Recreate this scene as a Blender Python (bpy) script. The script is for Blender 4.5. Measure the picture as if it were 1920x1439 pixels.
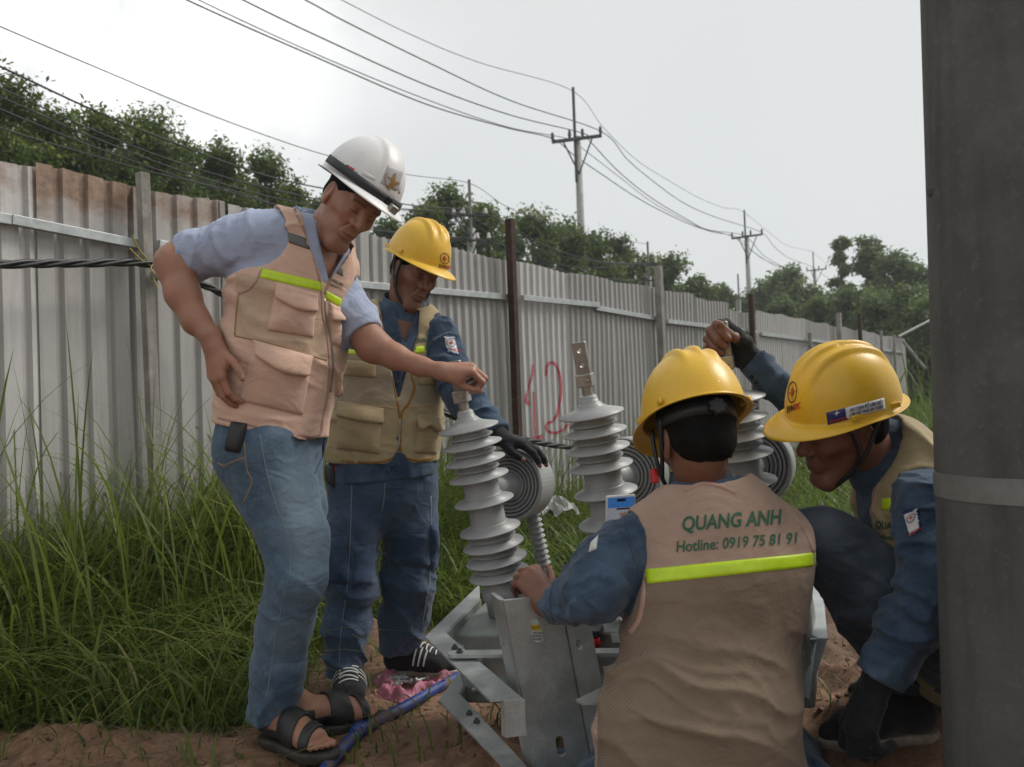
import bpy, bmesh, math, random, time
import numpy as np
from mathutils import Vector, Matrix
from mathutils.bvhtree import BVHTree
T0 = time.time()
for _o in list(bpy.data.objects): bpy.data.objects.remove(_o)
SC = bpy.context.scene
COL = SC.collection
R_ = math.radians
random.seed(7)
rng = np.random.default_rng(11)

# ---------------------------------------------------------------- camera
CAMZ, FPX, CX, CY = 0.95, 1600.0, 960.0, 719.5
PITCH, ROLL = math.atan((760 - CY) / FPX), R_(2.1)
C0 = np.array([0, 0, CAMZ])
_f = np.array([0, math.cos(PITCH), math.sin(PITCH)])
_r0 = np.array([1., 0, 0]); _u0 = np.cross(_r0, _f)
CR = math.cos(ROLL) * _r0 - math.sin(ROLL) * _u0
CU = math.sin(ROLL) * _r0 + math.cos(ROLL) * _u0
CF = _f
cam = bpy.data.cameras.new('camera'); cam.lens = 30; cam.sensor_width = 36; cam.clip_end = 3000; cam.clip_start = .05
camo = bpy.data.objects.new('camera', cam); COL.objects.link(camo)
camo.matrix_world = Matrix(((CR[0], CU[0], -CF[0], 0), (CR[1], CU[1], -CF[1], 0), (CR[2], CU[2], -CF[2], CAMZ), (0, 0, 0, 1)))
cam.dof.use_dof = True; cam.dof.focus_distance = 2.4; cam.dof.aperture_fstop = 5.6
SC.camera = camo

# ---------------------------------------------------------------- sky, sun, exposure
SUN_AZ, SUN_EL = R_(72), R_(46)          # azimuth from +Y towards +X
sd = Vector((math.sin(SUN_AZ) * math.cos(SUN_EL), math.cos(SUN_AZ) * math.cos(SUN_EL), math.sin(SUN_EL)))
sun = bpy.data.lights.new('sun', 'SUN'); sun.energy = 2.3; sun.angle = R_(20); sun.color = (1, .955, .89)
suno = bpy.data.objects.new('sun', sun); COL.objects.link(suno)
suno.rotation_euler = sd.to_track_quat('Z', 'Y').to_euler(); suno.location = (12, 4, 12)
W = bpy.data.worlds.new('World'); SC.world = W; W.use_nodes = True
def build_world():
    nt = W.node_tree; N = nt.nodes; L = nt.links; N.clear()
    out = N.new('ShaderNodeOutputWorld'); bg = N.new('ShaderNodeBackground'); L.new(bg.outputs[0], out.inputs[0])
    sky = N.new('ShaderNodeTexSky'); sky.sky_type = 'NISHITA'; sky.sun_disc = False
    sky.sun_elevation = SUN_EL; sky.sun_rotation = SUN_AZ; sky.dust_density = 3; sky.air_density = 1.2
    tc = N.new('ShaderNodeTexCoord')
    def math_(op, a, b=None, clamp=False):
        m = N.new('ShaderNodeMath'); m.operation = op; m.use_clamp = clamp
        for i, v in enumerate((a, b)):
            if v is None: continue
            if isinstance(v, (int, float)): m.inputs[i].default_value = v
            else: L.new(v, m.inputs[i])
        return m.outputs[0]
    def mix(fac, a, b, typ='MIX'):
        m = N.new('ShaderNodeMix'); m.data_type = 'RGBA'; m.blend_type = typ
        if isinstance(fac, (int, float)): m.inputs[0].default_value = fac
        else: L.new(fac, m.inputs[0])
        for i, v in ((6, a), (7, b)):
            if isinstance(v, tuple): m.inputs[i].default_value = (*v, 1)
            else: L.new(v, m.inputs[i])
        return m.outputs[2]
    # overcast sheet: soft grey-white cloud over the clear sky
    ns = N.new('ShaderNodeTexNoise'); ns.inputs['Scale'].default_value = 1.6; ns.inputs['Detail'].default_value = 5; ns.inputs['Roughness'].default_value = .5
    L.new(tc.outputs['Generated'], ns.inputs['Vector'])
    cr = N.new('ShaderNodeValToRGB'); L.new(ns.outputs[0], cr.inputs[0])
    cr.color_ramp.elements[0].position = .3; cr.color_ramp.elements[0].color = (6.7, 6.95, 7.0, 1)
    cr.color_ramp.elements[1].position = .7; cr.color_ramp.elements[1].color = (7.2, 7.4, 7.35, 1)
    base = mix(.93, sky.outputs[0], cr.outputs[0])
    # thin bright cloud low in the left sky
    dot = N.new('ShaderNodeVectorMath'); dot.operation = 'DOT_PRODUCT'
    L.new(tc.outputs['Generated'], dot.inputs[0]); dot.inputs[1].default_value = (math.sin(R_(-24.5)) * math.cos(R_(24)), math.cos(R_(-24.5)) * math.cos(R_(24)), math.sin(R_(24)))
    g = math_('POWER', math_('MAXIMUM', dot.outputs['Value'], 0), 55)
    n2 = N.new('ShaderNodeTexNoise'); n2.inputs['Scale'].default_value = 4.2; n2.inputs['Detail'].default_value = 6; n2.inputs['Roughness'].default_value = .55
    mp = N.new('ShaderNodeMapping'); mp.inputs['Location'].default_value = (1.3, .2, .7); mp.inputs['Scale'].default_value = (1, 1, 1.6)
    L.new(tc.outputs['Generated'], mp.inputs[0]); L.new(mp.outputs[0], n2.inputs['Vector'])
    r2 = N.new('ShaderNodeMapRange'); L.new(n2.outputs[0], r2.inputs[0]); r2.inputs[1].default_value = .36; r2.inputs[2].default_value = .62
    r2.inputs[3].default_value = .06; r2.inputs[4].default_value = 1.0
    glow = math_('MULTIPLY', g, r2.outputs[0])
    gl = N.new('ShaderNodeVectorMath'); gl.operation = 'SCALE'; gl.inputs[0].default_value = (8.0, 7.8, 7.5); L.new(glow, gl.inputs['Scale'])
    ad = N.new('ShaderNodeVectorMath'); ad.operation = 'ADD'; L.new(base, ad.inputs[0]); L.new(gl.outputs[0], ad.inputs[1])
    L.new(ad.outputs[0], bg.inputs[0]); bg.inputs[1].default_value = .099
build_world()
SC.view_settings.view_transform = 'Standard'; SC.view_settings.look = 'None'; SC.view_settings.exposure = 0.17; SC.view_settings.gamma = 1
SC.render.engine = 'CYCLES'
SC.cycles.max_bounces = 6; SC.cycles.diffuse_bounces = 2; SC.cycles.glossy_bounces = 2; SC.cycles.transmission_bounces = 4; SC.cycles.transparent_max_bounces = 6
SC.cycles.volume_bounces = 0; SC.cycles.use_denoising = True
try: SC.cycles.denoiser = 'OPENIMAGEDENOISE'
except Exception: pass

# ---------------------------------------------------------------- helpers
def ray(px, py):
    return CF + CR * ((px - CX) / FPX) + CU * ((CY - py) / FPX)
def P(px, py, d): return C0 + ray(px, py) * d
def PZ(px, py, z):
    r = ray(px, py); return C0 + r * ((z - CAMZ) / r[2])
def PPL(px, py, pt, n):
    r = ray(px, py); return C0 + r * (np.dot(np.asarray(pt) - C0, n) / np.dot(r, n))
def proj(p):
    q = np.asarray(p, float) - C0; z = q @ CF
    return np.stack([CX + FPX * (q @ CR) / z, CY - FPX * (q @ CU) / z, z], -1)
def nrm(v):
    v = np.asarray(v, float); return v / np.linalg.norm(v)
def frame(fwd, left):
    f = nrm(fwd); r = -np.asarray(left, float); r = nrm(r - f * (r @ f)); u = np.cross(r, f)
    return np.stack([r, f, u], 1)          # columns: right, forward, up

def org(o):
    v = np.zeros(3)
    while o is not None: v = v + np.array(o.location); o = o.parent
    return v
def thing(name, loc, label, cat, group=None):
    o = bpy.data.objects.new(name, None); o.empty_display_size = .1; COL.objects.link(o)
    o.location = tuple(float(x) for x in loc); o['label'] = label; o['category'] = cat
    if group: o['group'] = group
    return o
def mesh_np(name, V, F):
    V = np.ascontiguousarray(V, np.float32); me = bpy.data.meshes.new(name)
    if isinstance(F, np.ndarray):
        n, k = F.shape
        me.vertices.add(len(V)); me.vertices.foreach_set('co', V.ravel())
        me.loops.add(n * k); me.loops.foreach_set('vertex_index', np.ascontiguousarray(F, np.int32).ravel())
        me.polygons.add(n); me.polygons.foreach_set('loop_start', np.arange(0, n * k, k, dtype=np.int32))
        try: me.polygons.foreach_set('loop_total', np.full(n, k, np.int32))
        except Exception: pass
        me.update(calc_edges=True)
    else:
        me.from_pydata([tuple(v) for v in V], [], [tuple(int(i) for i in f) for f in F]); me.update()
    return me
def mk(name, V, F, mat=None, parent=None, smooth=False, label=None, cat=None, group=None, kind=None, solid=0, bevel=0, auto=None):
    V = np.asarray(V, float)
    me = mesh_np(name, V - org(parent), F)
    if mat is not None:
        for m in (mat if isinstance(mat, (list, tuple)) else [mat]): me.materials.append(m)
    if smooth: me.polygons.foreach_set('use_smooth', np.ones(len(me.polygons), bool))
    o = bpy.data.objects.new(name, me); COL.objects.link(o); o.parent = parent
    if label: o['label'] = label
    if cat: o['category'] = cat
    if group: o['group'] = group
    if kind: o['kind'] = kind
    if solid:
        m = o.modifiers.new('thickness', 'SOLIDIFY'); m.thickness = solid; m.offset = 0
    if bevel:
        m = o.modifiers.new('bevel', 'BEVEL'); m.width = bevel; m.segments = 2; m.limit_method = 'ANGLE'
    return o
def attr(o, name, vals):
    a = o.data.attributes.new(name, 'FLOAT', 'POINT'); a.data.foreach_set('value', np.ascontiguousarray(vals, np.float32))
def cattr(o, name, cols):
    a = o.data.attributes.new(name, 'FLOAT_COLOR', 'POINT')
    c = np.ones((len(cols), 4), np.float32); c[:, :3] = cols; a.data.foreach_set('color', c.ravel())
def bvh(*objs):
    V = []; F = []; n = 0
    for o in objs:
        off = org(o)
        me = o.data; v = np.empty(len(me.vertices) * 3, np.float32); me.vertices.foreach_get('co', v); v = v.reshape(-1, 3) + off
        V.append(v); F += [[i + n for i in p.vertices] for p in me.polygons]; n += len(v)
    return BVHTree.FromPolygons([tuple(map(float, x)) for x in np.concatenate(V)], F)

class MB:
    """collects several solids into ONE mesh"""
    def __init__(s): s.V = []; s.F = []
    def add(s, V, F):
        n = len(s.V); s.V += [tuple(map(float, v)) for v in V]; s.F += [tuple(int(i) + n for i in f) for f in F]; return s
    def box(s, c, half, M=None):
        M = np.eye(3) if M is None else np.asarray(M); h = np.asarray(half, float)
        v = [np.asarray(c) + M @ (h * np.array(q)) for q in ((-1,-1,-1),(1,-1,-1),(1,1,-1),(-1,1,-1),(-1,-1,1),(1,-1,1),(1,1,1),(-1,1,1))]
        return s.add(v, ((0,3,2,1),(4,5,6,7),(0,1,5,4),(1,2,6,5),(2,3,7,6),(3,0,4,7)))
    def prism(s, poly, ext):
        n = len(poly); e = np.asarray(ext, float); a = [np.asarray(p, float) for p in poly]
        s.add(a + [p + e for p in a], [tuple(range(n))[::-1], tuple(range(n, 2 * n))] + [(i, (i + 1) % n, (i + 1) % n + n, i + n) for i in range(n)]); return s
    def tube(s, pts, r, n=8, cap=True):
        pts = [np.asarray(p, float) for p in pts]; m = len(pts); rr = r if hasattr(r, '__len__') else [r] * m
        V = []; prev = None
        for i in range(m):
            t = nrm(pts[min(i + 1, m - 1)] - pts[max(i - 1, 0)])
            a = np.cross(t, [0, 0, 1.]) if prev is None else prev - t * (prev @ t)
            if np.linalg.norm(a) < 1e-4: a = np.cross(t, [1., 0, 0])
            a = nrm(a); prev = a; b = np.cross(t, a)
            V += [pts[i] + rr[i] * (math.cos(2 * math.pi * k / n) * a + math.sin(2 * math.pi * k / n) * b) for k in range(n)]
        F = [(i * n + k, i * n + (k + 1) % n, (i + 1) * n + (k + 1) % n, (i + 1) * n + k) for i in range(m - 1) for k in range(n)]
        if cap: F += [tuple(range(n))[::-1], tuple(range((m - 1) * n, m * n))]
        return s.add(V, F)
    def lathe(s, prof, c, M, n=40):
        """prof: (r, h) along local axis M[:,2]"""
        V = []; M = np.asarray(M); c = np.asarray(c, float); m = len(prof)
        for r, h in prof:
            for k in range(n):
                a = 2 * math.pi * k / n; V.append(c + M[:, 0] * r * math.cos(a) + M[:, 1] * r * math.sin(a) + M[:, 2] * h)
        F = [(i * n + k, i * n + (k + 1) % n, (i + 1) * n + (k + 1) % n, (i + 1) * n + k) for i in range(m - 1) for k in range(n)]
        F += [tuple(range(n))[::-1], tuple(range((m - 1) * n, m * n))]
        return s.add(V, F)
    def build(s, name, mat, parent=None, **kw): return mk(name, s.V, s.F, mat, parent, **kw)
def catmull(pts, n=8):
    pts = [np.asarray(p, float) for p in pts]; q = [2 * pts[0] - pts[1]] + pts + [2 * pts[-1] - pts[-2]]; out = []
    for i in range(1, len(q) - 2):
        for k in range(n):
            t = k / n; a, b, c, d = q[i - 1:i + 3]
            out.append(.5 * (2 * b + (c - a) * t + (2 * a - 5 * b + 4 * c - d) * t * t + (3 * b - a - 3 * c + d) * t ** 3))
    return out + [pts[-1]]
def axes(z, x=(1, 0, 0)):
    z = nrm(z); x = np.asarray(x, float); x = nrm(x - z * (x @ z)); return np.stack([x, np.cross(z, x), z], 1)

# ---------------------------------------------------------------- noise (numpy)
def _h(ix, iy, iz, seed):
    h = (ix.astype(np.uint32) * np.uint32(73856093)) ^ (iy.astype(np.uint32) * np.uint32(19349663)) ^ (iz.astype(np.uint32) * np.uint32(83492791)) ^ np.uint32(seed * 2654435 + 77)
    h = (h ^ (h >> np.uint32(13))) * np.uint32(1274126177); h = h ^ (h >> np.uint32(16))
    return (h & np.uint32(0xffff)).astype(np.float32) / 32767.5 - 1
def vnoise(p, seed=0):
    p = np.asarray(p, np.float32); i = np.floor(p); f = p - i; i = i.astype(np.int64); f = f * f * (3 - 2 * f)
    x, y, z = i[:, 0], i[:, 1], i[:, 2]; fx, fy, fz = f[:, 0], f[:, 1], f[:, 2]
    def L(a, b, t): return a + (b - a) * t
    c = [[[_h(x + a, y + b, z + d, seed) for d in (0, 1)] for b in (0, 1)] for a in (0, 1)]
    return L(L(L(c[0][0][0], c[0][0][1], fz), L(c[0][1][0], c[0][1][1], fz), fy), L(L(c[1][0][0], c[1][0][1], fz), L(c[1][1][0], c[1][1][1], fz), fy), fx)
def fbm(p, oct=4, seed=0, lac=2.1, gain=.5):
    a = 1; s = 0; t = 0; p = np.asarray(p, np.float32)
    for k in range(oct): s = s + a * vnoise(p, seed + k * 13); t += a; a *= gain; p = p * lac + 3.7
    return s / t

# ---------------------------------------------------------------- signed-distance sculpting
def cone(a, b, ra, rb, n=None, k=1.0):
    a = np.asarray(a, np.float32); b = np.asarray(b, np.float32); ba = b - a; bb = float(ba @ ba) + 1e-12
    nn = None if n is None else np.asarray(nrm(n), np.float32)
    def f(Q):
        q = Q - a; t = np.clip((q @ ba) / bb, 0, 1); q = q - t[:, None] * ba
        if nn is not None: q = q + ((q @ nn) * (k - 1))[:, None] * nn
        return np.sqrt(np.einsum('ij,ij->i', q, q)) - (ra + (rb - ra) * t)
    return f
def ell(c, rad, M=None):
    c = np.asarray(c, np.float32); M = np.eye(3, dtype=np.float32) if M is None else np.asarray(M, np.float32); r = np.asarray(rad, np.float32)
    def f(Q):
        q = (Q - c) @ M; k0 = np.sqrt((q / r * (q / r)).sum(1)); k1 = np.sqrt(((q / (r * r)) ** 2).sum(1)) + 1e-9
        return k0 * (k0 - 1) / k1
    return f
def rbox(c, half, rad=.005, M=None):
    c = np.asarray(c, np.float32); M = np.eye(3, dtype=np.float32) if M is None else np.asarray(M, np.float32); h = np.asarray(half, np.float32) - rad
    def f(Q):
        q = np.abs((Q - c) @ M) - h
        return np.sqrt((np.maximum(q, 0) ** 2).sum(1)) + np.minimum(q.max(1), 0) - rad
    return f
def plane(pt, n):
    pt = np.asarray(pt, np.float32); n = np.asarray(nrm(n), np.float32)
    return lambda Q: (Q - pt) @ n
def smin(a, b, k):
    h = np.clip(.5 + .5 * (b - a) / k, 0, 1); return b + (a - b) * h - k * h * (1 - h)
def smax(a, b, k): return -smin(-a, -b, k)
def U(*fs, k=.015):
    def f(Q):
        d = fs[0](Q)
        for g in fs[1:]: d = smin(d, g(Q), k)
        return d
    return f
def SUB(a, b, k=.006): return lambda Q: smax(a(Q), -b(Q), k)
def INT(a, b, k=.006): return lambda Q: smax(a(Q), b(Q), k)
def OFF(a, r): return lambda Q: a(Q) - r
def DISP(a, g): return lambda Q: a(Q) + g(Q)
def chain(st, n=None, kf=1.0, k=.015):
    return U(*[cone(st[i][0], st[i + 1][0], st[i][1], st[i + 1][1], n, kf) for i in range(len(st) - 1)], k=k)
def folds(axis, la, lc, amp, seed=0, fine=.35):
    """cloth folds: short period la along axis, long lc across it"""
    ax = nrm(axis); M = axes(ax, (.3, .9, .1) if abs(ax[0]) > .8 else (1, .1, .05)).astype(np.float32)
    sc = np.array([1 / lc, 1 / lc, 1 / la], np.float32)
    def g(Q):
        w = vnoise(Q * 9, seed + 5)[:, None] * np.array([.25, .25, .5], np.float32)
        q = (Q @ M) * sc + w
        r1 = np.clip(1 - np.abs(vnoise(q, seed)) * 1.9, 0, 1); r2 = np.clip(1 - np.abs(vnoise(q * [1.7, 1.7, 1.9] + 4.1, seed + 1)) * 2.2, 0, 1)
        return (-amp * (1.25 * r1 * r1 + .6 * r2 * r2 - .62 + .2 * vnoise(q * .6, seed + 3))).astype(np.float32)
    return g
def mesh_sdf(f, lo, hi, vox, bs=8, slack=1.7):
    lo = np.asarray(lo, float); hi = np.asarray(hi, float)
    nb = np.ceil((hi - lo) / (vox * bs)).astype(int) + 1; n = nb * bs
    bi = np.stack(np.meshgrid(*[np.arange(x) for x in nb], indexing='ij'), -1).reshape(-1, 3)
    bc = lo + (bi * bs + (bs - 1) / 2) * vox
    dc = f(bc.astype(np.float32))
    act = np.abs(dc) < bs * vox * .87 * slack
    D = np.where(dc < 0, -1., 1.).astype(np.float32).reshape(nb)
    D = np.repeat(np.repeat(np.repeat(D, bs, 0), bs, 1), bs, 2)
    o = np.stack(np.meshgrid(*[np.arange(bs)] * 3, indexing='ij'), -1).reshape(-1, 3)
    ab = bi[act]
    for s in range(0, len(ab), 700):
        idx = (ab[s:s + 700, None, :] * bs + o[None]).reshape(-1, 3)
        D[idx[:, 0], idx[:, 1], idx[:, 2]] = f((lo + idx * vox).astype(np.float32))
    s = (D < 0)
    c = np.zeros(n - 1, np.uint8)
    for a in (0, 1):
        for b in (0, 1):
            for d in (0, 1): c += s[a:n[0] - 1 + a, b:n[1] - 1 + b, d:n[2] - 1 + d]
    cells = np.argwhere((c > 0) & (c < 8))
    idx = -np.ones(n - 1, np.int32); idx[cells[:, 0], cells[:, 1], cells[:, 2]] = np.arange(len(cells))
    cor = [(a, b, d) for a in (0, 1) for b in (0, 1) for d in (0, 1)]
    val = np.stack([D[cells[:, 0] + a, cells[:, 1] + b, cells[:, 2] + d] for a, b, d in cor], 1)
    acc = np.zeros((len(cells), 3)); cnt = np.zeros(len(cells))
    for i, p in enumerate(cor):
        for j, q in enumerate(cor):
            if j <= i or sum(abs(x - y) for x, y in zip(p, q)) != 1: continue
            m = (val[:, i] < 0) != (val[:, j] < 0)
            t = val[m, i] / (val[m, i] - val[m, j])
            acc[m] += np.array(p) + t[:, None] * (np.array(q) - np.array(p)); cnt[m] += 1
    V = lo + (cells + acc / cnt[:, None]) * vox
    F = []
    for ax in range(3):
        sl0 = [slice(1, n[i] - 1) for i in range(3)]; sl1 = list(sl0); sl0[ax] = slice(0, n[ax] - 1); sl1[ax] = slice(1, n[ax])
        a, b = s[tuple(sl0)], s[tuple(sl1)]
        e = np.argwhere(a != b); sg = a[e[:, 0], e[:, 1], e[:, 2]]
        base = e.copy()
        for i in range(3):
            if i != ax: base[:, i] += 1
        u, v = [(1, 2), (2, 0), (0, 1)][ax]
        def id_(du, dv):
            q = base.copy(); q[:, u] -= du; q[:, v] -= dv; return idx[q[:, 0], q[:, 1], q[:, 2]]
        qd = np.stack([id_(1, 1), id_(0, 1), id_(0, 0), id_(1, 0)], 1)
        qd[~sg] = qd[~sg][:, ::-1]
        F.append(qd)
    F = np.concatenate(F); F = F[(F >= 0).all(1)]
    return V, F
def sm(V, F, it=2, lam=.5):
    e = np.concatenate([F[:, [0, 1]], F[:, [1, 2]], F[:, [2, 3]], F[:, [3, 0]]]); n = len(V)
    cnt = np.bincount(e[:, 0], minlength=n) + np.bincount(e[:, 1], minlength=n)
    for _ in range(it):
        W_ = np.stack([np.bincount(e[:, 0], V[e[:, 1], i], n) + np.bincount(e[:, 1], V[e[:, 0], i], n) for i in range(3)], 1) / np.maximum(cnt, 1)[:, None]
        V = V + lam * (W_ - V)
    return V
def bounds(pts, pad):
    p = np.asarray(pts); return p.min(0) - pad, p.max(0) + pad

# ---------------------------------------------------------------- materials
MATS = {}
class NT:
    def __init__(s, name):
        s.m = bpy.data.materials.new(name); s.m.use_nodes = True; s.t = s.m.node_tree; s.N = s.t.nodes; s.L = s.t.links
        s.b = s.N['Principled BSDF']; MATS[name] = s.m
    def tc(s, which='Object', scale=None):
        t = s.N.new('ShaderNodeTexCoord').outputs[which]
        if scale is not None:
            mp = s.N.new('ShaderNodeMapping'); mp.inputs['Scale'].default_value = scale if hasattr(scale, '__len__') else (scale,) * 3
            s.L.new(t, mp.inputs[0]); t = mp.outputs[0]
        return t
    def noise(s, scale, detail=4, rough=.55, vec=None, dist=0):
        n = s.N.new('ShaderNodeTexNoise'); n.inputs['Scale'].default_value = scale; n.inputs['Detail'].default_value = detail; n.inputs['Roughness'].default_value = rough
        n.inputs['Distortion'].default_value = dist; s.L.new(vec if vec is not None else s.tc(), n.inputs['Vector']); return n.outputs[0]
    def vor(s, scale, vec=None, feature='F1'):
        n = s.N.new('ShaderNodeTexVoronoi'); n.inputs['Scale'].default_value = scale; n.feature = feature; s.L.new(vec if vec is not None else s.tc(), n.inputs['Vector']); return n.outputs[0]
    def rng(s, v, a, b, c=0., d=1.):
        r = s.N.new('ShaderNodeMapRange'); s.L.new(v, r.inputs[0])
        for i, x in enumerate((a, b, c, d)): r.inputs[i + 1].default_value = x
        return r.outputs[0]
    def mth(s, op, a, b=0.0):
        m = s.N.new('ShaderNodeMath'); m.operation = op
        for i, v in enumerate((a, b)):
            if isinstance(v, (int, float)): m.inputs[i].default_value = v
            else: s.L.new(v, m.inputs[i])
        return m.outputs[0]
    def mix(s, fac, a, b, typ='MIX'):
        m = s.N.new('ShaderNodeMix'); m.data_type = 'RGBA'; m.blend_type = typ
        if isinstance(fac, (int, float)): m.inputs[0].default_value = fac
        else: s.L.new(fac, m.inputs[0])
        for i, v in ((6, a), (7, b)):
            if isinstance(v, (tuple, list)): m.inputs[i].default_value = (*v[:3], 1)
            else: s.L.new(v, m.inputs[i])
        return m.outputs[2]
    def at(s, name, typ='GEOMETRY', out='Fac'):
        a = s.N.new('ShaderNodeAttribute'); a.attribute_name = name; a.attribute_type = typ; return a.outputs[out]
    def bump(s, h, strength=.3, dist=.01, prev=None):
        b = s.N.new('ShaderNodeBump'); b.inputs['Strength'].default_value = strength; b.inputs['Distance'].default_value = dist
        s.L.new(h, b.inputs['Height'])
        if prev is not None: s.L.new(prev, b.inputs['Normal'])
        return b.outputs[0]
    def fin(s, col=None, rough=.6, metal=0, normal=None, spec=.5, sheen=0, sub=0, coat=0, trans=0):
        b = s.b
        for k, v in (('Base Color', col), ('Roughness', rough), ('Metallic', metal), ('Normal', normal)):
            if v is None: continue
            if isinstance(v, (tuple, list)): b.inputs[k].default_value = (*v[:3], 1)
            elif isinstance(v, (int, float)): b.inputs[k].default_value = v
            else: s.L.new(v, b.inputs[k])
        b.inputs['Specular IOR Level'].default_value = spec
        if sheen: b.inputs['Sheen Weight'].default_value = sheen; b.inputs['Sheen Roughness'].default_value = .5
        if sub: b.inputs['Subsurface Weight'].default_value = sub; b.inputs['Subsurface Radius'].default_value = (1, .35, .2); b.inputs['Subsurface Scale'].default_value = .006
        if coat: b.inputs['Coat Weight'].default_value = coat; b.inputs['Coat Roughness'].default_value = .12
        if trans: b.inputs['Transmission Weight'].default_value = trans
        return s.m
def simple(name, c, rough=.6, metal=0, var=.15, sc=20, bump=.1, spec=.5, coat=0, bsc=None):
    t = NT(name); n = t.noise(sc, 5, .6); c2 = [max(0, x * (1 - var * 2)) for x in c]; c1 = [x * (1 + var * .6) for x in c]
    col = t.mix(t.rng(n, .3, .7), c2, c1)
    nm = t.bump(t.noise(bsc or sc * 6, 3), bump, .004) if bump else None
    return t.fin(col, rough, metal, nm, spec, coat=coat)
def two(name, c, rough=.6):
    return simple(name, c, rough, var=.06, sc=60, bump=0)
def leafmat(name, ca, cb, cc, trans=.25):
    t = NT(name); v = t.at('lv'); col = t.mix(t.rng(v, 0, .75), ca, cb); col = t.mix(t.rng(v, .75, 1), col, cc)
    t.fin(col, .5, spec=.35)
    tr = t.N.new('ShaderNodeBsdfTranslucent'); t.L.new(t.mix(.5, col, (.12, .17, .02)), tr.inputs[0])
    ms = t.N.new('ShaderNodeMixShader'); ms.inputs[0].default_value = trans
    t.L.new(t.b.outputs[0], ms.inputs[1]); t.L.new(tr.outputs[0], ms.inputs[2]); t.L.new(ms.outputs[0], t.N['Material Output'].inputs[0])
    return t.m
# ================================================================ materials of the setting
def m_ground():
    t = NT('soil'); g = t.at('grass'); w = t.at('wet')
    n1 = t.noise(3.5, 6, .6); n2 = t.noise(22, 6, .65); n3 = t.noise(140, 4, .7)
    soil = t.mix(t.rng(n1, .3, .7), (.125, .066, .040), (.235, .13, .08)); soil = t.mix(t.rng(n2, .35, .68), soil, (.30, .175, .112))
    soil = t.mix(t.mth('MULTIPLY', t.rng(n3, .45, .75), .45), soil, (.05, .03, .02))
    soil = t.mix(t.mth('MULTIPLY', w, .6), soil, (.045, .027, .019))
    thatch = t.mix(t.rng(n2, .3, .7), (.018, .02, .008), (.05, .045, .02))
    col = t.mix(g, soil, thatch)
    b = t.bump(n2, .5, .02); b = t.bump(n3, .6, .006, b)
    return t.fin(col, t.rng(n2, .3, .7, .6, .95), 0, b, .3)
def m_sheet():
    t = NT('zinc_sheet'); tone = t.at('tone', 'OBJECT'); ru = t.at('rust', 'OBJECT'); st = t.at('streak', 'OBJECT')
    o = t.tc(); v = t.noise(2.2, 5, .6, t.tc('Object', (9, 9, .8))); n2 = t.noise(30, 5, .65)
    base = t.mix(tone, (.25, .243, .225), (.50, .485, .475))
    base = t.mix(t.mth('MULTIPLY', t.rng(v, .45, .8), .4), base, (.14, .13, .11))
    base = t.mix(t.mth('MULTIPLY', t.rng(n2, .55, .8), .3), base, (.42, .4, .37))
    # dirt that splashed up from the soil and hangs in vertical runs
    sep = t.N.new('ShaderNodeSeparateXYZ'); t.L.new(o, sep.inputs[0])
    hz = sep.outputs[2]
    sp = t.mth('MULTIPLY', t.rng(hz, .9, .1), t.rng(t.noise(3, 4, .6, t.tc('Object', (6, 6, 1))), .3, .7))
    base = t.mix(t.mth('MULTIPLY', sp, .55), base, (.075, .065, .045))
    # rust along the cut top edge
    rn = t.noise(2.6, 6, .65, t.tc('Object', (2.2, 2.2, 3)))
    edge = t.mth('MULTIPLY', t.rng(hz, 1.78, 2.02), ru)
    rm = t.rng(t.mth('ADD', edge, t.mth('MULTIPLY', rn, 1.3)), 1.05, 1.55)
    rust = t.mix(t.rng(n2, .3, .7), (.12, .064, .04), (.32, .205, .13))
    base = t.mix(t.mth('MULTIPLY', rm, .85), base, rust)
    sn = t.rng(t.noise(2.5, 3, .5, t.tc('Object', (16, 16, 1.1))), .6, .7)
    base = t.mix(t.mth('MULTIPLY', sn, st), base, (.19, .085, .045))
    dots = t.rng(t.vor(14, t.tc('Object', (1, 1, .6))), .0, .035, 1, 0)
    base = t.mix(t.mth('MULTIPLY', dots, .8), base, (.07, .04, .025))
    return t.fin(base, t.rng(n2, .3, .7, .45, .62), .25, t.bump(t.noise(9, 3), .25, .01), .4)
SOIL = m_ground(); SHEET = m_sheet()
GALV = NT('galvanised_steel')
def _galv():
    t = GALV; v = t.vor(130); n = t.noise(14, 6, .65)
    col = t.mix(t.rng(v, 0, .7), (.42, .445, .44), (.50, .525, .52)); col = t.mix(t.rng(n, .35, .7), t.mix(.5, col, (.18, .19, .185)), col)
    return t.fin(col, t.rng(n, .3, .7, .34, .58), .55, t.bump(n, .12, .004), .5)
GALV = _galv()
def m_conc(name, a, b, sc=9):
    t = NT(name); n = t.noise(sc, 7, .65); n2 = t.noise(sc * 14, 4, .6); st = t.noise(3, 4, .6, t.tc('Object', (7, 7, .6)))
    col = t.mix(t.rng(n, .3, .7), a, b); col = t.mix(t.mth('MULTIPLY', t.rng(st, .45, .75), .5), col, [x * .4 for x in a]); col = t.mix(t.mth('MULTIPLY', t.rng(t.noise(sc * .6, 6, .7), .52, .7), .5), col, [x * 1.5 for x in b]); col = t.mix(t.mth('MULTIPLY', t.rng(n2, .58, .75), .35), col, [x * 1.7 for x in b])
    pit = t.rng(t.vor(70), 0, .09, 1, 0); pm = t.mth('MULTIPLY', pit, t.rng(t.noise(6, 3), .5, .6))
    col = t.mix(pm, col, [x * .3 for x in a])
    return t.fin(col, .85, 0, t.bump(n2, .25, .004, t.bump(n, .2, .02)), .3)
CONC = m_conc('post_concrete', (.20, .19, .17), (.32, .30, .27)); POLEC = m_conc('pole_concrete', (.066, .067, .066), (.105, .106, .104), 4)
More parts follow.
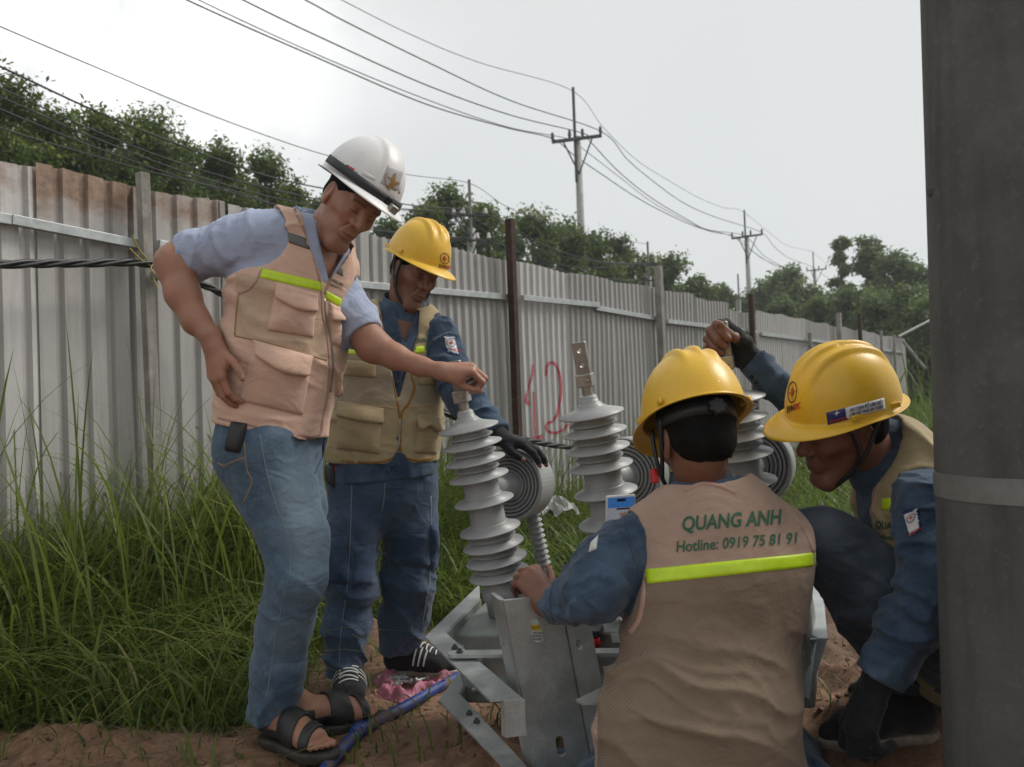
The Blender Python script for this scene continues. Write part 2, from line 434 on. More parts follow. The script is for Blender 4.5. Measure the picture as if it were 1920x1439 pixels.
FARC = m_conc('far_pole_concrete', (.26, .26, .25), (.38, .38, .36))
STEEL_P = simple('painted_steel', (.22, .22, .20), .55, .3, .2, 12); RUSTP = simple('rusted_steel', (.055, .026, .018), .85, .1, .3, 18, .4)
WIRE = simple('wire_dark', (.035, .037, .04), .6, .2, .1, 5, 0); BLK = simple('black_rubber', (.012, .012, .013), .45, 0, .2, 30, .1)
PORC = two('white_porcelain', (.62, .60, .56), .3); DSTEEL = simple('dark_steel', (.06, .065, .07), .5, .5, .2, 10, 0)
BARK = simple('bark', (.11, .085, .06), .9, 0, .3, 8, .6)
LEAF = leafmat('leaves', (.034, .064, .014), (.12, .175, .036), (.24, .26, .05), .42)
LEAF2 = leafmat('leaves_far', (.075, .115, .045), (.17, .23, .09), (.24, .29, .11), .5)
GRASS = leafmat('grass_blades', (.062, .098, .019), (.165, .225, .045), (.34, .29, .12), .5)
REDP = two('red_spray_paint', (.42, .075, .10), .6)

# ================================================================ ground
def smooth(a, b, x):
    t = np.clip((x - a) / (b - a), 0, 1); return t * t * (3 - 2 * t)
def soilmask(x, y):
    q = np.stack([x * 1.5, y * 1.5, 0 * x], -1); w = fbm(q, 4, 3) * .38
    m1 = smooth(-.05, .10, (2.50 - .10 * x) - y + w * .4)
    left = smooth(-.12, .12, x + .80 + w * .8 - .10 * (y - 2.6))
    far = smooth(-.25, .25, 3.75 + w * 1.1 + np.where(x > .8, .45, 0) - y)
    p2 = smooth(.5, .2, np.hypot((x - .33) / .55, (y - 5.0) / .5) + w)
    return np.clip(np.maximum(np.maximum(m1, left * far), p2 * .9), 0, 1)
def gh(x, y, detail=True):
    x = np.asarray(x, float); y = np.asarray(y, float); sh = x.shape; x = x.ravel(); y = y.ravel()
    q = np.stack([x, y, 0 * x], -1)
    h = .025 * fbm(q * .7, 3, 9) * smooth(60, 10, y)
    h += .21 * np.exp(-((x - 1.22) / .5) ** 2 - ((y - 2.3) / .42) ** 2)
    h += .13 * np.exp(-((x + .62) / .11) ** 2 - ((y - 3.42) / .12) ** 2)
    h += .13 * np.exp(-((x + .10) / .17) ** 2 - ((y - 2.2) / .16) ** 2) * (1 + .5 * fbm(q * 9, 3, 55))
    h += .10 * np.exp(-((x - .42) / .3) ** 2 - ((y - 4.6) / .35) ** 2)
    h += .05 * np.exp(-((x + 1.15) / .35) ** 2 - ((y - 2.45) / .10) ** 2)
    h -= .12 * np.exp(-((x + .02) / .22) ** 2 - ((y - 1.72) / .12) ** 2)
    if detail:
        s = soilmask(x, y); near = smooth(9, 5, y)
        c = fbm(q * 7, 4, 21); cl = np.maximum(0, fbm(q * 16, 3, 41) - .05) * .05
        rough = .45 + .9 * smooth(.15, .7, np.abs(x + .55) * .7)           # trodden flat between the feet
        h += near * s * rough * (.035 * c + cl)
        h -= near * s * .03 * np.maximum(0, fbm(q * 5.5, 2, 77))
        h += near * (1 - s) * .02 * c
    return h.reshape(sh)
def g1(x, y): return float(gh(np.array([x]), np.array([y]))[0])
def build_ground():
    xs = np.concatenate([-np.geomspace(400, 3.2, 26)[:-1], np.arange(-3.2, 3.2, .022), np.geomspace(3.2, 400, 26)])
    ys = np.concatenate([np.linspace(-40, .6, 14)[:-1], np.arange(.6, 1.4, .05), np.arange(1.4, 5.2, .022), np.geomspace(5.2, 700, 60)])
    X, Y = np.meshgrid(xs, ys, indexing='ij'); Z = gh(X, Y)
    V = np.stack([X, Y, Z], -1).reshape(-1, 3); nx, ny = X.shape
    i = np.arange(nx - 1)[:, None] * ny + np.arange(ny - 1)[None]; i = i.ravel()
    F = np.stack([i, i + ny, i + ny + 1, i + 1], 1)
    o = mk('ground', V, F, SOIL, None, True, kind='structure')
    attr(o, 'grass', 1 - soilmask(V[:, 0], V[:, 1]))
    attr(o, 'wet', np.clip(fbm(V * 1.3, 3, 5) * 1.5 + .2, 0, 1))
build_ground()

# ================================================================ fence
FA = PZ(0, 298, 2.1); FB = PZ(1697, 634, 2.1)
FD = nrm((FB - FA) * [1, 1, 0]); FN = np.array([FD[1], -FD[0], 0])      # FN points to the camera side
FL = np.linalg.norm((FB - FA)[:2])
def PF(px, py, off=0.): return PPL(px, py, FA + FN * off, FN)
def ft(px, off=0.):                                                     # distance along the fence of a pixel column
    p = PF(px, 298 + .198 * px, off); return float((p - FA) @ FD)
fence = thing('fence', (FA[0], FA[1], 0), 'long corrugated zinc sheet fence with rusty top edge behind the workers', 'fence')
SHEETS = []
def sheet(t0, t1, top, tone, rust, streak, seed):
    r = np.random.default_rng(seed); wide = proj(FA + FD * t0)[0] < 640; per = .118 if wide else .0885
    prof = []; t = t0
    while t < t1 - 1e-6:
        for a, d in (((0, .019), (.072, .019), (.083, 0), (.107, 0)) if wide else ((0, 0), (.034, 0), (.046, .019), (.077, .019))):
            if t + a < t1: prof.append((t + a, d))
        t += per
    prof.append((t1, 0.)); prof = np.array(prof)
    zs = np.array([-.08, .3, .7, 1.1, 1.5, 1.85, top]); lean = r.uniform(-.012, .012)
    V = []
    base = FA * [1, 1, 0]
    for z in zs:
        for a, d in prof:
            bow = .006 * math.sin(z * 2.1 + a * 1.7 + seed)
            zz = z + (r.uniform(-.004, .004) + .012 * math.sin(a * 5 + seed) if z == top else 0)
            V.append(base + FD * (a - .018 * z * 0 + lean * z) + FN * (d - .012 + bow) + np.array([0, 0, zz]))
    n = len(prof); F = [(j * n + i, j * n + i + 1, (j + 1) * n + i + 1, (j + 1) * n + i) for j in range(len(zs) - 1) for i in range(n - 1)]
    o = mk('sheet', V, F, SHEET, fence, solid=.0012); o['tone'] = float(tone); o['rust'] = float(rust); o['streak'] = float(streak); SHEETS.append(o)
edges = [-3.2, -2.45, -1.7, -.95, ft(64), ft(250), ft(420), ft(560), ft(690), ft(830), ft(966), ft(1061), ft(1148), ft(1230), ft(1300), ft(1366), ft(1418), ft(1462), ft(1509), ft(1550), ft(1608), ft(1640), ft(1668), ft(1697)]
tones = [.5, .5, .6, .8, .95, .55, .5, .45, .4, .4, .45, .95, .38, .42, .4, .35, .6, .85, .9, .5, .55, .7, .8, .7]
for i in range(len(edges) - 1):
    px_mid = proj(FA + FD * (edges[i] + edges[i + 1]) / 2)[0]
    rust = 1.0 if 60 < px_mid < 255 else (.72 if px_mid < 440 else .3)
    step = -.03 if px_mid > 1366 else 0
    if 1366 < px_mid < 1420: step = -.07
    sheet(edges[i], edges[i + 1] + .012, 2.1 + step + random.uniform(-.012, .012), tones[i + 1] if i + 1 < len(tones) else .5, rust, 1.0 if 1230 < px_mid < 1300 else .12, i + 3)
def rail(t0, t1, z0, z1, off=.03, mat=GALV, name='rail'):
    b = FA * [1, 1, 0]; m = MB(); d = nrm(FD * (t1 - t0) + np.array([0, 0, z1 - z0])); M = np.stack([d, FN, np.cross(d, FN)], 1)
    c = b + FD * (t0 + t1) / 2 + FN * off + np.array([0, 0, (z0 + z1) / 2]); m.box(c, (np.linalg.norm([t1 - t0, z1 - z0]) / 2, .018, .022), M)
    return m.build(name, mat, fence, bevel=.002)
def zat(px, py, off=.03): return float(PF(px, py, off)[2])
rail(-3.2, ft(20), zat(0, 410) + .1, zat(20, 414), .035); rail(ft(10), ft(262), zat(10, 412), zat(262, 461), .04); rail(ft(285), ft(600), zat(285, 458), zat(600, 525), .04)
rail(ft(600), ft(955), zat(600, 528), zat(955, 558), .036); rail(ft(968), ft(1112), zat(968, 558), zat(1112, 572), .045); rail(ft(1108), ft(1234), zat(1108, 577), zat(1234, 599), .034)
rail(ft(1242), ft(1410), zat(1242, 602), zat(1410, 622), .036); rail(ft(1420), ft(1546), zat(1420, 626), zat(1546, 642), .036); rail(ft(1546), ft(1690), zat(1546, 644), zat(1690, 661), .036)

def post(px, pytop, w, mat, off=.1, lean=0., name='post', d=None):
    p = PF(px, pytop, off); m = MB(); h = p[2]; d = d or w
    up = nrm(np.array([0, 0, 1.]) - FD * lean); M = np.stack([FD, FN, up], 1); M[:, 1] = np.cross(up, FD)
    m.box(p - up * (h / 2 + .05), (w / 2, d / 2, h / 2 + .05), M); return m.build(name, mat, fence, bevel=.004)
post(267, 325, .05, CONC, .085, .018); post(956, 411, .058, RUSTP, .09, .0); post(413, 378, .035, CONC, .0, .01)
post(1234, 500, .07, CONC, .09, .015); post(1408, 552, .06, RUSTP, .1); post(1572, 587, .075, CONC, .09); post(1611, 588, .06, RUSTP, .09)
post(1652, 620, .05, CONC, .09); post(1676, 628, .05, CONC, .09); post(1518, 624, .05, STEEL_P, .1); post(-120, 300, .06, CONC, .085)
m = MB(); m.tube([PF(1684, 632, .1), PF(1752, 592, .0) + FD * .4], .03, 8); m.build('brace', STEEL_P, fence)
m = MB(); m.tube([PF(1693, 640, .1), PF(1735, 692, .5)], .03, 8); m.build('brace', CONC, fence)
# sprayed number on the pale sheet
FBVH = bvh(*SHEETS)
def ribbon_px(name, pts, w, mat, parent, tree=None, off=.0035, n=10, wfun=None):
    tree = tree or FBVH; q = catmull([np.array([a, b, 0.]) for a, b in pts], n)
    L = []; m = len(q); V = []; F = []; last = None
    for i in range(m):
        t = q[min(i + 1, m - 1)] - q[max(i - 1, 0)]; t = t / (np.linalg.norm(t) + 1e-9); s = np.array([-t[1], t[0]]); row = []
        ww = w * (wfun(i / (m - 1)) if wfun else 1)
        for k in (-1, -.33, .33, 1):
            px, py = q[i][0] + s[0] * k * ww / 2, q[i][1] + s[1] * k * ww / 2; r = nrm(ray(px, py)); h = tree.ray_cast(Vector(C0), Vector(r))
            if h[0] is None: row.append(None); continue
            nn = np.array(h[1]);  nn = -nn if nn @ r > 0 else nn
            row.append(np.array(h[0]) + nn * off)
        if any(x is None for x in row): row = [x if x is not None else (last[0] if last else None) for x in row]
        if any(x is None for x in row): continue
        V += row; last = row
    m = len(V) // 4; F = [(i * 4 + k, i * 4 + k + 1, i * 4 + k + 5, i * 4 + k + 4) for i in range(m - 1) for k in range(3)]
    if m > 1: return mk(name, V, F, mat, parent, solid=.0006)
ribbon_px('painted_stroke', [(999, 684), (997, 705), (990, 730), (986, 752), (992, 758), (985, 748)], 3.8, REDP, fence)
ribbon_px('painted_stroke', [(1000, 735), (1001, 770), (1002, 800), (1003, 820)], 3, REDP, fence)
ribbon_px('painted_stroke', [(1000, 823), (1008, 822), (1017, 818)], 8, REDP, fence)
ribbon_px('painted_stroke', [(1023, 705), (1026, 686), (1034, 680), (1044, 688), (1050, 712), (1051, 740), (1047, 765), (1044, 778), (1036, 790), (1026, 794), (1024, 804), (1032, 811), (1046, 811), (1058, 804), (1066, 795)], 4.8, REDP, fence)

# bundled cable tied along the fence
def cable():
    pts = [PF(-260, 505, .3), PF(0, 496, .2), PF(150, 494, .17), PF(285, 496, .155), PF(385, 536, .2), PF(470, 580, .3), PF(620, 672, .5), PF(830, 772, .7), PF(930, 812, .8), PF(1000, 828, .8), PF(1062, 838, .75), PF(1150, 840, .6), PF(1300, 828, .4), PF(1500, 800, .25)]
    q = catmull(pts, 14); root = thing('power_cable', pts[0], 'black twisted power cable tied to the fence post and sagging along the fence', 'cable')
    for s in range(3):
        V = []; n = len(q)
        for i in range(n):
            t = nrm(q[min(i + 1, n - 1)] - q[max(i - 1, 0)]); a = nrm(np.cross(t, [0, 0, 1])); b = np.cross(a, t); an = i * .42 + s * 2.094
            V.append(q[i] + .0105 * (a * math.cos(an) + b * math.sin(an)))
        mm = MB(); mm.tube(V, .0105, 7); mm.build('strand', BLK, root, smooth=True)
    r2 = thing('cable_tie', PF(288, 500, .15), 'yellow string tie and pale ball knot holding the cable to the post', 'tie')
    mm = MB(); c = PF(291, 517, .16); mm.lathe([(.002, -.026), (.014, -.022), (.023, -.01), (.025, 0), (.022, .012), (.012, .022), (.002, .025)], c, np.eye(3), 16); mm.build('knot', CONC, r2, smooth=True)
    for ps in ([(288, 500), (262, 470), (247, 441)], [(288, 500), (265, 488), (243, 466)], [(290, 492), (283, 503), (290, 514)], [(296, 500), (288, 520), (296, 540)]):
        mm = MB(); mm.tube(catmull([PF(a, b, .16 + .01 * i) for i, (a, b) in enumerate(ps)], 5), .004, 6); mm.build('string', two('yellow_string', (.33, .26, .05)) if 'yellow_string' not in MATS else MATS['yellow_string'], r2)
cable()
# offcuts of pale sheet lying at the foot of the fence
def scrap(px, py, d, w, l, rz, label, tilt=.3):
    c = P(px, py, d); M = np.array(Matrix.Rotation(rz, 3, 'Z') @ Matrix.Rotation(tilt, 3, 'X')); V = []; n = 14
    for j in range(6):
        for i in range(n): V.append(c + M @ np.array([(i / (n - 1) - .5) * w, (j / 5 - .5) * l, .018 * ((i // 2) % 2) + .02 * math.sin(i * .9 + j * 1.3)]))
    F = [(j * n + i, j * n + i + 1, (j + 1) * n + i + 1, (j + 1) * n + i) for j in range(5) for i in range(n - 1)]
    mk('sheet_offcut', V, F, simple('dull_white_sheet', (.27, .27, .25), .6) if 'dull_white_sheet' not in MATS else MATS['dull_white_sheet'], None, label=label, cat='metal sheet', solid=.0015, group='sheet offcuts at the fence foot')
scrap(1038, 950, 5.2, .26, .2, .5, 'crumpled white sheet offcut in the grass between the two left drums', .35)



# ================================================================ trees
def leaves(cent, nrmv, size, asp, r):
    n = len(cent); a = r.normal(size=(n, 3)); a /= np.linalg.norm(a, axis=1)[:, None]
    nv = nrmv + .8 * r.normal(size=(n, 3)); nv /= np.linalg.norm(nv, axis=1)[:, None]
    u = np.cross(nv, a); u /= np.linalg.norm(u, axis=1)[:, None] + 1e-9; v = np.cross(nv, u); s = (size * r.uniform(.6, 1.3, n))[:, None]
    V = np.stack([cent - u * s, cent + v * s * asp - u * s * .1, cent + u * s, cent - v * s * asp - u * s * .1], 1).reshape(-1, 3)
    return V, np.arange(4 * n).reshape(-1, 4)
def tree(px, ytop, d, rad, label, name='broadleaf_tree', mat=LEAF, dens=1., group='trees beyond the fence', slim=1., pybase=None):
    seed = int(abs(px) * 7 + d * 13 + ytop); r = np.random.default_rng(seed)
    base = P(px, 760, d); base[2] = 0; top = P(px, ytop, d)[2]; H = top
    root = thing(name, base, label, 'tree', group)
    lobes = []
    nl = max(7, int(8 * H / 6)); c0 = base + np.array([0, 0, H * .55])
    for i in range(nl):
        f = i / (nl - 1); z = H * (.22 + .66 * f); an = r.uniform(0, 6.28); rr = rad * (1.0 - .65 * max(0, f - .35) / .65) * r.uniform(.35, .8) * slim
        lobes.append((base + np.array([math.cos(an) * rr * 1.15, math.sin(an) * rr * 1.15, z]), rad * r.uniform(.36, .60) * (1 - .32 * f)))
    lobes.append((base + np.array([0, 0, H - rad * .3]), rad * .36))
    # trunk and limbs
    mm = MB(); mm.tube([base - [0, 0, .2], base + [r.normal() * .1, 0, H * .3], base + [r.normal() * .15, 0, H * .62], base + [0, 0, H * .9]], [H * .022, H * .017, H * .011, H * .004], 8); mm.build('trunk', BARK, root, smooth=True)
    for c, rr in lobes[1:]:
        mm = MB(); s = base + np.array([0, 0, max(H * .15, c[2] - base[2] - rr * 1.2)]); mm.tube([s, (s + c) / 2 + [0, 0, .1], c], [H * .008, H * .005, H * .002], 5); mm.build('limb', BARK, root)
    nlv = int(15000 * dens * (18 / d) ** .6); ncl = max(80, nlv // 48)
    w = np.array([q[1] ** 2 for q in lobes]); pick = r.choice(len(lobes), ncl, p=w / w.sum())
    dirs = r.normal(size=(ncl, 3)); dirs /= np.linalg.norm(dirs, axis=1)[:, None]; dirs[:, 2] = np.where(dirs[:, 2] < -.3, -dirs[:, 2], dirs[:, 2])
    lc = np.array([q[0] for q in lobes])[pick]; lr = np.array([q[1] for q in lobes])[pick]
    cl = lc + dirs * (lr * (.35 + .85 * r.random(ncl) ** 1.1))[:, None] * [1, 1, .95]
    k = nlv // ncl; cs = rad * .12
    cen = np.repeat(cl, k, 0) + r.normal(size=(ncl * k, 3)) * cs * [1, 1, .8]; nd = np.repeat(dirs, k, 0) + [0, 0, .5]
    ls = max(.055, .0032 * d)
    V, F = leaves(cen, nd, np.full(len(cen), ls), .42, r)
    CV = []; CF_ = []; nn = 0
    for c_, r_c in lobes:                                       # opaque dark green blob added inside each lobe to close sky gaps
        th_, ph_ = np.meshgrid(np.linspace(0, 2 * math.pi, 13)[:-1], np.linspace(.15, math.pi - .15, 8), indexing='ij'); dv = np.stack([np.sin(ph_) * np.cos(th_), np.sin(ph_) * np.sin(th_), np.cos(ph_)], -1).reshape(-1, 3)
        CV.append(c_ + dv * r_c * (.62 + .22 * vnoise(dv * 3.1 + c_ * 2.3, 5))[:, None]); i_, j_ = np.meshgrid(np.arange(12), np.arange(7), indexing='ij'); a_ = (i_ * 8 + j_).ravel(); b_ = (((i_ + 1) % 12) * 8 + j_).ravel(); CF_.append(np.stack([a_, a_ + 1, b_ + 1, b_], 1) + nn); nn += 96
    oc = mk('crown_fill', np.concatenate(CV), np.concatenate(CF_), mat, root); attr(oc, 'lv', np.full(nn, .12))
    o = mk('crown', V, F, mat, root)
    cv = np.repeat(np.clip(r.beta(1.5, 1.9, ncl) + .25 * dirs[:, 2] - .1, 0, 1), k) + r.normal(size=ncl * k) * .09; attr(o, 'lv', np.repeat(np.clip(cv, 0, 1), 4))  # upward-facing clusters get paler leaves: sunlit tops put into the colour
TL = [(-70, 140, 13, 1.4), (25, 150, 13.5, 1.2), (110, 205, 14.5, 1.1), (205, 208, 15.5, 1.25), (290, 214, 16.5, 1.3), (352, 268, 18, 1.1), (425, 272, 19.5, 1.25), (510, 292, 21, 1.2), (562, 345, 22.5, 1.1), (610, 378, 24, 1.1), (735, 418, 27, 1.0),
      (805, 392, 24, 1.2), (850, 358, 25, 1.5), (930, 382, 26, 1.5), (1010, 400, 28, 1.6), (1068, 418, 30, 1.6), (1125, 440, 32, 1.6), (1163, 440, 34, 1.5), (1215, 485, 36, 1.5), (1262, 482, 39, 1.8), (1315, 522, 43, 1.7), (1365, 540, 48, 1.8), (1402, 556, 52, 1.9)]
WHERE = ['at the far left edge', 'second from the left edge', 'under the bright cloud at left', 'above the rusty sheets', 'above the left concrete post', 'left of the white helmet, above the shoulder', 'with its top against the sky left of the white helmet', 'behind the blue shirt sleeve',
         'just left of the white helmet', 'right behind the white helmet', 'low behind the helmets of the two standing men', 'left of the thin pole with white insulators', 'behind the thin pole with white insulators', 'left of the rusty fence post', 'right of the rusty fence post', 'left of the tall pole with the long crossarm',
         'right behind the tall pole', 'right of the tall pole', 'behind the short second thin pole', 'right of the short second thin pole', 'over the mid fence', 'left of the second crossarm pole', 'at the second crossarm pole']
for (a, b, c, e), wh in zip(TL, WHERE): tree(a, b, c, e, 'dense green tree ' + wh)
ORD = 'first second third fourth fifth sixth seventh eighth ninth tenth eleventh twelfth thirteenth fourteenth fifteenth sixteenth seventeenth eighteenth nineteenth'.split()
for i, (a, b, c, e) in enumerate([(-20, 195, 17, 2.0), (70, 232, 18, 2.0), (160, 250, 19, 2.0), (245, 262, 20, 2.0), (325, 290, 21, 2.0), (395, 305, 22.5, 2.1), (470, 325, 24, 2.2), (540, 355, 26, 2.2), (605, 390, 27, 2.2), (680, 425, 29, 1.8), (770, 430, 29, 1.8), (890, 410, 30, 2), (970, 430, 31, 2), (1040, 445, 34, 2), (1100, 465, 36, 2), (1190, 505, 40, 2.2), (1240, 520, 44, 2.4), (1290, 540, 48, 2.4), (1340, 556, 53, 2.4)]):
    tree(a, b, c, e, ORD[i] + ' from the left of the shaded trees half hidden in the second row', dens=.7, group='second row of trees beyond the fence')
for (a, b, c, e, s, wh) in [(1445, 535, 47, 1.9, 1, 'right of the second crossarm pole'), (1492, 506, 45, 2.0, 1, 'round topped, between the second and third crossarm poles'), (1530, 545, 44, 1.6, 1, 'behind the third crossarm pole'), (1590, 448, 42, .95, .8, 'slender and tall, right of the third crossarm pole'), (1640, 446, 42, 1.5, .9, 'tallest of the right group'),
                           (1690, 478, 40, 1.7, 1, 'left of the grey concrete pole'), (1735, 500, 39, 1.5, 1, 'partly hidden by the grey concrete pole'), (1800, 490, 39, 1.7, 1, 'hidden behind the grey concrete pole')]:
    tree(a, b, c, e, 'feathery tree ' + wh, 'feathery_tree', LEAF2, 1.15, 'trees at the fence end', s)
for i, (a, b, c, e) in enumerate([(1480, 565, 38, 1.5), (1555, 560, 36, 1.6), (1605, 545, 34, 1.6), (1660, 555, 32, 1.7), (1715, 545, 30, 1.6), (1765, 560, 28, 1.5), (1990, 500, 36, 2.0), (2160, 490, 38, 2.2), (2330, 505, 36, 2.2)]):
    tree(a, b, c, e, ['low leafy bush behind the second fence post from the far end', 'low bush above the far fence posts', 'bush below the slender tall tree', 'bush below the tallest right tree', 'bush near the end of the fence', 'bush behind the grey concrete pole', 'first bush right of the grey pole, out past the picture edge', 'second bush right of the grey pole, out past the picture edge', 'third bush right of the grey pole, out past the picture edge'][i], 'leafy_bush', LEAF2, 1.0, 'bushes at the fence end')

# ================================================================ power poles and wires
def hpole(px, pyarm, d, armpx, label, twin=False, pytop=None, name='power_pole', r0=.15, scale=1.):
    p = P(px, pyarm, d); base = np.array([p[0], p[1], 0.]); root = thing(name, base, label, 'pole', 'crossarm power poles'); H = p[2]
    mm = MB(); mm.tube([base - [0, 0, .3], [p[0], p[1], H + .15]], [r0 * 1.25, r0 * .8], 14); mm.build('shaft', FARC, root, smooth=True)
    (ax, ay), (bx, by) = armpx; a = P(ax, ay, d); b = P(bx, by, d)
    mm = MB(); dd = nrm(b - a); mm.box((a + b) / 2 + [0, -.2, 0], (np.linalg.norm(b - a) / 2, .05, .055), axes(np.cross(dd, [0, 1, 0.]), dd)); mm.build('crossarm', DSTEEL, root)
    for f in (.22, .82):
        q = a + (b - a) * f; mm = MB(); mm.tube([q + [0, -.2, 0], [p[0], p[1] - .16, H - 1.3]], .03, 6); mm.build('arm_brace', DSTEEL, root)
    for f in (.02, .36, .62, .98):
        q = a + (b - a) * f + [0, -.2, .06]; mm = MB(); mm.lathe([(.02, 0), (.06, .03), (.05, .08), (.075, .12), (.05, .18), (.065, .22), (.03, .3)], q, np.eye(3), 10); mm.build('insulator', DSTEEL, root)
    if pytop is not None:
        t = P(px - 9 * (32 / d), pytop, d); mm = MB(); mm.tube([[t[0], p[1] - .15, H - 1.6], [t[0], p[1] - .15, t[2]]], .055, 8); mm.build('top_rod', DSTEEL, root)
    return root
hpole(1083, 264, 32, ((1034, 270), (1127, 258)), 'tall concrete power pole with long crossarm standing behind the mid fence', pytop=166, r0=.15)
hpole(1400, 446, 52, ((1370, 449), (1428, 441)), 'second crossarm power pole rising beyond the raised glove', pytop=395, r0=.16)
hpole(1527, 507, 80, ((1511, 509), (1548, 505)), 'third and smallest crossarm power pole among the right trees', pytop=472, r0=.17)
def lpole(px, pytop, d, label, lv=()):
    p = P(px, pytop, d); base = np.array([p[0], p[1], 0.]); root = thing('low_power_pole', base, label, 'pole', 'thin low power poles'); H = p[2]
    mm = MB(); mm.tube([base - [0, 0, .3], [p[0], p[1], H * .82]], [.14, .10], 12); mm.build('shaft', FARC, root, smooth=True)
    mm = MB(); mm.tube([[p[0], p[1] - .12, H * .75], [p[0], p[1] - .12, H]], .035, 8); mm.build('top_rod', STEEL_P, root)
    for (py, xs) in lv:
        q = P(px, py, d); mm = MB(); l = P(xs[0] - 3, py, d); r = P(xs[-1] + 3, py, d); dd = nrm(r - l); mm.box((l + r) / 2 + [0, -.2, 0], (np.linalg.norm(r - l) / 2, .025, .025), axes(np.cross(dd, [0, 1, 0]), dd)); mm.build('bracket', DSTEEL, root)
        for x in xs:
            c = P(x, py, d) + [0, -.2, .03]; mm = MB(); mm.lathe([(.02, 0), (.055, .015), (.052, .045), (.033, .08), (.036, .12), (.014, .145)], c, np.eye(3), 12); mm.build('insulator', PORC, root, smooth=True)
            mm = MB(); mm.tube([c - [0, 0, .03], q + [0, -.1, -.55]], .018, 5); mm.build('strut', DSTEEL, root)
lpole(880, 340, 20, 'thin low pole with white insulators rising over the yellow helmet', ((408, (852, 870, 911)), (454, (852, 896, 917))))
lpole(1213, 455, 28.2, 'thin bare topped pole right of the tall crossarm pole', ((497, (1190, 1228)), (528, (1190, 1228))))
lpole(1382, 515, 36, 'farthest thin pole left of the second crossarm pole')
def wire(pts, label, r=.013, g='conductors of the tall pole line'):
    q = catmull(pts, 10); m = MB(); m.tube(q, r, 6); m.build('overhead_wire', WIRE, None, smooth=True, label=label, cat='wire', group=g)
def dep(x, x0, d0, x1, d1): return 1 / (1 / d0 + (1 / d1 - 1 / d0) * (x - x0) / (x1 - x0))
def w1(a, b, c, label, r=.018):
    pts = [P(x, y, dep(x, 450, 19, 1085, 32)) for x, y in a] + [P(x, y, dep(x, 1085, 32, 1400, 52)) for x, y in b] + [P(x, y, dep(x, 1400, 52, 1527, 80)) for x, y in c]
    wire(pts, label, r)
w1([(200, -260), (420, -112), (640, 0), (770, 65), (900, 118), (1072, 170)], [(1131, 239), (1192, 299), (1252, 338), (1312, 372), (1358, 390), (1392, 397)], [(1448, 441), (1479, 462), (1524, 474), (1560, 505)], 'thin topmost earth wire joining the tips of the crossarm poles', .011)
w1([(120, -245), (340, -120), (572, 0), (650, 42), (800, 116), (960, 190), (1127, 247)], [(1176, 299), (1222, 338), (1282, 381), (1343, 408), (1427, 436)], [(1451, 462), (1479, 484), (1524, 502), (1570, 535)], 'upper conductor meeting the right end of the long crossarm')
w1([(0, -230), (220, -118), (455, 0), (600, 70), (800, 160), (960, 217), (1092, 250)], [(1107, 266), (1161, 323), (1222, 372), (1282, 408), (1327, 431), (1396, 443)], [(1433, 480), (1476, 505), (1530, 530)], 'conductor meeting the crossarm just right of the tall pole')
w1([(-60, -220), (160, -110), (372, 0), (600, 105), (800, 187), (950, 238), (1067, 261)], [(1095, 281), (1161, 332), (1222, 379), (1282, 412), (1330, 434), (1384, 446)], [(1420, 478), (1470, 508), (1522, 532)], 'thinner conductor just above the lowest one of the tall pole line', .013)
w1([(-100, -222), (130, -112), (350, 0), (600, 111), (800, 196), (950, 240), (1035, 260)], [(1077, 292), (1131, 329), (1191, 369), (1252, 402), (1312, 428), (1371, 443)], [(1406, 468), (1445, 493), (1512, 515)], 'lowest conductor meeting the left end of the long crossarm')
def w2(a, label, r=.009):
    wire([P(x, y, dep(x, 0, 9, 880, 20) if x <= 880 else dep(x, 880, 20, 1213, 28)) for x, y in a], label, r, 'wires of the thin pole line')
w2([(-200, -38), (0, 50), (200, 135), (400, 218), (600, 288), (760, 327), (880, 344), (945, 385), (1010, 413), (1110, 440), (1213, 458)], 'thin single wire crossing the sky behind the white helmet', .007)
w2([(-200, 35), (0, 125), (160, 200), (300, 258), (500, 330), (650, 362), (770, 385), (911, 402), (1010, 455), (1110, 488), (1228, 497)], 'highest of the dark wires in front of the left trees', .012)
w2([(-200, 75), (0, 165), (200, 255), (400, 326), (600, 374), (770, 393), (870, 403), (960, 450), (1070, 485), (1190, 497)], 'second dark wire in front of the left trees')
w2([(-200, 95), (0, 182), (200, 268), (400, 340), (600, 386), (852, 404), (950, 462), (1070, 500), (1190, 500)], 'third dark wire in front of the left trees')
w2([(-200, 118), (0, 205), (200, 285), (400, 352), (600, 405), (770, 440), (917, 452), (1020, 495), (1110, 520), (1228, 528)], 'fourth dark wire in front of the left trees')
w2([(-200, 165), (0, 240), (150, 285), (300, 327), (450, 362), (650, 425), (896, 453), (980, 490), (1070, 515), (1190, 528)], 'lowest dark wire skimming the rusty sheet tops')

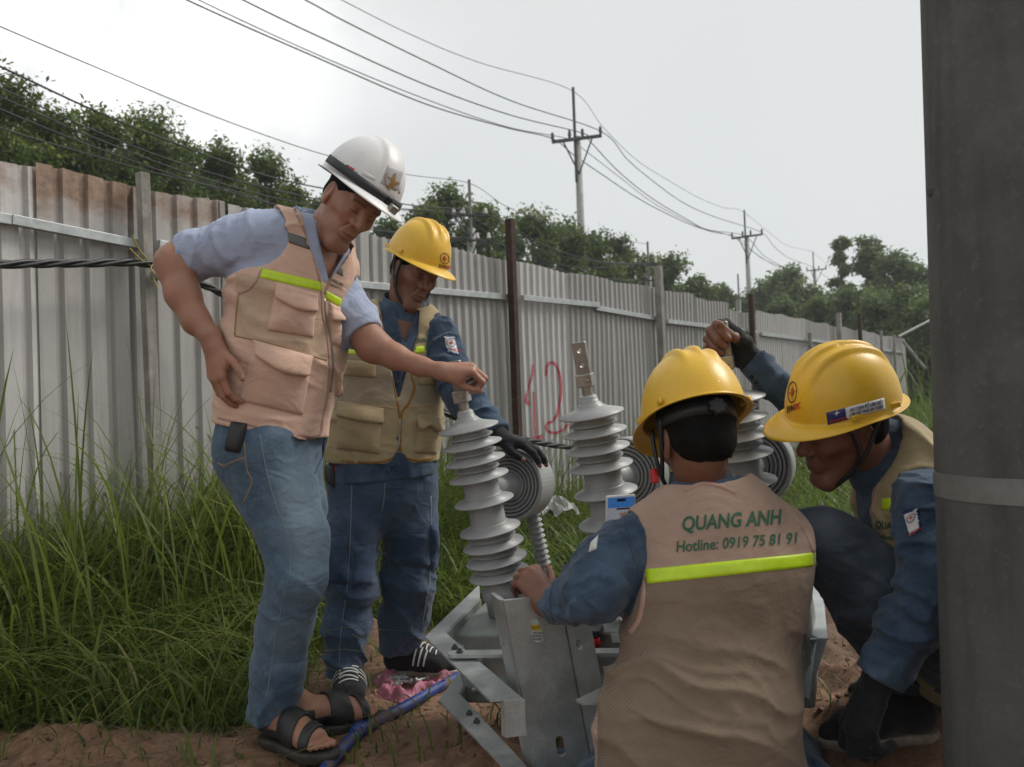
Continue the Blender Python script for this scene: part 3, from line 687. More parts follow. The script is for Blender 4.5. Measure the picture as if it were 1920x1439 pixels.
# near concrete pole at the right edge
def near_pole():
    d = 1.5; e0 = P(1752, 719, d); b0 = P(1938, 719, d); root_p = np.array([b0[0] + .043, b0[1] + .05, 0.])
    root = thing('concrete_pole', root_p, 'thick dark grey concrete pole with a pale metal band at the right edge', 'pole')
    rad = .178; lean = (P(1729, 0, d) - P(1760, 1439, d)); lean = lean / lean[2]
    prof = []
    V = []; n = 64; zs = np.linspace(-.3, 3.2, 60)
    rr = np.random.default_rng(5)
    for z in zs:
        for k in range(n):
            a = 2 * math.pi * k / n; r = rad - .0035 * (z - .9)
            V.append(root_p + lean * (z - .95) * np.array([1, 0, 0]) + np.array([math.cos(a) * r, math.sin(a) * r, z]))
    F = [(i * n + k, i * n + (k + 1) % n, (i + 1) * n + (k + 1) % n, (i + 1) * n + k) for i in range(len(zs) - 1) for k in range(n)]
    mk('shaft', V, F, POLEC, root, True)
    zb = P(1760, 935, d - .12)[2]; c = root_p + np.array([lean[0] * (zb - .95), 0, zb])
    mm = MB(); r = rad + .001; mm.lathe([(r - .004, -.0225), (r + .0012, -.022), (r + .0016, 0), (r + .0012, .022), (r - .004, .0225)], c, np.eye(3), 140); mm.build('band', simple('band_zinc', (.19, .195, .185), .5, .25, .12, 25, .05), root)
    pk = MB(); q = P(1744, 358, d - .02); pk.lathe([(.001, -.012), (.005, -.006), (.006, .002), (.002, .012)], q, np.eye(3), 8); pk.build('chip', POLEC, root)
near_pole()

# ================================================================ grass
def blades(X, Y, H, Wd, bend, seed, seg=4, lv=None, up=None):
    r = np.random.default_rng(seed); n = len(X); Z = gh(X, Y, True) - .01; a = r.uniform(0, 2 * math.pi, n)
    d = np.stack([np.cos(a), np.sin(a), 0 * a], 1); s = np.stack([-np.sin(a + r.normal(0, .5, n)), np.cos(a), 0 * a], 1)
    V = np.zeros((n, seg + 1, 2, 3)); b = np.stack([X, Y, Z], 1)
    for j in range(seg + 1):
        t = j / seg; out = bend * t ** 2; hh = t * (1 - .35 * np.minimum(bend, 1.4) * t * t)
        c = b + d * (H * out * .8)[:, None] + np.stack([0 * H, 0 * H, H * hh], 1)
        w = Wd * (1 - t) ** .6 * (.6 + .8 * min(1, t * 3)) * .5 if j < seg else 0 * Wd
        V[:, j, 0] = c - s * np.asarray(w)[:, None]; V[:, j, 1] = c + s * np.asarray(w)[:, None]
    i = np.arange(n)[:, None] * (seg + 1) * 2 + np.arange(seg)[None] * 2; i = i.ravel()
    F = np.stack([i, i + 1, i + 3, i + 2], 1)
    lv = np.clip(r.beta(1.6, 2.2, n) * .85 + (r.random(n) < .08) * .3, 0, 1) if lv is None else lv
    return V.reshape(-1, 3), F, np.repeat(lv, (seg + 1) * 2)
def grass_obj(name, batches, label):
    VV = []; FF = []; LL = []; n = 0
    for V, F, L in batches: VV.append(V); FF.append(F + n); LL.append(L); n += len(V)
    o = mk(name, np.concatenate(VV), np.concatenate(FF), GRASS, None, True, label=label, cat='grass', kind='stuff'); attr(o, 'lv', np.concatenate(LL))
def fdist(x, y): return (x - FA[0]) * FN[0] + (y - FA[1]) * FN[1]
def build_grass():
    r = np.random.default_rng(3)
    # short turf, left
    n = 60000; X = r.uniform(-3.6, .9, n); Y = 2.3 + (r.random(n) ** 1.5) * 4.4; k = (fdist(X, Y) > .03) & (soilmask(X, Y) < .25 + .8 * r.random(n) ** 2) & (X > -.78 * Y)
    X, Y = X[k], Y[k]; fd = fdist(X, Y); H = (.05 + .12 * r.random(len(X)) ** 1.6) * np.where(X < -.6, 1 + .9 * smooth(1.6, .5, fd), 1.15)
    b = [blades(X, Y, H, .0055 + .003 * r.random(len(X)), r.uniform(.3, 1.6, len(X)), 1, 3)]
    n = 900; X = r.uniform(-1.6, 1.8, n); Y = r.uniform(2.2, 4.4, n); b.append(blades(X, Y, .03 + .05 * r.random(n), np.full(n, .004), r.uniform(.3, 1.6, n), 2, 3))
    grass_obj('short_grass', b, 'short green grass covering the ground on the left up to the bare soil')
    # tall grass by the fence
    b = []
    n = 26000; X = r.uniform(-3.4, -.3, n); Y = r.uniform(2.6, 6.6, n); fd = fdist(X, Y); k = (fd > .03) & (fd < 1.5) & (r.random(n) < smooth(1.55, .45, fd)) & (X > -.75 * Y); X, Y, fd = X[k], Y[k], fd[k]
    cl = .55 + .45 * vnoise(np.stack([X * 2.2, Y * 2.2, 0 * X], 1), 4)
    H = (.20 + .75 * smooth(1.45, .15, fd) * r.random(len(X)) ** .7) * (.6 + .7 * cl); b.append(blades(X, Y, H, .006 + .007 * r.random(len(X)), r.uniform(.25, 1.6, len(X)), 5, 6))
    n = 1500; X = r.uniform(-3.2, -.55, n); Y = r.uniform(2.6, 6, n); fd = fdist(X, Y); k = (fd > .06) & (fd < 1.0) & (X > -.7 * Y); X, Y = X[k], Y[k]
    b.append(blades(X, Y, r.uniform(.65, 1.5, len(X)), .005 + .007 * r.random(len(X)), r.uniform(.1, 1.3, len(X)), 6, 9, lv=np.clip(r.beta(3, 2, len(X)), 0, 1)))
    n = 2600; X = r.uniform(-3.0, -.7, n); Y = r.uniform(2.6, 4.6, n); fd = fdist(X, Y); k = (fd > .5) & (fd < 1.7) & (X > -.7 * Y) & (soilmask(X, Y) < .3); X, Y = X[k], Y[k]
    b.append(blades(X, Y, r.uniform(.2, .5, len(X)), .006 + .004 * r.random(len(X)), r.uniform(1.0, 2.0, len(X)), 7, 6, lv=np.clip(r.beta(2.5, 1.6, len(X)), 0, 1)))
    grass_obj('tall_grass', b, 'tall arching grass growing against the fence on the left')
    # middle weeds
    b = []; n = 16000; X = r.uniform(-.7, 2.2, n); Y = r.uniform(3.4, 8.2, n); fd = fdist(X, Y); k = (fd > .04) & (soilmask(X, Y) < .4) & (fd < 2.9); X, Y, fd = X[k], Y[k], fd[k]
    b.append(blades(X, Y, .10 + .32 * r.random(len(X)) * smooth(2.8, .3, fd) + .05, .007 + .005 * r.random(len(X)), r.uniform(.4, 1.6, len(X)), 8, 5))
    n = 420; X = r.uniform(-.6, 2.0, n); Y = r.uniform(4.2, 8.2, n); fd = fdist(X, Y); k = (fd > .05) & (fd < .8); X, Y = X[k], Y[k]
    b.append(blades(X, Y, r.uniform(.5, 1.15, len(X)), .008 + .004 * r.random(len(X)), r.uniform(.1, .8, len(X)), 9, 8))
    grass_obj('weeds', b, 'green weeds and seedling grass behind the grey insulators')
    # right meadow
    b = []; n = 78000; d = 3.4 * (30 / 3.4) ** r.random(n); X = d * np.where(r.random(n) < .66, r.uniform(.18, .62, n), r.uniform(.62, 1.3, n)); Y = d; fd = fdist(X, Y); k = (fd > .05) & (soilmask(X, Y) < .45); X, Y, d = X[k], Y[k], d[k]
    b.append(blades(X, Y, (.10 + .22 * r.random(len(X)) ** 1.4) * (1 + .03 * d), .0042 * d ** .75, r.uniform(.3, 1.4, len(X)), 10, 4))
    n = 6500; d = r.uniform(8, 26, n); X = d * r.uniform(.40, .62, n); Y = d; fd = fdist(X, Y); k = fd > .15; X, Y, d = X[k], Y[k], d[k]
    b.append(blades(X, Y, r.uniform(.3, 1.0, len(X)) * (1 + .9 * (r.random(len(X)) < .06)), .003 * d ** .75, r.uniform(.15, 1.0, len(X)), 12, 7))
    n = 14000; d = r.uniform(20, 60, n); X = d * r.uniform(.3, 1.2, n); b.append(blades(X, d, r.uniform(.3, .9, n), .02 + .01 * r.random(n), r.uniform(.2, 1, n), 13, 3))
    grass_obj('meadow_grass', b, 'long meadow grass stretching away between the fence and the grey pole')
build_grass()
print('env', round(time.time() - T0, 1))
# ================================================================ switchgear (recloser) with its galvanised frame
def m_poly():
    t = NT('grey_polymer'); n = t.noise(8, 5, .6); n2 = t.noise(60, 3)
    col = t.mix(t.rng(n, .3, .7), (.25, .256, .256), (.33, .336, .334)); dirt = t.rng(t.noise(5, 5, .65), .55, .75)
    col = t.mix(t.mth('MULTIPLY', dirt, .4), col, (.16, .14, .12))
    dr = t.rng(t.vor(260), .1, .36, 1, 0); m = t.mth('MULTIPLY', dr, t.rng(t.noise(18, 3), .45, .6))
    return t.fin(col, t.rng(m, 0, 1, .42, .12), 0, t.bump(m, .22, .0015, t.bump(n2, .04, .003)), .5)
POLY = m_poly()
TANKM = simple('tank_grey_green', (.235, .255, .235), .5, 0, .14, 14, .08)
CASTM = simple('cast_terminal', (.36, .34, .30), .42, .65, .15, 30, .1)
REDPL = simple('red_plastic', (.48, .012, .015), .35, 0, .1, 20, .03)
YEL = two('sticker_yellow', (.62, .42, .02)); WHT = two('sticker_white', (.62, .62, .60)); INK = two('black_ink', (.012, .012, .014))
bcen = [P(907, 936, 2.5), P(1135, 919, 2.35), P(1391, 900, 2.21)]
BAX = nrm(CU * math.cos(R_(10.8)) - CR * math.sin(R_(10.8)) - CF * math.sin(R_(6)))
E1 = bcen[2] - bcen[0]; E1 = nrm(E1 - BAX * (E1 @ BAX)); E2 = np.cross(BAX, E1); E2 = E2 if E2[1] > 0 else -E2
BM = np.stack([E1, E2, BAX], 1)
rec_base = bcen[1] - BAX * .45
REC = thing('recloser', (rec_base[0], rec_base[1], .1), 'grey three phase pole switch with ribbed insulators in a galvanised frame', 'electrical switch')
SH = [0.218, .170, .123, .074, 0, -.086, -.133, -.179, -.224]
def shed_prof(r, r0, top=False):
    # thin skirt, slightly drooping, rounded rim
    return [(r0 * .96, .016), (r0 + .006, .0125), (r * .6, .0065), (r * .985, -.0035), (r, -.0058), (r * .988, -.0075), (r * .6, -.0035), (r0 + .004, -.004), (r0 * .96, -.008)]
for bi, c in enumerate(bcen):
    tl = [R_(1), 0, -R_(1)][bi]; ax = nrm(BAX - E1 * math.sin(tl)); M = axes(ax, E1)
    body = MB(); body.lathe([(.058, -.345), (.058, -.30), (.064, -.295), (.064, -.27), (.0565, -.262), (.0565, -.09), (.052, -.08), (.0515, .21), (.045, .228), (.03, .245), (.024, .25), (.024, .262), (.018, .268)], c, M, 44)
    b = body.build('bushing', POLY, REC, smooth=True)
    for k, s in enumerate(SH):
        mm = MB()
        if k == 0: mm.lathe([(.024, .040), (.026, .031), (.032, .022), (.048, .012), (.0885, -.001), (.0895, -.0045), (.087, -.0065), (.055, -.0), (.045, -.004)], c + ax * s, M, 52)
        else: mm.lathe(shed_prof(.0888 if k < 5 else .0915, .0515), c + ax * s, M, 52)
        mm.build('shed', POLY, b, smooth=True)
    for s in (.195, .147, .099, -.109, -.155, -.201):
        mm = MB(); mm.lathe(shed_prof(.0665 if s > 0 else .071, .0515), c + ax * s, M, 44); mm.build('small_shed', POLY, b, smooth=True)
    # terminal
    t = c + ax * .275; mm = MB(); mm.lathe([(.014, -.012), (.014, .02)], t, M, 20); mm.build('terminal_pin', CASTM, b)
    mm = MB(); mm.box(t + ax * .034, (.0225, .017, .018), M); mm.box(t + ax * .034 + E2 * -.02 + E1 * .012, (.004, .006, .004), M); mm.build('terminal_clamp', CASTM, b, bevel=.003)
    cu = bpy.data.curves.new('pad', 'CURVE'); cu.dimensions = '2D'; cu.fill_mode = 'BOTH'; cu.extrude = .004; cu.bevel_depth = .0008
    def spl(pts):
        s = cu.splines.new('POLY'); s.points.add(len(pts) - 1); s.use_cyclic_u = True
        for q, p in zip(s.points, pts): q.co = (p[0], p[1], 0, 1)
    spl([(-.0205, 0), (.0205, 0), (.0205, .086), (.0185, .088), (-.0185, .088), (-.0205, .086)])
    for hy in (.026, .066): spl([(.008 * math.cos(a), hy + .008 * math.sin(a)) for a in np.linspace(0, 2 * math.pi, 17)[:-1]])
    tmp = bpy.data.objects.new('tmp', cu); COL.objects.link(tmp); dg = bpy.context.evaluated_depsgraph_get(); me = bpy.data.meshes.new_from_object(tmp.evaluated_get(dg))
    v = np.array([x.co for x in me.vertices]); fs = [tuple(p.vertices) for p in me.polygons]; bpy.data.objects.remove(tmp)
    pr = nrm(E1 * .93 - E2 * .36 * 0 + E2 * -.2); pn = np.cross(pr, ax)
    mk('terminal_pad', t + ax * .05 + v[:, [0]] * pr + v[:, [1]] * ax + v[:, [2]] * pn, fs, CASTM, b)
    # horizontal neck and grooved drum behind the column
    A = nrm(E2 * [1, 1, 0] + [0, 0, -.02]); MD = axes(A, E1); a0 = c + BAX * .025
    mm = MB(); mm.lathe([(.036, .0), (.036, .15), (.042, .155), (.042, .2), (.05, .205)], a0, MD, 32); d = mm.build('drum_neck', POLY, REC, smooth=True)
    prof = [(.05, .20)]
    for r in (.056, .068, .080, .091): prof += [(r - .003, .209), (r, .198), (r + .005, .197), (r + .007, .209)]
    prof += [(.101, .209), (.104, .192), (.111, .19), (.115, .195), (.115, .31), (.110, .325), (.06, .33)]
    mm = MB(); mm.lathe(prof, a0, MD, 56); mm.build('drum', POLY, REC, smooth=False, bevel=.001)
    # small ribbed post under the drum
    pc = a0 + A * .27 - BAX * .1; prof = []
    for k in range(14): prof += [(.017, -.018 * k), (.026, -.018 * k - .008), (.0262, -.018 * k - .0095), (.017, -.018 * k - .0125)]
    mm = MB(); mm.lathe([(.02, .012)] + prof + [(.02, -.3)], pc + E1 * .035, M, 24); mm.build('ribbed_post', POLY, REC, smooth=True)
# tank
tc0 = (bcen[0] + bcen[2]) / 2 - BAX * (.345 + .105)
TL_ = np.linalg.norm(bcen[2] - bcen[0]) / 2 + .11
mm = MB(); mm.box(tc0, (TL_, .15, .105), BM); TANK = mm.build('tank', TANKM, REC, bevel=.008)
TF = tc0 - E2 * .152                                                # front face centre
for s in (-1, 1):
    mm = MB(); mm.box(tc0 + E1 * s * (TL_ + .0022) + BAX * .03, (.002, .14, .06), BM); mm.build('end_plate', TANKM, REC)
for u, v in ((-TL_ + .03, .07), (-TL_ + .035, .01), (-TL_ + .04, -.06), (TL_ - .04, .07), (TL_ - .04, -.06), (.10, .05), (.13, .02)):
    mm = MB(); mm.lathe([(.009, 0), (.009, .006), (.006, .008)], TF + E1 * u + BAX * v, axes(-E2, E1), 6); mm.build('bolt', GALV, REC)
mm = MB(); mm.box(TF + E1 * 0 - BAX * .045 - E2 * .004, (TL_ - .05, .004, .018), BM); mm.build('tank_rib', TANKM, REC)
# caution sticker and red indicator on the front face
def text_mesh(s, size=1., bold=.0, align='CENTER'):
    cu = bpy.data.curves.new('t', 'FONT'); cu.body = s; cu.size = size; cu.align_x = align; cu.offset = bold; cu.resolution_u = 3
    o = bpy.data.objects.new('t', cu); COL.objects.link(o); dg = bpy.context.evaluated_depsgraph_get(); me = bpy.data.meshes.new_from_object(o.evaluated_get(dg))
    v = np.array([x.co for x in me.vertices])[:, :2]; f = [tuple(p.vertices) for p in me.polygons]; bpy.data.objects.remove(o); return v, f
stc = PPL(1010, 1190, TF, E2)
def on_tank(name, quad_or, mat, off, v=None, f=None, par=None):
    if v is None: (u0, v0, u1, v1) = quad_or; v = np.array([(u0, v0), (u1, v0), (u1, v1), (u0, v1)]); f = [(0, 1, 2, 3)]
    return mk(name, stc - E2 * off + v[:, [0]] * E1 + v[:, [1]] * BAX, f, mat, par or REC, solid=.0004)
sk = on_tank('caution_sticker', (-.028, -.03, .03, .03), WHT, .0012); on_tank('sticker_header', (-.028, .012, .03, .03), YEL, .0018, par=sk)
for txt, sz, y in (('CAUTION', .0125, .0165), ('GROUND', .008, .003), ('CONNECTOR', .008, -.006), ('REQUIRED AT', .008, -.015), ('THIS POINT', .008, -.024)):
    v, f = text_mesh(txt, sz); on_tank('lettering', None, INK, .0024, v + [.001, y], f, sk)
rk = PPL(1112, 1204, TF - E2 * .03, E2)
mm = MB(); mm.lathe([(.016, -.012), (.02, -.01), (.02, .01), (.016, .012)], rk, BM, 24); mm.build('red_knob', REDPL, REC, smooth=True)
mm = MB(); mm.box(rk + BAX * .026 + E2 * .01, (.026, .02, .008), BM); mm.build('knob_bracket', BLK, REC, bevel=.002)
mm = MB(); mm.box(rk + E1 * .06 + E2 * .029 - BAX * .004, (.018, .001, .012), BM); mm.build('label_plate', WHT, REC)
for u in (.075, .105):
    mm = MB(); mm.lathe([(.008, 0), (.008, .012), (.004, .014)], rk + E1 * u + BAX * .05 + E2 * .025, axes(-E2, E1), 6); mm.build('bolt', GALV, REC)
# galvanised frame rings
def ring(name, outer, inner, z, th=.005, fl=.05):
    o = [PZ(a, b, z) for a, b in outer]; i = [PZ(a, b, z) for a, b in inner]; m = MB(); n = len(o)
    for k in range(n - 1): m.prism([o[k], o[k + 1], i[k + 1], i[k]], (0, 0, -th))
    ob = m.build(name, GALV, REC)
    m = MB()
    for k in range(n - 1):
        d = nrm(i[k + 1] - i[k]); s = nrm(np.cross(d, [0, 0, 1])); s = s if s @ (o[k] - i[k]) < 0 else -s
        m.prism([i[k] - [0, 0, .003], i[k + 1] - [0, 0, .003], i[k + 1] - [0, 0, fl], i[k] - [0, 0, fl]], s * .004)
    m.build('frame_flange', GALV, REC); return ob
ring('upper_frame', [(899, 1096), (797, 1194), (919, 1313)], [(900, 1122), (834, 1186), (976, 1307)], .335)
ring('lower_frame', [(858, 1264), (823, 1313), (946, 1441), (1010, 1520)], [(878, 1277), (861, 1301), (990, 1441), (1060, 1520)], .15)
ring('upper_frame', [(1541, 1088), (1552, 1197)], [(1508, 1090), (1516, 1200)], .335)
m = MB(); q = [P(1552, 1197, 2.13), P(1517, 1311, 2.0), P(1498, 1300, 2.02), P(1532, 1197, 2.15)]; m.prism(q, (0, .004, -.004)); m.build('side_plate', GALV, REC)
m = MB(); q = [P(1534, 1196, 2.15), P(1500, 1299, 2.03), P(1478, 1290, 2.12), P(1500, 1180, 2.2)]; m.prism(q, (.003, .004, -.003)); m.build('side_plate', GALV, REC)
m = MB(); m.prism([PZ(a, b, .335) for a, b in ((1080, 1312), (1092, 1318), (1138, 1316), (1180, 1290), (1150, 1278))], (0, 0, -.005)); m.build('upper_frame', GALV, REC)
m = MB(); m.prism([PZ(a, b, .330) for a, b in ((938, 1312), (976, 1308), (984, 1312), (946, 1316))], (0, 0, -.075)); m.build('frame_lug', GALV, REC)
b0 = PZ(856, 1230, .342); b1 = PZ(1500, 1222, .342); dd = nrm(b1 - b0); sd_ = np.cross([0, 0, 1], dd)
poly = [b0 + dd * (-.021 * math.cos(a)) + sd_ * (.021 * math.sin(a)) for a in np.linspace(math.pi / 2, -math.pi / 2, 11)] + [b1 - sd_ * .021, b1 + sd_ * .021]
m = MB(); m.prism(poly, (0, 0, .008)); m.build('strap_bar', GALV, REC)
m = MB(); m.box((b0 + b1) / 2 + sd_ * .03 - [0, 0, .03], (np.linalg.norm(b1 - b0) / 2 - .06, .003, .028), np.stack([dd, sd_, [0, 0, 1]], 1)); m.build('strap_bar', GALV, REC)
for a, b_, z in ((862, 1225, .349), (853, 1217, .336), (880, 1340, .151), (894, 1355, .151), (968, 1320, .3), (870, 1290, .12)):
    m = MB(); m.lathe([(.0085, -.004), (.0085, .005), (.005, .007), (.005, .011)], PZ(a, b_, z), np.eye(3), 6); m.build('bolt', DSTEEL, REC)
# holed channel in front of the tank
CHV = -BAX
def holed(name, p0, p1, length, holes, th=.0095):
    u = p1 - p0; w = np.linalg.norm(u); u = u / w; nn = nrm(np.cross(u, CHV)); cu = bpy.data.curves.new('c', 'CURVE'); cu.dimensions = '2D'; cu.fill_mode = 'BOTH'; cu.extrude = th / 2
    def spl(pts):
        s = cu.splines.new('POLY'); s.points.add(len(pts) - 1); s.use_cyclic_u = True
        for q, p in zip(s.points, pts): q.co = (p[0], p[1], 0, 1)
    spl([(0, 0), (w, 0), (w, length), (0, length)])
    for h in holes: spl(h)
    t = bpy.data.objects.new('t', cu); COL.objects.link(t); dg = bpy.context.evaluated_depsgraph_get(); me = bpy.data.meshes.new_from_object(t.evaluated_get(dg))
    v = np.array([x.co for x in me.vertices]); f = [tuple(p.vertices) for p in me.polygons]; bpy.data.objects.remove(t)
    return mk(name, p0 + v[:, [0]] * u + v[:, [1]] * CHV + v[:, [2]] * nn, f, GALV, REC)
def circ(x, y, r, a0=0, a1=2 * math.pi, n=20): return [(x + r * math.cos(a), y + r * math.sin(a)) for a in np.linspace(a0, a1, n, endpoint=False)]
cA, cB, cC, cD = P(923, 1112, 1.93), P(943, 1126, 1.86), P(1046, 1114, 1.90), P(1096, 1122, 1.955)
def uv(px, py, p0, p1):
    u = nrm(p1 - p0); n = np.cross(u, CHV); q = PPL(px, py, p0, n) - p0; A = np.stack([u, CHV], 1); return np.linalg.lstsq(A, q, rcond=None)[0]
k = uv(1007, 1190, cB, cC); keyh = [(k[0] + .0165 * math.cos(a), k[1] + .0165 * math.sin(a)) for a in np.linspace(R_(-52), R_(232), 22)] + [(k[0] - .0095, k[1] - .03), (k[0] - .006, k[1] - .037), (k[0] + .006, k[1] - .037), (k[0] + .0095, k[1] - .03)]
s = uv(1050, 1398, cB, cC); slot = [(s[0] + .0105 * math.cos(a), s[1] + .014 + .0105 * math.sin(a)) for a in np.linspace(0, math.pi, 9)] + [(s[0] + .0105 * math.cos(a), s[1] - .014 + .0105 * math.sin(a)) for a in np.linspace(math.pi, 2 * math.pi, 9)]
LCH = .56
holed('mounting_channel', cB, cC, LCH, [keyh, slot])
h = uv(949, 1210, cA, cB); holed('channel_flange', cA, cB - nrm(cB - cA) * .004, LCH, [circ(h[0], h[1], .008)])
h = uv(1081, 1208, cC, cD); holed('channel_flange', cC + nrm(cD - cC) * .004, cD, LCH * .8, [circ(h[0], h[1], .0115)])
print('equip', round(time.time() - T0, 1))
# ================================================================ cloth, skin and helmet materials
def wrinkle(t, prev, k=1.):
    a = t.noise(9, 2, .45, t.tc('Object', (1, 1, 1.5)), .9); b = t.noise(26, 2, .45, t.tc('Object', (1, 1, 1.8)), .6)
    ra = t.mth('ABSOLUTE', t.mth('SUBTRACT', a, .5)); rb = t.mth('ABSOLUTE', t.mth('SUBTRACT', b, .5))
    return t.bump(t.rng(rb, 0, .2, 1, 0), .10 * k, .006, t.bump(t.rng(ra, 0, .2, 1, 0), .22 * k, .012, prev))
def m_denim(name, a, b, fade):
    t = NT(name); n = t.noise(7, 5, .6); n2 = t.noise(34, 5, .7); w = t.noise(1, 2, .5, t.tc('Object', (900, 900, 260)))
    col = t.mix(t.rng(n, .3, .7), a, b); col = t.mix(t.mth('MULTIPLY', t.rng(n2, .45, .75), .35), col, fade)
    f = t.at('fade'); col = t.mix(t.mth('MULTIPLY', f, .75), col, fade)
    col = t.mix(t.mth('MULTIPLY', t.rng(w, .4, .7), .25), col, fade)
    return t.fin(col, .9, 0, wrinkle(t, t.bump(w, .3, .0015, t.bump(n2, .25, .006)), 1.1), .2, sheen=.15)
def m_cloth(name, c, var=.12, sc=9, wsc=700, rough=.85):
    t = NT(name); n = t.noise(sc, 5, .6); n2 = t.noise(40, 5, .65); w = t.noise(wsc, 2, .5)
    col = t.mix(t.rng(n, .3, .7), [x * (1 - var) for x in c], [x * (1 + var * .6) for x in c])
    col = t.mix(t.mth('MULTIPLY', t.rng(n2, .55, .8), .18), col, [x * .55 for x in c])
    return t.fin(col, rough, 0, wrinkle(t, t.bump(w, .15, .001, t.bump(n2, .22, .006)), .8), .25, sheen=.1)
def m_mesh(name, c, dark, sc=330):
    t = NT(name); v = t.vor(sc); n = t.noise(8, 4); hole = t.rng(v, .18, .42, 1, 0)
    base = t.mix(t.rng(n, .3, .7), [x * .88 for x in c], [x * 1.08 for x in c]); col = t.mix(t.mth('MULTIPLY', hole, .8), base, dark)
    return t.fin(col, .85, 0, t.bump(hole, -.3, .002, t.bump(t.noise(36, 4), .25, .006)), .25)
def m_vest(name, c, cm, dark, grid=0.):
    t = NT(name); n = t.noise(9, 5, .6); n2 = t.noise(40, 5, .65); w = t.noise(700, 2, .5); a = t.rng(t.at('meshm'), .4, .6)
    col = t.mix(t.rng(n, .3, .7), [x * .88 for x in c], [x * 1.07 for x in c]); col = t.mix(t.mth('MULTIPLY', t.rng(n2, .55, .8), .2), col, [x * .55 for x in c])
    if grid:
        sep = t.N.new('ShaderNodeSeparateXYZ'); t.L.new(t.tc(), sep.inputs[0]); k = 2 * math.pi / grid
        wv = t.mth('MULTIPLY', t.mth('SINE', t.mth('MULTIPLY', sep.outputs[0], k * .9)), t.mth('SINE', t.mth('MULTIPLY', sep.outputs[2], k)))
        hole = t.rng(wv, .05, .6)
    else: hole = t.rng(t.vor(420), .15, .5, .6, 0)
    base = t.mix(t.rng(n, .3, .7), [x * .86 for x in cm], [x * 1.08 for x in cm]); ms = t.mix(t.mth('MULTIPLY', hole, .75), base, dark)
    col = t.mix(a, col, ms)
    return t.fin(col, .85, 0, wrinkle(t, t.bump(w, .15, .001, t.bump(n2, .25, .006)), .75), .25, sheen=.1)
def m_skin(name, c):
    t = NT(name); n = t.noise(12, 5, .6); n2 = t.noise(130, 4, .7); tint = t.at('tint', out='Color')
    col = t.mix(t.rng(n, .3, .7), [x * .84 for x in c], [c[0] * 1.12, c[1] * 1.08, c[2] * 1.06])
    col = t.mix(t.mth('MULTIPLY', t.rng(n2, .5, .75), .3), col, [c[0] * .7, c[1] * .55, c[2] * .5]); m3 = t.noise(38, 4, .65); col = t.mix(t.mth('MULTIPLY', t.rng(m3, .45, .75), .35), col, [c[0] * 1.15, c[1] * .78, c[2] * .72]); col = t.mix(t.mth('MULTIPLY', t.rng(t.noise(5, 3), .5, .7), .25), col, [x * .62 for x in c]); col = t.mix(1., col, tint, 'MULTIPLY')
    return t.fin(col, t.rng(m3, .3, .7, .36, .6), 0, t.bump(t.noise(420, 3), .3, .0006, t.bump(n2, .5, .0022, t.bump(t.noise(28, 3), .25, .006))), .45, sub=.10)
def m_helmet(name, c, rough=.28, wet=1.):
    t = NT(name); n = t.noise(9, 5, .6); sc = t.rng(t.noise(5, 6, .75, t.tc('Object', (5, 22, 22)), .6), .66, .72)
    col = t.mix(t.rng(n, .35, .7), [x * .9 for x in c], c); col = t.mix(t.mth('MULTIPLY', t.rng(t.noise(16, 6, .7), .56, .8), .35), col, [c[0] * .5, c[1] * .45, c[2] * .5 + .02]); col = t.mix(t.mth('MULTIPLY', sc, .3), col, [x * .4 for x in c])
    dr = t.rng(t.vor(150), .10, .32, wet, 0); m = t.mth('MULTIPLY', dr, t.rng(t.noise(14, 3), .48, .56))
    return t.fin(col, t.rng(m, 0, 1, rough + .1, .08), 0, t.bump(m, .3, .0012, t.bump(t.noise(50, 4), .03, .004)), .5)
HYEL = m_helmet('helmet_yellow', (.74, .445, .03)); HWHT = m_helmet('helmet_white', (.72, .71, .70), .3, 0.)
DEN1 = m_denim('denim_mid', (.026, .058, .105), (.052, .100, .160), (.19, .25, .30)); DEN2 = m_denim('denim_dark', (.014, .030, .064), (.032, .058, .105), (.10, .14, .20))
DEN3 = m_denim('denim_shirt', (.013, .027, .055), (.030, .056, .098), (.11, .16, .225)); DEN4 = m_denim('denim_black', (.018, .028, .046), (.040, .054, .078), (.13, .155, .18))
VPINK = m_vest('vest_pink_beige', (.62, .415, .32), (.52, .375, .27), (.30, .21, .15)); VBACK = m_vest('vest_shaded', (.37, .255, .195), (.215, .155, .11), (.10, .072, .05), .0052); VTRIM = m_cloth('vest_trim', (.40, .245, .19))  # VBACK repeats VPINK darker: shade on the turned-away back put into the colour
VKHA = m_vest('vest_khaki', (.36, .285, .165), (.31, .26, .185), (.13, .105, .075)); VGOLD = m_cloth('vest_gold_trim', (.26, .13, .028))
SHIRT = m_cloth('shirt_blue', (.34, .39, .52), .06, 14); LIME = two('lime_reflective', (.52, .72, .015), .4); GREYB = two('grey_reflective', (.12, .125, .12), .5)
SKIN1 = m_skin('skin_tan', (.33, .17, .112)); SKIN2 = m_skin('skin_brown', (.20, .095, .06)); SKIN3 = m_skin('skin_deep', (.18, .082, .05))
HAIR = simple('black_hair', (.008, .0075, .007), .85, 0, .3, 60, .8, spec=.15, bsc=420); GLOVE = m_cloth('black_knit', (.014, .014, .015), .2, 20, 350)
LEATH = simple('black_leather', (.018, .018, .019), .5, 0, .2, 25, .3); SOLE = simple('shoe_sole', (.28, .24, .19), .8, 0, .25, 25, .3); DSOLE = simple('dark_sole', (.05, .042, .035), .8, 0, .3, 25, .3)
SHOEM = m_cloth('black_canvas', (.018, .018, .02), .2, 20); GREENP = two('green_print', (.018, .10, .048), .7); GOLD = two('gold_print', (.28, .16, .03), .4)
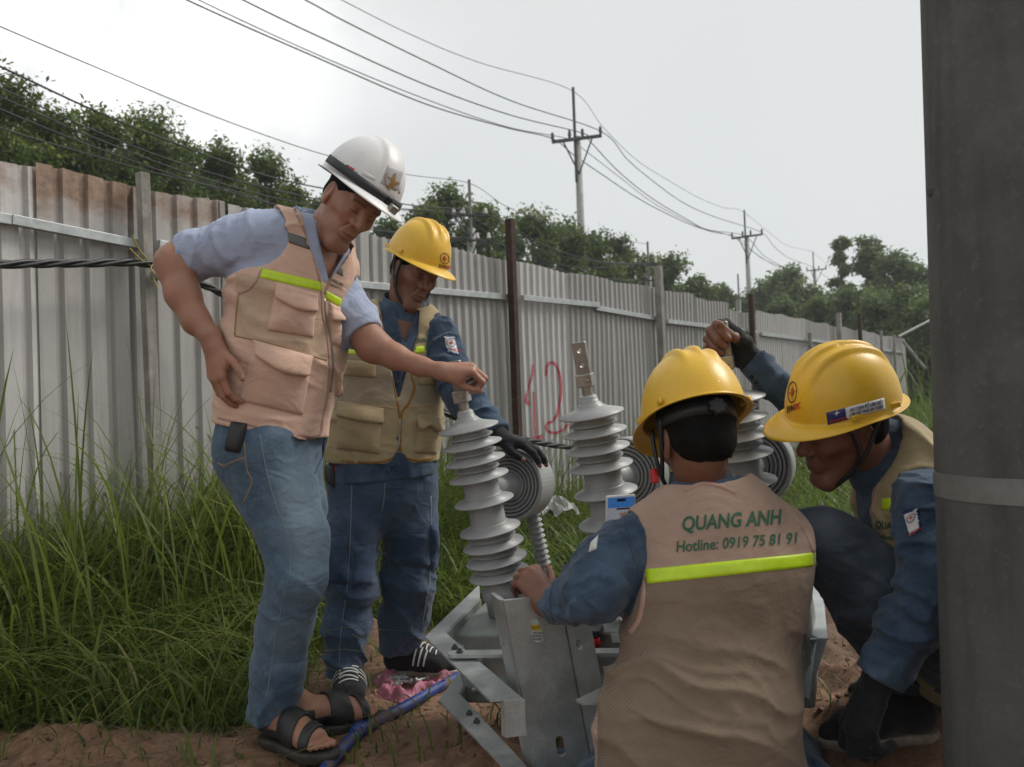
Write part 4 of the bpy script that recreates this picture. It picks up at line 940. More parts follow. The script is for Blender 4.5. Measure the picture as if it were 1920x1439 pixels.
REDI = two('red_print', (.5, .03, .03), .5); NAVY = two('navy_print', (.012, .02, .12), .5); ZIP = simple('zip_metal', (.35, .34, .32), .4, .7, .1, 40, .05)
STITCH = two('stitch_thread', (.17, .19, .20), .8); TAN = two('tan_thread', (.30, .19, .09), .8)

# ================================================================ body building blocks
HS = np.array([.93, 1.0, 1.07])
def head_sdf(M, c, s=1.0, jaw=1.0):
    def W_(x, y, z): return c + M @ (np.array([x, y, z]) * s * HS)
    def e(p, r): return ell(W_(*p), np.array(r) * s * HS, M)
    def cn(p, q, a, b): return cone(W_(*p), W_(*q), a * s, b * s)
    f = U(e((0, -.012, .045), (.074, .093, .082)), e((0, .03, -.028), (.052, .060, .076)), e((0, .012, .0), (.068, .078, .07)), k=.03)
    f = U(f, cn((.042, .014, -.058), (.016, .066, -.103), .014, .014), cn((-.042, .014, -.058), (-.016, .066, -.103), .014, .014), cn((.016, .07, -.102), (-.016, .07, -.102), .016 * jaw, .016 * jaw), k=.028)
    f = U(f, e((.041, .058, -.018), (.020, .020, .018)), e((-.041, .058, -.018), (.020, .020, .018)), k=.018)
    f = SUB(f, e((.066, .05, -.062), (.020, .03, .026)), .03); f = SUB(f, e((-.066, .05, -.062), (.020, .03, .026)), .03)
    f = U(f, cn((.012, .088, .026), (.046, .072, .028), .0095, .008), cn((-.012, .088, .026), (-.046, .072, .028), .0095, .008), k=.012)
    f = SUB(f, e((.031, .098, .006), (.017, .018, .011)), .012); f = SUB(f, e((-.031, .098, .006), (.017, .018, .011)), .012)
    f = U(f, e((.031, .0755, .006), (.0165, .0135, .0115)), e((-.031, .0755, .006), (.0165, .0135, .0115)), k=.005)
    for x in (.031, -.031):                                     # lid crease and lid edge
        f = SUB(f, cn((x - .014, .0875, .0125), (x + .014, .0865, .0125), .0018, .0018), .004); f = SUB(f, cn((x - .014, .0885, -.0005), (x + .014, .087, -.0015), .0016, .0016), .003)
        f = U(f, cn((x - .011, .0845, -.010), (x + .013, .081, -.010), .0042, .0038), k=.006)
    f = U(f, cn((0, .085, .02), (0, .106, -.016), .0078, .0105), k=.009); f = U(f, e((0, .108, -.022), (.0125, .0125, .0115)), k=.007)
    f = U(f, e((.016, .095, -.0255), (.009, .0115, .0085)), e((-.016, .095, -.0255), (.009, .0115, .0085)), k=.006)
    f = SUB(f, e((.008, .1, -.034), (.0045, .005, .004)), .003); f = SUB(f, e((-.008, .1, -.034), (.0045, .005, .004)), .003)
    f = U(f, e((0, .083, -.056), (.026, .012, .018)), k=.015)
    f = U(f, cn((-.021, .085, -.0585), (-.004, .0945, -.0555), .0032, .0052), cn((.021, .085, -.0585), (.004, .0945, -.0555), .0032, .0052), k=.005)
    f = U(f, cn((-.016, .0865, -.0665), (.016, .0865, -.0665), .0052, .0052), cn((-.008, .090, -.0675), (.008, .090, -.0675), .006, .006), k=.006)
    f = SUB(f, cn((-.023, .0885, -.0613), (.023, .0885, -.0613), .0012, .0012), .004); f = SUB(f, cn((-.012, .0975, -.0612), (.012, .0975, -.0612), .0016, .0016), .004)
    for sx in (1, -1):                                          # nasolabial fold
        f = SUB(f, cn((sx * .019, .087, -.028), (sx * .031, .077, -.058), .0016, .0012), .008)
    for sx in (1, -1):
        f = U(f, e((sx * .078, -.012, -.004), (.0085, .0185, .031)), k=.006); f = SUB(f, e((sx * .087, -.008, -.002), (.0065, .0105, .02)), .004); f = U(f, e((sx * .077, -.006, -.033), (.007, .009, .010)), k=.005)
    return f
def head_tint(V, M, c, s=1.0, stub=.25):
    q = ((V - c) @ M) / s / HS; t = np.ones((len(V), 3)); x = np.abs(q[:, 0])
    def mixc(w, col):
        nonlocal t; t = t * (1 - w[:, None]) + np.array(col) * w[:, None]
    fr = q[:, 1] > .05
    brow = np.exp(-((q[:, 2] - (.0265 + .10 * np.maximum(0, .03 - x) * -.3)) / .0042) ** 2) * (x > .013) * (x < .052) * fr; mixc(np.clip(brow * .85, 0, .85), (.16, .15, .15))
    lip = np.exp(-((q[:, 2] + .0615) / .0085) ** 2) * np.clip(1 - (x / .024) ** 4, 0, 1) * fr; mixc(np.clip(lip * .45, 0, .5), (.82, .52, .5))
    lash = np.exp(-((q[:, 2] + .0004) / .0022) ** 2) * np.exp(-((x - .031) / .0135) ** 4) * fr; mixc(np.clip(lash * .9, 0, .9), (.10, .09, .09))
    mixc(np.clip(np.exp(-((q[:, 2] + .0608) / .0018) ** 2) * (x < .022) * fr * .8, 0, 1), (.3, .2, .2))
    sb = np.exp(-((q[:, 2] + .085) / .03) ** 2) * (q[:, 1] > .02) * stub + np.exp(-((q[:, 2] + .046) / .006) ** 2) * (x < .028) * fr * stub; mixc(np.clip(sb, 0, .6), (.55, .52, .52))
    ch = np.exp(-((x - .045) / .02) ** 2 - ((q[:, 2] + .02) / .02) ** 2) * fr * .25; mixc(ch, (1.05, .85, .8)); nz = np.exp(-(x / .014) ** 2 - ((q[:, 2] + .02) / .014) ** 2) * (q[:, 1] > .09) * .25; mixc(nz, (1.08, .86, .82))
    return t
def hand_pr(w, fwd, back, side, curls, thumb, s=1.0, spread=.10, fat=1.0):
    """w wrist, fwd towards fingers, back = back-of-hand normal; side +1: thumb lies along +cross(fwd,back). returns palm prims, [finger prims]"""
    f = nrm(fwd); b = nrm(np.asarray(back, float) - f * (np.asarray(back, float) @ f)); l = np.cross(f, b) * side
    def pt(a, c, d): return w + s * (f * a + l * c + b * d)
    kn = [pt(.088, .030, .006), pt(.092, .010, .010), (pt(.087, -.010, .008)), pt(.078, -.028, .002)]
    pal = [cone(pt(.005, .016, 0), kn[0], .017 * s, .0125 * s), cone(pt(.005, .006, 0), kn[1], .018 * s, .0125 * s), cone(pt(.005, -.006, 0), kn[2], .018 * s, .012 * s), cone(pt(.005, -.016, 0), kn[3], .016 * s, .011 * s), cone(pt(.02, .022, -.008), pt(.055, .034, -.012), .015 * s, .014 * s)]
    pts = [w + 0 * f] + kn
    L = [(.045, .026, .021), (.049, .030, .022), (.045, .028, .021), (.036, .021, .019)]; rad = [.0098, .0100, .0094, .0085]
    fing = []
    for i in range(4):
        p = kn[i]; an = 0; sp = (1.5 - i) * spread; prim = []
        dirf0 = f * math.cos(sp) + l * math.sin(sp); rr = rad[i] * s * fat
        for j in range(3):
            an += curls[i][j]; d = dirf0 * math.cos(an) - b * math.sin(an); q = p + d * L[i][j] * s
            prim.append((p, q, rr * (1.04 - .07 * j), rr * (1.0 - .09 * j))); p = q; pts.append(q)
        fing.append(prim)
    # thumb: (out angle, down angle, bend)
    p = pt(.028, .032, -.010); o, dn, bd = thumb; d = f * math.cos(o) + l * math.sin(o); d = nrm(d * math.cos(dn) - b * math.sin(dn)); prim = []
    for j, (ll, ra, rb) in enumerate(((.040, .0135, .0115), (.030, .0112, .0102), (.024, .0102, .0082))):
        q = p + d * ll * s; prim.append((p, q, ra * s * fat, rb * s * fat)); p = q; d = nrm(d + (f * math.cos(bd) - l * math.sin(bd)) * .45); pts.append(q)
    fing.append(prim); return pal, fing, pts
def hand_sdf(pal, fing, k=.010):
    f = U(*pal, k=.014)
    for pr in fing:
        c = U(*[cone(*q) for q in pr], k=.003); f = (lambda f=f, c=c: (lambda Q: smin(f(Q), c(Q), .006)))()
    return f
class Skin:
    """gathers body pieces into one mesh"""
    def __init__(s): s.V = []; s.F = []; s.T = []; s.n = 0
    def add(s, f, pts, pad, vox, tint=None, it=1, slack=1.7):
        lo, hi = bounds(pts, pad); V, F = mesh_sdf(f, lo, hi, vox, slack=slack)
        if it: V = sm(V, F, it)
        s.V.append(V); s.F.append(F + s.n); s.n += len(V); s.T.append(np.ones((len(V), 3)) if tint is None else tint(V)); return s
    def build(s, mat, parent):
        o = mk('body', np.concatenate(s.V), np.concatenate(s.F), mat, parent, True); cattr(o, 'tint', np.concatenate(s.T)); return o
def garment(name, f, pts, pad, vox, mat, parent, it=2, slack=2.0, fade=None, label=None):
    lo, hi = bounds(pts, pad); V, F = mesh_sdf(f, lo, hi, vox, slack=slack); V = sm(V, F, it)
    o = mk(name, V, F, mat, parent, True, label=label)
    if fade is not None: attr(o, 'fade', fade(V))
    return o
def mesh_attr(o, fn):
    off = org(o); v = np.empty(len(o.data.vertices) * 3, np.float32); o.data.vertices.foreach_get('co', v); v = v.reshape(-1, 3) + off
    attr(o, 'meshm', fn(proj(v), v).astype(np.float32))
def px_face_mat(o, fn):
    """material slot 1 where fn(projected face centres) holds"""
    off = org(o); n = len(o.data.polygons); c = np.empty(n * 3, np.float32); o.data.polygons.foreach_get('center', c); c = c.reshape(-1, 3) + off
    o.data.polygons.foreach_set('material_index', fn(proj(c), c).astype(np.int32))
# ---- pieces that lie on a surface: cast onto it and given thickness
def cast(tree, px, py):
    r = nrm(ray(px, py)); h = tree.ray_cast(Vector(C0), Vector(r))
    if h[0] is None: return None, None
    n = np.array(h[1]); n = -n if n @ r > 0 else n
    return np.array(h[0]), n
def patch(name, cor, tree, th, mat, parent, nu=14, nv=14, bulge=0., lift=0., label=None, edge=.12, smooth_n=2):
    """cor: 4 pixel corners tl,tr,br,bl (or a function u,v->px); lies on the surface, th thick, bulging"""
    G = np.full((nv + 1, nu + 1, 3), np.nan); Nn = np.zeros_like(G)
    for j in range(nv + 1):
        for i in range(nu + 1):
            u, v = i / nu, j / nv
            if callable(cor): x, y = cor(u, v)
            else:
                c = np.asarray(cor, float); x, y = (c[0] * (1 - u) + c[1] * u) * (1 - v) + (c[3] * (1 - u) + c[2] * u) * v
            p, n = cast(tree, x, y)
            if p is not None: G[j, i] = p; Nn[j, i] = n
            else: G[j, i] = (x, y, np.nan)
    bad = np.isnan(G[:, :, 2])
    if bad.all(): return None
    # a step in depth means the ray slid past the silhouette: hold the neighbours' depth
    dz = np.where(bad, np.nan, (np.nan_to_num(G) - C0) @ CF); med = np.nanmedian(dz)
    for j in range(nv + 1):
        for i in range(nu + 1):
            if bad[j, i]:
                u, v = i / nu, j / nv
                if callable(cor): x, y = cor(u, v)
                else:
                    c = np.asarray(cor, float); x, y = (c[0] * (1 - u) + c[1] * u) * (1 - v) + (c[3] * (1 - u) + c[2] * u) * v
                good = np.argwhere(~bad); k = good[np.argmin(((good - [j, i]) ** 2).sum(1))]; d = dz[k[0], k[1]]; G[j, i] = P(x, y, d); Nn[j, i] = Nn[k[0], k[1]]
    for _ in range(smooth_n):
        Q = Nn.copy()
        for dj, di in ((1, 0), (-1, 0), (0, 1), (0, -1)): Q += np.roll(np.roll(Nn, dj, 0), di, 1)
        Nn = Q / (np.linalg.norm(Q, axis=2, keepdims=True) + 1e-9)
    V = []; m = nu + 1
    for j in range(nv + 1):
        for i in range(nu + 1):
            u, v = i / nu, j / nv; e = min(u, 1 - u, v, 1 - v) / edge; e = min(1, e); e = math.sin(e * math.pi / 2)
            V.append(G[j, i] + Nn[j, i] * (th * (.45 + .55 * e) + bulge * math.sin(math.pi * u) * math.sin(math.pi * min(1, v * .9 + .1)) + lift * v * v))
    F = [(j * m + i, (j + 1) * m + i, (j + 1) * m + i + 1, j * m + i + 1) for j in range(nv) for i in range(nu)]
    n0 = len(V); bd = [(0, i) for i in range(nu)] + [(j, nu) for j in range(nv)] + [(nv, nu - i) for i in range(nu)] + [(nv - j, 0) for j in range(nv)]
    for j, i in bd: V.append(G[j, i] - Nn[j, i] * .004 + Nn[j, i] * lift * (j / nv) ** 2 * .7)
    nb = len(bd)
    for k in range(nb):
        a = bd[k]; b = bd[(k + 1) % nb]; F.append((a[0] * m + a[1], b[0] * m + b[1], n0 + (k + 1) % nb, n0 + k))
    return mk(name, V, F, mat, parent, True, label=label)
def strip(name, pts, w, tree, th, mat, parent, n=8, taper=None):
    """a band of constant pixel width along a pixel polyline, lying on the surface"""
    q = catmull([np.array([a, b, 0.]) for a, b in pts], n); m = len(q)
    def cor(u, v):
        s = u * (m - 1); i = min(int(s), m - 2); f = s - i; p = q[i] * (1 - f) + q[i + 1] * f; t = q[min(i + 2, m - 1)] - q[max(i - 1, 0)]; t = t / (np.linalg.norm(t) + 1e-9)
        ww = w * (taper(u) if taper else 1); return p[0] + t[1] * ww * (.5 - v) * 1, p[1] - t[0] * ww * (.5 - v)
    return patch(name, cor, tree, min(th, .0016) if name in ('trim', 'seam', 'cuff_seam', 'shoulder_seam', 'fly_seam') else th, mat, parent, nu=m - 1, nv=3, edge=.3)
def decal(name, v, f, org_px, ux, uy, tree, mat, parent, off=.0015, div=0):
    """flat print: 2-D shape v,f cast on the surface; ux, uy = pixel vectors of one unit; org_px may be a function (u,v)->px"""
    out = []; last = None
    if div:
        bm = bmesh.new(); vs = [bm.verts.new((float(a), float(b), 0)) for a, b in v]
        for q in f:
            try: bm.faces.new([vs[i] for i in q])
            except ValueError: pass
        bmesh.ops.triangulate(bm, faces=bm.faces[:]); bmesh.ops.subdivide_edges(bm, edges=bm.edges[:], cuts=div, use_grid_fill=True)
        bm.verts.index_update(); v = [(q.co.x, q.co.y) for q in bm.verts]; f = [tuple(x.index for x in q.verts) for q in bm.faces]; bm.free()
    for a, b in v:
        if callable(org_px): x, y = org_px(a, b)
        else: x = org_px[0] + ux[0] * a + uy[0] * b; y = org_px[1] + ux[1] * a + uy[1] * b
        p, n = cast(tree, x, y)
        if p is None: p = last if last is not None else P(x, y, 2); out.append(p); continue
        q = p + n * off; out.append(q); last = q
    return mk(name, out, f, mat, parent, solid=.0003)
def ring2d(r0, r1, n=28):
    v = []; f = []
    for k in range(n):
        a = 2 * math.pi * k / n; v += [(r0 * math.cos(a), r0 * math.sin(a)), (r1 * math.cos(a), r1 * math.sin(a))]
    return v, [(2 * k, 2 * k + 1, (2 * k + 3) % (2 * n), (2 * k + 2) % (2 * n)) for k in range(n)]
def star2d(r, inner=.22, n=4, rot=0):
    v = [(0, 0)]; 
    for k in range(2 * n):
        a = math.pi * k / n + math.pi / 2 + rot; q = r if k % 2 == 0 else r * inner; v.append((q * math.cos(a), q * math.sin(a)))
    return v, [(0, 1 + k, 1 + (k + 1) % (2 * n)) for k in range(2 * n)]
def emblem(parent, tree, o, ux, uy, ink=INK, text=None):
    v, f = ring2d(.88, 1.0); decal('emblem', v, f, o, ux, uy, tree, ink, parent, .0024); v, f = star2d(.86, .2); decal('emblem', v, f, o, ux, uy, tree, REDI, parent, .0028, 2)
    v, f = star2d(.5, .3, 4, math.pi / 4); decal('emblem', v, f, o, ux, uy, tree, ink, parent, .0024, 1)
    v, f = star2d(.22, .6); decal('emblem', v, f, o, ux, uy, tree, GOLD, parent, .0032)
    if text:
        x = -1.15
        for s, mt in text:
            v, f = text_mesh(s, .82, .02, 'LEFT'); w = v[:, 0].max(); v = v + [x, -1.75]; decal('emblem', v, f, o, ux, uy, tree, mt, parent, .0024); x += w + .06

# ---- hard hat in head coordinates
def helmet(M, c, mat, parent, s=1., style='ridge', lug=True, tilt=0.):
    Mh = M @ np.array(Matrix.Rotation(tilt, 3, 'X')); root = None
    na, nr = 112, 30; a_, b_, h_ = .110, .137, .150; cz = .034
    V = []
    def ridge(x, y, z):
        if style == 'ridge':
            g = sum(math.exp(-((x - xi) / .0078) ** 4) for xi in (-.036, 0, .036)); m = min(1, max(0, (z - .075) / .03)) * min(1, max(0, (.105 - y) / .03)) * min(1, max(0, (y + .112) / .03)); return .0085 * g * m
        if style == 'wide':
            m = min(1, max(0, (z - .03) / .03)); e = 1 / (1 + math.exp((abs(x) - .034) / .0022)); fr = min(1, max(0, (y + .10) / .05)); return .0062 * e * m * fr
        return 0
    for j in range(nr + 1):
        ph = (math.pi / 2) * (1 - j / nr); cp = math.cos(ph) ** .86; sp = math.sin(ph)
        for k in range(na):
            th = 2 * math.pi * k / na; x = a_ * cp * math.sin(th); y = b_ * cp * math.cos(th) - .006; z = cz + h_ * sp - .012 * (math.cos(th) * .0) * (1 - sp)
            n = nrm([x / a_ ** 2, y / b_ ** 2, max(0.02, (z - cz)) / h_ ** 2]); r = ridge(x, y, z); V.append(np.array([x, y, z]) + n * r)
    for j in range(1, 9):                                      # rim and peak
        t = j / 8
        for k in range(na):
            th = 2 * math.pi * k / na; fr = max(0, math.cos(th)) ** 1.5; w = .011 + .052 * fr + .006 * max(0, -math.cos(th)); x = a_ * math.sin(th); y = b_ * math.cos(th) - .006
            dn = -.006 - .020 * fr * t + .002 * t; out = w * (t ** .9); V.append(np.array([x * (1 + out / .125 * (1 - .25 * fr)), y + math.cos(th) * out, cz + dn * t - .006 * math.sin(math.pi * t) * 0]))
    n = na; R = nr + 8; F = [(j * n + k, (j + 1) * n + k, (j + 1) * n + (k + 1) % n, j * n + (k + 1) % n) for j in range(R) for k in range(n)]
    V = np.array(V) * s; o = mk('helmet', c + V @ Mh.T, F, mat, parent, True, solid=.002)
    def Wp(x, y, z): return c + Mh @ (np.array([x, y, z]) * s)
    if lug:
        for sx in (1, -1):
            for y in (.028, -.066):
                xx = .1125 * math.sqrt(max(0, 1 - ((y + .006) / .138) ** 2)) * .985; mm = MB(); mm.box(Wp(sx * xx, y, cz + .014), (.004 * s, .017 * s, .0065 * s), Mh @ np.array(Matrix.Rotation(-sx * .15 * (y / .05), 3, 'Z'))); mm.build('lug', mat, o, bevel=.0025)
    return o, Wp
def straps(parent, pts_list, r=.005):
    for pts in pts_list:
        mm = MB(); mm.tube(catmull(pts, 6), r, 8); mm.build('chin_strap', BLK, parent, smooth=True)
def hair_cap(M, c, parent, s=1., low=-.03, back=-.075):
    def w(x, y, z): return c + M @ (np.array([x, y, z]) * s)
    f = U(ell(w(0, -.014, .045), np.array((.080, .100, .086)) * s, M), ell(w(0, -.045, -.01), np.array((.068, .058, .058)) * s, M), k=.02)
    f = SUB(f, ell(w(0, .085, -.05), np.array((.12, .085, .09)) * s, M), .01); f = SUB(f, ell(w(.082, .0, -.015), np.array((.02, .026, .04)) * s, M), .008); f = SUB(f, ell(w(-.082, .0, -.015), np.array((.02, .026, .04)) * s, M), .008)
    f = SUB(f, plane(w(0, 0, back), -M[:, 2] * -1 if False else M[:, 2]), .01) if False else INT(f, plane(w(0, 0, back), -M[:, 2]), .02)
    f = DISP(f, lambda Q: .0012 * vnoise(((Q - c) @ M).astype(np.float32) * np.array([300, 120, 30], np.float32), 3) + .0015 * vnoise(Q * 60, 8))
    return garment('hair', f, [w(-.1, -.13, -.1), w(.1, .11, .15), w(.1, -.13, .15), w(-.1, .11, -.1)], .02, .0032, HAIR, parent, 1)
def thick(st, dr): return [(p, r + dr) for p, r in st]
J = P
def px2(st): return [(P(a, b, d), r * d / FPX) for a, b, d, r in st]
def pxpoly(poly, dmax, dmin=0.):
    """region seen inside a convex pixel polygon (listed clockwise on the picture), nearer than dmax"""
    rs = [ray(a, b) for a, b in poly]; ns = []
    c = sum(rs) / len(rs)
    for i in range(len(rs)):
        n = nrm(np.cross(rs[i], rs[(i + 1) % len(rs)])); ns.append(-n if n @ c > 0 else n)
    ns = np.array(ns, np.float32); c0 = C0.astype(np.float32); cf = CF.astype(np.float32)
    def f(Q):
        q = Q - c0; d = (q @ ns.T).max(1); z = q @ cf; return np.maximum(np.maximum(d, z - dmax), dmin - z)
    return f
def foot_sdf(heel, toe, zg, ankle, r=1.0):
    h = np.array([heel[0], heel[1], zg]); t = np.array([toe[0], toe[1], zg]); d = nrm(t - h); L = np.linalg.norm(t - h); s = np.cross([0, 0, 1], d); up = np.array([0, 0, 1.])
    def w(a, b, c): return h + d * a * L + s * b + up * c
    pr = [cone(w(.1, 0, .035), w(.45, 0, .045), .034, .034), cone(w(.42, 0, .05), w(.72, 0, .03), .034, .026), cone(w(.55, .018, .028), w(.78, .022, .022), .024, .021), cone(w(.55, -.018, .028), w(.76, -.024, .020), .024, .019)]
    f = U(*pr, k=.03); f = (lambda g: lambda Q: smin(g(Q), cone(w(.18, 0, .05), ankle, .034, .040)(Q), .03))(f)
    toes = U(*[cone(w(.78, b, .018), w(e, b * 1.05, .014), q, q * .9) for b, e, q in ((.026, .97, .0125), (.010, .965, .0095), (-.004, .945, .009), (-.017, .92, .0085), (-.029, .885, .008))], k=.002)
    return f, (lambda Q: smin(f(Q), toes(Q), .006)), w, d, s, L
def shoe(heel, toe, zg, ankle, parent, stripes=True, cloth=None, side=1):
    f, _, w, d, s, L = foot_sdf(heel, toe, zg + .022, ankle)
    tip = cone(w(.7, 0, .018), w(.93, 0, .01), .036, .026); g = U(OFF(f, .008), tip, k=.02); zt = ankle[2] + .0
    up = INT(INT(g, plane([0, 0, zg + .016], (0, 0, -1)), .004), plane([0, 0, min(zg + .115, zt)], (0, 0, 1)), .008)
    pts = [w(-.15, -.06, -.03), w(1.15, .06, .16), w(-.15, .06, .16), w(1.15, -.06, -.03)]
    o = garment('shoe', up, pts, .02, .004, cloth or SHOEM, parent, 1)
    sole = INT(INT(U(cone(w(.08, 0, 0), w(.5, 0, 0), .041, .036), cone(w(.5, 0, 0), w(.75, 0, 0), .037, .045), cone(w(.75, 0, 0), w(.93, 0, 0), .044, .031), k=.03), plane([0, 0, zg + .024], (0, 0, 1)), .004), plane([0, 0, zg - .004], (0, 0, -1)), .004)
    garment('sole', sole, pts, .02, .004, SOLE, o, 1)
    if stripes:
        tr = bvh(o)
        for a in (.42, .50, .58):
            for sg in (1, -1):
                V = []
                for i in range(7):
                    z = .028 + .058 * i / 6; p0 = w(a + .05 * i / 6, sg * .12, z - .022 + .02); h = tr.ray_cast(Vector(p0), Vector(-s * sg))
                    if h[0] is None: continue
                    p = np.array(h[0]) + s * sg * .0015; V += [p - d * .003, p + d * .003]
                if len(V) > 5: mk('stripe', V, [(2 * i, 2 * i + 1, 2 * i + 3, 2 * i + 2) for i in range(len(V) // 2 - 1)], WHT, o, solid=.0008)
        for i in range(5):
            a = .46 + .07 * i; pts_ = []
            for b in (-.03, -.015, 0, .015, .03):
                h = tr.ray_cast(Vector(w(a + (.03 if i % 2 else -.01) * (b / .03) * .5, b, .2)), Vector((0, 0, -1)))
                if h[0] is not None: pts_.append(np.array(h[0]) + [0, 0, .002])
            if len(pts_) > 2: mm = MB(); mm.tube(catmull(pts_, 3), .0028, 6); mm.build('lace', WHT, o, smooth=True)
    return o
def skirt(f, a, b): return INT(f, plane(a, b), .004)

# ================================================================ man with the white helmet
def man1():
    root = thing('person', (P(545, 1400, 2.45)[0], P(545, 1400, 2.45)[1], 0), 'man in white helmet and pink beige vest, one hand on his hip', 'person')
    rs, ls = J(492, 440, 2.38), J(640, 548, 2.58); lat = ls - rs; lat[2] = 0; lat = nrm(lat); fr = np.cross(lat, [0, 0, 1.]); fr = fr if fr[1] < 0 else -fr
    core = px2([(572, 500, 2.47, 108), (546, 540, 2.48, 124), (537, 640, 2.48, 122), (521, 722, 2.48, 116), (511, 800, 2.48, 112)])
    sh = cone(J(520, 440, 2.40), J(628, 532, 2.57), .070, .062)
    tor = U(chain(core, fr, 1.40, .04), sh, k=.05)
    wob = lambda Q: folds((.35, 0, 1), .10, .25, .008, 3)(Q)
    # shirt
    relb, lelb = J(308, 492, 2.40), J(706, 655, 2.50)
    rsl = chain(px2([(500, 448, 2.385, 58), (430, 466, 2.39, 51), (352, 484, 2.395, 45)]), k=.03); rsl = DISP(rsl, folds(rs - relb, .06, .14, .009, 8))
    rsl = INT(rsl, plane(J(347, 489, 2.395), relb - rs), .004); rsl = SUB(rsl, cone(J(395, 476, 2.395), J(300, 492, 2.4), .040, .055), .003)
    lsl = chain(px2([(636, 556, 2.57, 44), (664, 598, 2.54, 42), (690, 645, 2.51, 40)]), k=.03); lsl = DISP(lsl, folds(ls - lelb, .05, .12, .007, 9))
    lsl = INT(lsl, plane(J(682, 628, 2.515), lelb - ls), .004); lsl = SUB(lsl, cone(J(668, 600, 2.53), J(705, 660, 2.5), .040, .048), .003)
    nv = pxpoly([(584, 388), (612, 365), (645, 455), (643, 478), (616, 528), (604, 500), (596, 440)], 2.475)
    f = INT(SUB(U(OFF(tor, -.012), rsl, lsl, k=.02), nv, .004), plane(J(560, 795, 2.4), (-.2, 0, -.98)), .004)
    pts = [c for c, _ in core] + [rs, ls, J(330, 490, 2.4), J(700, 660, 2.5), J(518, 850, 2.48)]
    garment('shirt', f, pts, .16, .005, SHIRT, root)
    # collar
    nk0, nk1 = J(588, 462, 2.48), J(592, 402, 2.475); col = cone(nk0, nk1, .080, .066); colar = SUB(col, cone(nk0 - (nk1 - nk0), nk1 + (nk1 - nk0), .074, .056), .002)
    ax = nrm(nk1 - nk0); colar = INT(INT(colar, plane(nk1, ax + fr * .5), .003), plane(nk0 - ax * .004, -ax - fr * .75), .003); fa = fr * math.cos(.15) + lat * math.sin(.15)
    wedge = U(cone(nk0 + fa * .14 - ax * .09, nk1 + fa * .12, .02, .052), k=.01); colar = SUB(SUB(colar, wedge, .004), pxpoly([(586, 380), (640, 360), (655, 455), (640, 478), (616, 528), (604, 500), (597, 440)], 2.47), .004)
    garment('collar', colar, [nk0, nk1], .14, .0032, SHIRT, root, 1)
    for pts_ in ([(571, 385), (556, 398), (588, 452), (606, 520), (614, 512), (600, 450)], ):
        pass
    # vest
    arm_r = chain(px2([(480, 450, 2.38, 74), (380, 480, 2.4, 78)]), k=.03); arm_l = chain(px2([(652, 566, 2.56, 52), (690, 640, 2.5, 52)]), k=.03)
    v = DISP(tor, wob); v = SUB(v, arm_r, .006); v = SUB(v, arm_l, .006); v = SUB(v, cone(nk0 - (nk1 - nk0) * .7, nk1 + (nk1 - nk0), .072, .082), .006)
    v = SUB(v, pxpoly([(546, 376), (668, 465), (645, 492), (607, 556), (600, 545), (580, 462)], 2.53), .003)
    hem = U(chain(px2([(512, 770, 2.48, 113), (509, 815, 2.47, 115)]), fr, 1.38, .03), k=.02); hem = DISP(hem, folds((.9, .4, .1), .09, .3, .003, 5))
    v = U(v, hem, k=.015); v = INT(v, plane(J(592, 824, 2.4), np.array([-.2, 0, -.98])), .004)
    v = SUB(v, pxpoly([(606, 740), (622, 740), (640, 850), (596, 850)], 2.45), .004)
    vest = garment('vest', v, pts, .17, .0048, VPINK, root)
    mesh_attr(vest, lambda q, c: ((q[:, 1] > 520 + (q[:, 0] - 487) * .215) & (q[:, 1] < 629 + (q[:, 0] - 440) * .27) & (q[:, 0] > 441)))
    t = bvh(vest)
    patch('reflective_band', [(486, 502), (606, 530), (605, 547), (487, 521)], t, .0022, LIME, vest, 18, 4); patch('reflective_band', [(611, 545), (640, 561), (639, 577), (611, 561)], t, .0022, LIME, vest, 10, 4)
    patch('reflective_band', [(512, 426), (590, 452), (592, 473), (514, 446)], t, .0018, GREYB, vest, 14, 4); patch('reflective_band', [(626, 496), (643, 504), (643, 519), (629, 512)], t, .0018, GREYB, vest, 8, 4)
    p = patch('pocket', [(516, 545), (594, 562), (587, 633), (501, 619)], t, .006, VPINK, vest, 16, 14, .013); patch('pocket_flap', lambda u, v_: ((517 + 79 * u - 1 * v_), 529 + 23 * u + v_ * (28 + 9 * math.sin(u * math.pi) + 4 * u)), bvh(p, vest), .005, VPINK, vest, 16, 8, .003, .008)
    p = patch('pocket', [(476, 645), (586, 672), (567, 779), (446, 751)], t, .006, VPINK, vest, 18, 16, .014); patch('pocket_flap', lambda u, v_: (474 + 113 * u + v_ * (4 - 14 * u), 637 + 31 * u + v_ * (27 + 12 * math.sin(u * math.pi) + 9 * u)), bvh(p, vest), .005, VPINK, vest, 18, 8, .003, .010)
    p = patch('pocket', [(617, 582), (640, 592), (640, 655), (621, 643)], t, .006, VPINK, vest, 10, 10, .012); patch('pocket_flap', [(617, 567), (641, 579), (643, 603), (622, 600)], bvh(p, vest), .005, VPINK, vest, 10, 7, .003, .016)
    patch('pocket_flap', [(628, 688), (637, 692), (638, 738), (630, 744)], t, .006, VPINK, vest, 6, 8, .006, .006)
    for pp in ([(551, 392), (566, 424), (580, 455), (594, 503), (603, 548), (606, 592), (614, 632), (618, 686), (614, 738), (606, 780), (598, 816), (570, 822), (520, 808), (460, 796), (408, 784)], [(497, 392), (503, 425), (500, 470), (488, 512), (470, 540), (447, 552)], [(640, 490), (622, 518), (609, 552)]):
        strip('trim', pp, 5, t, .0028, VTRIM, vest, 5)
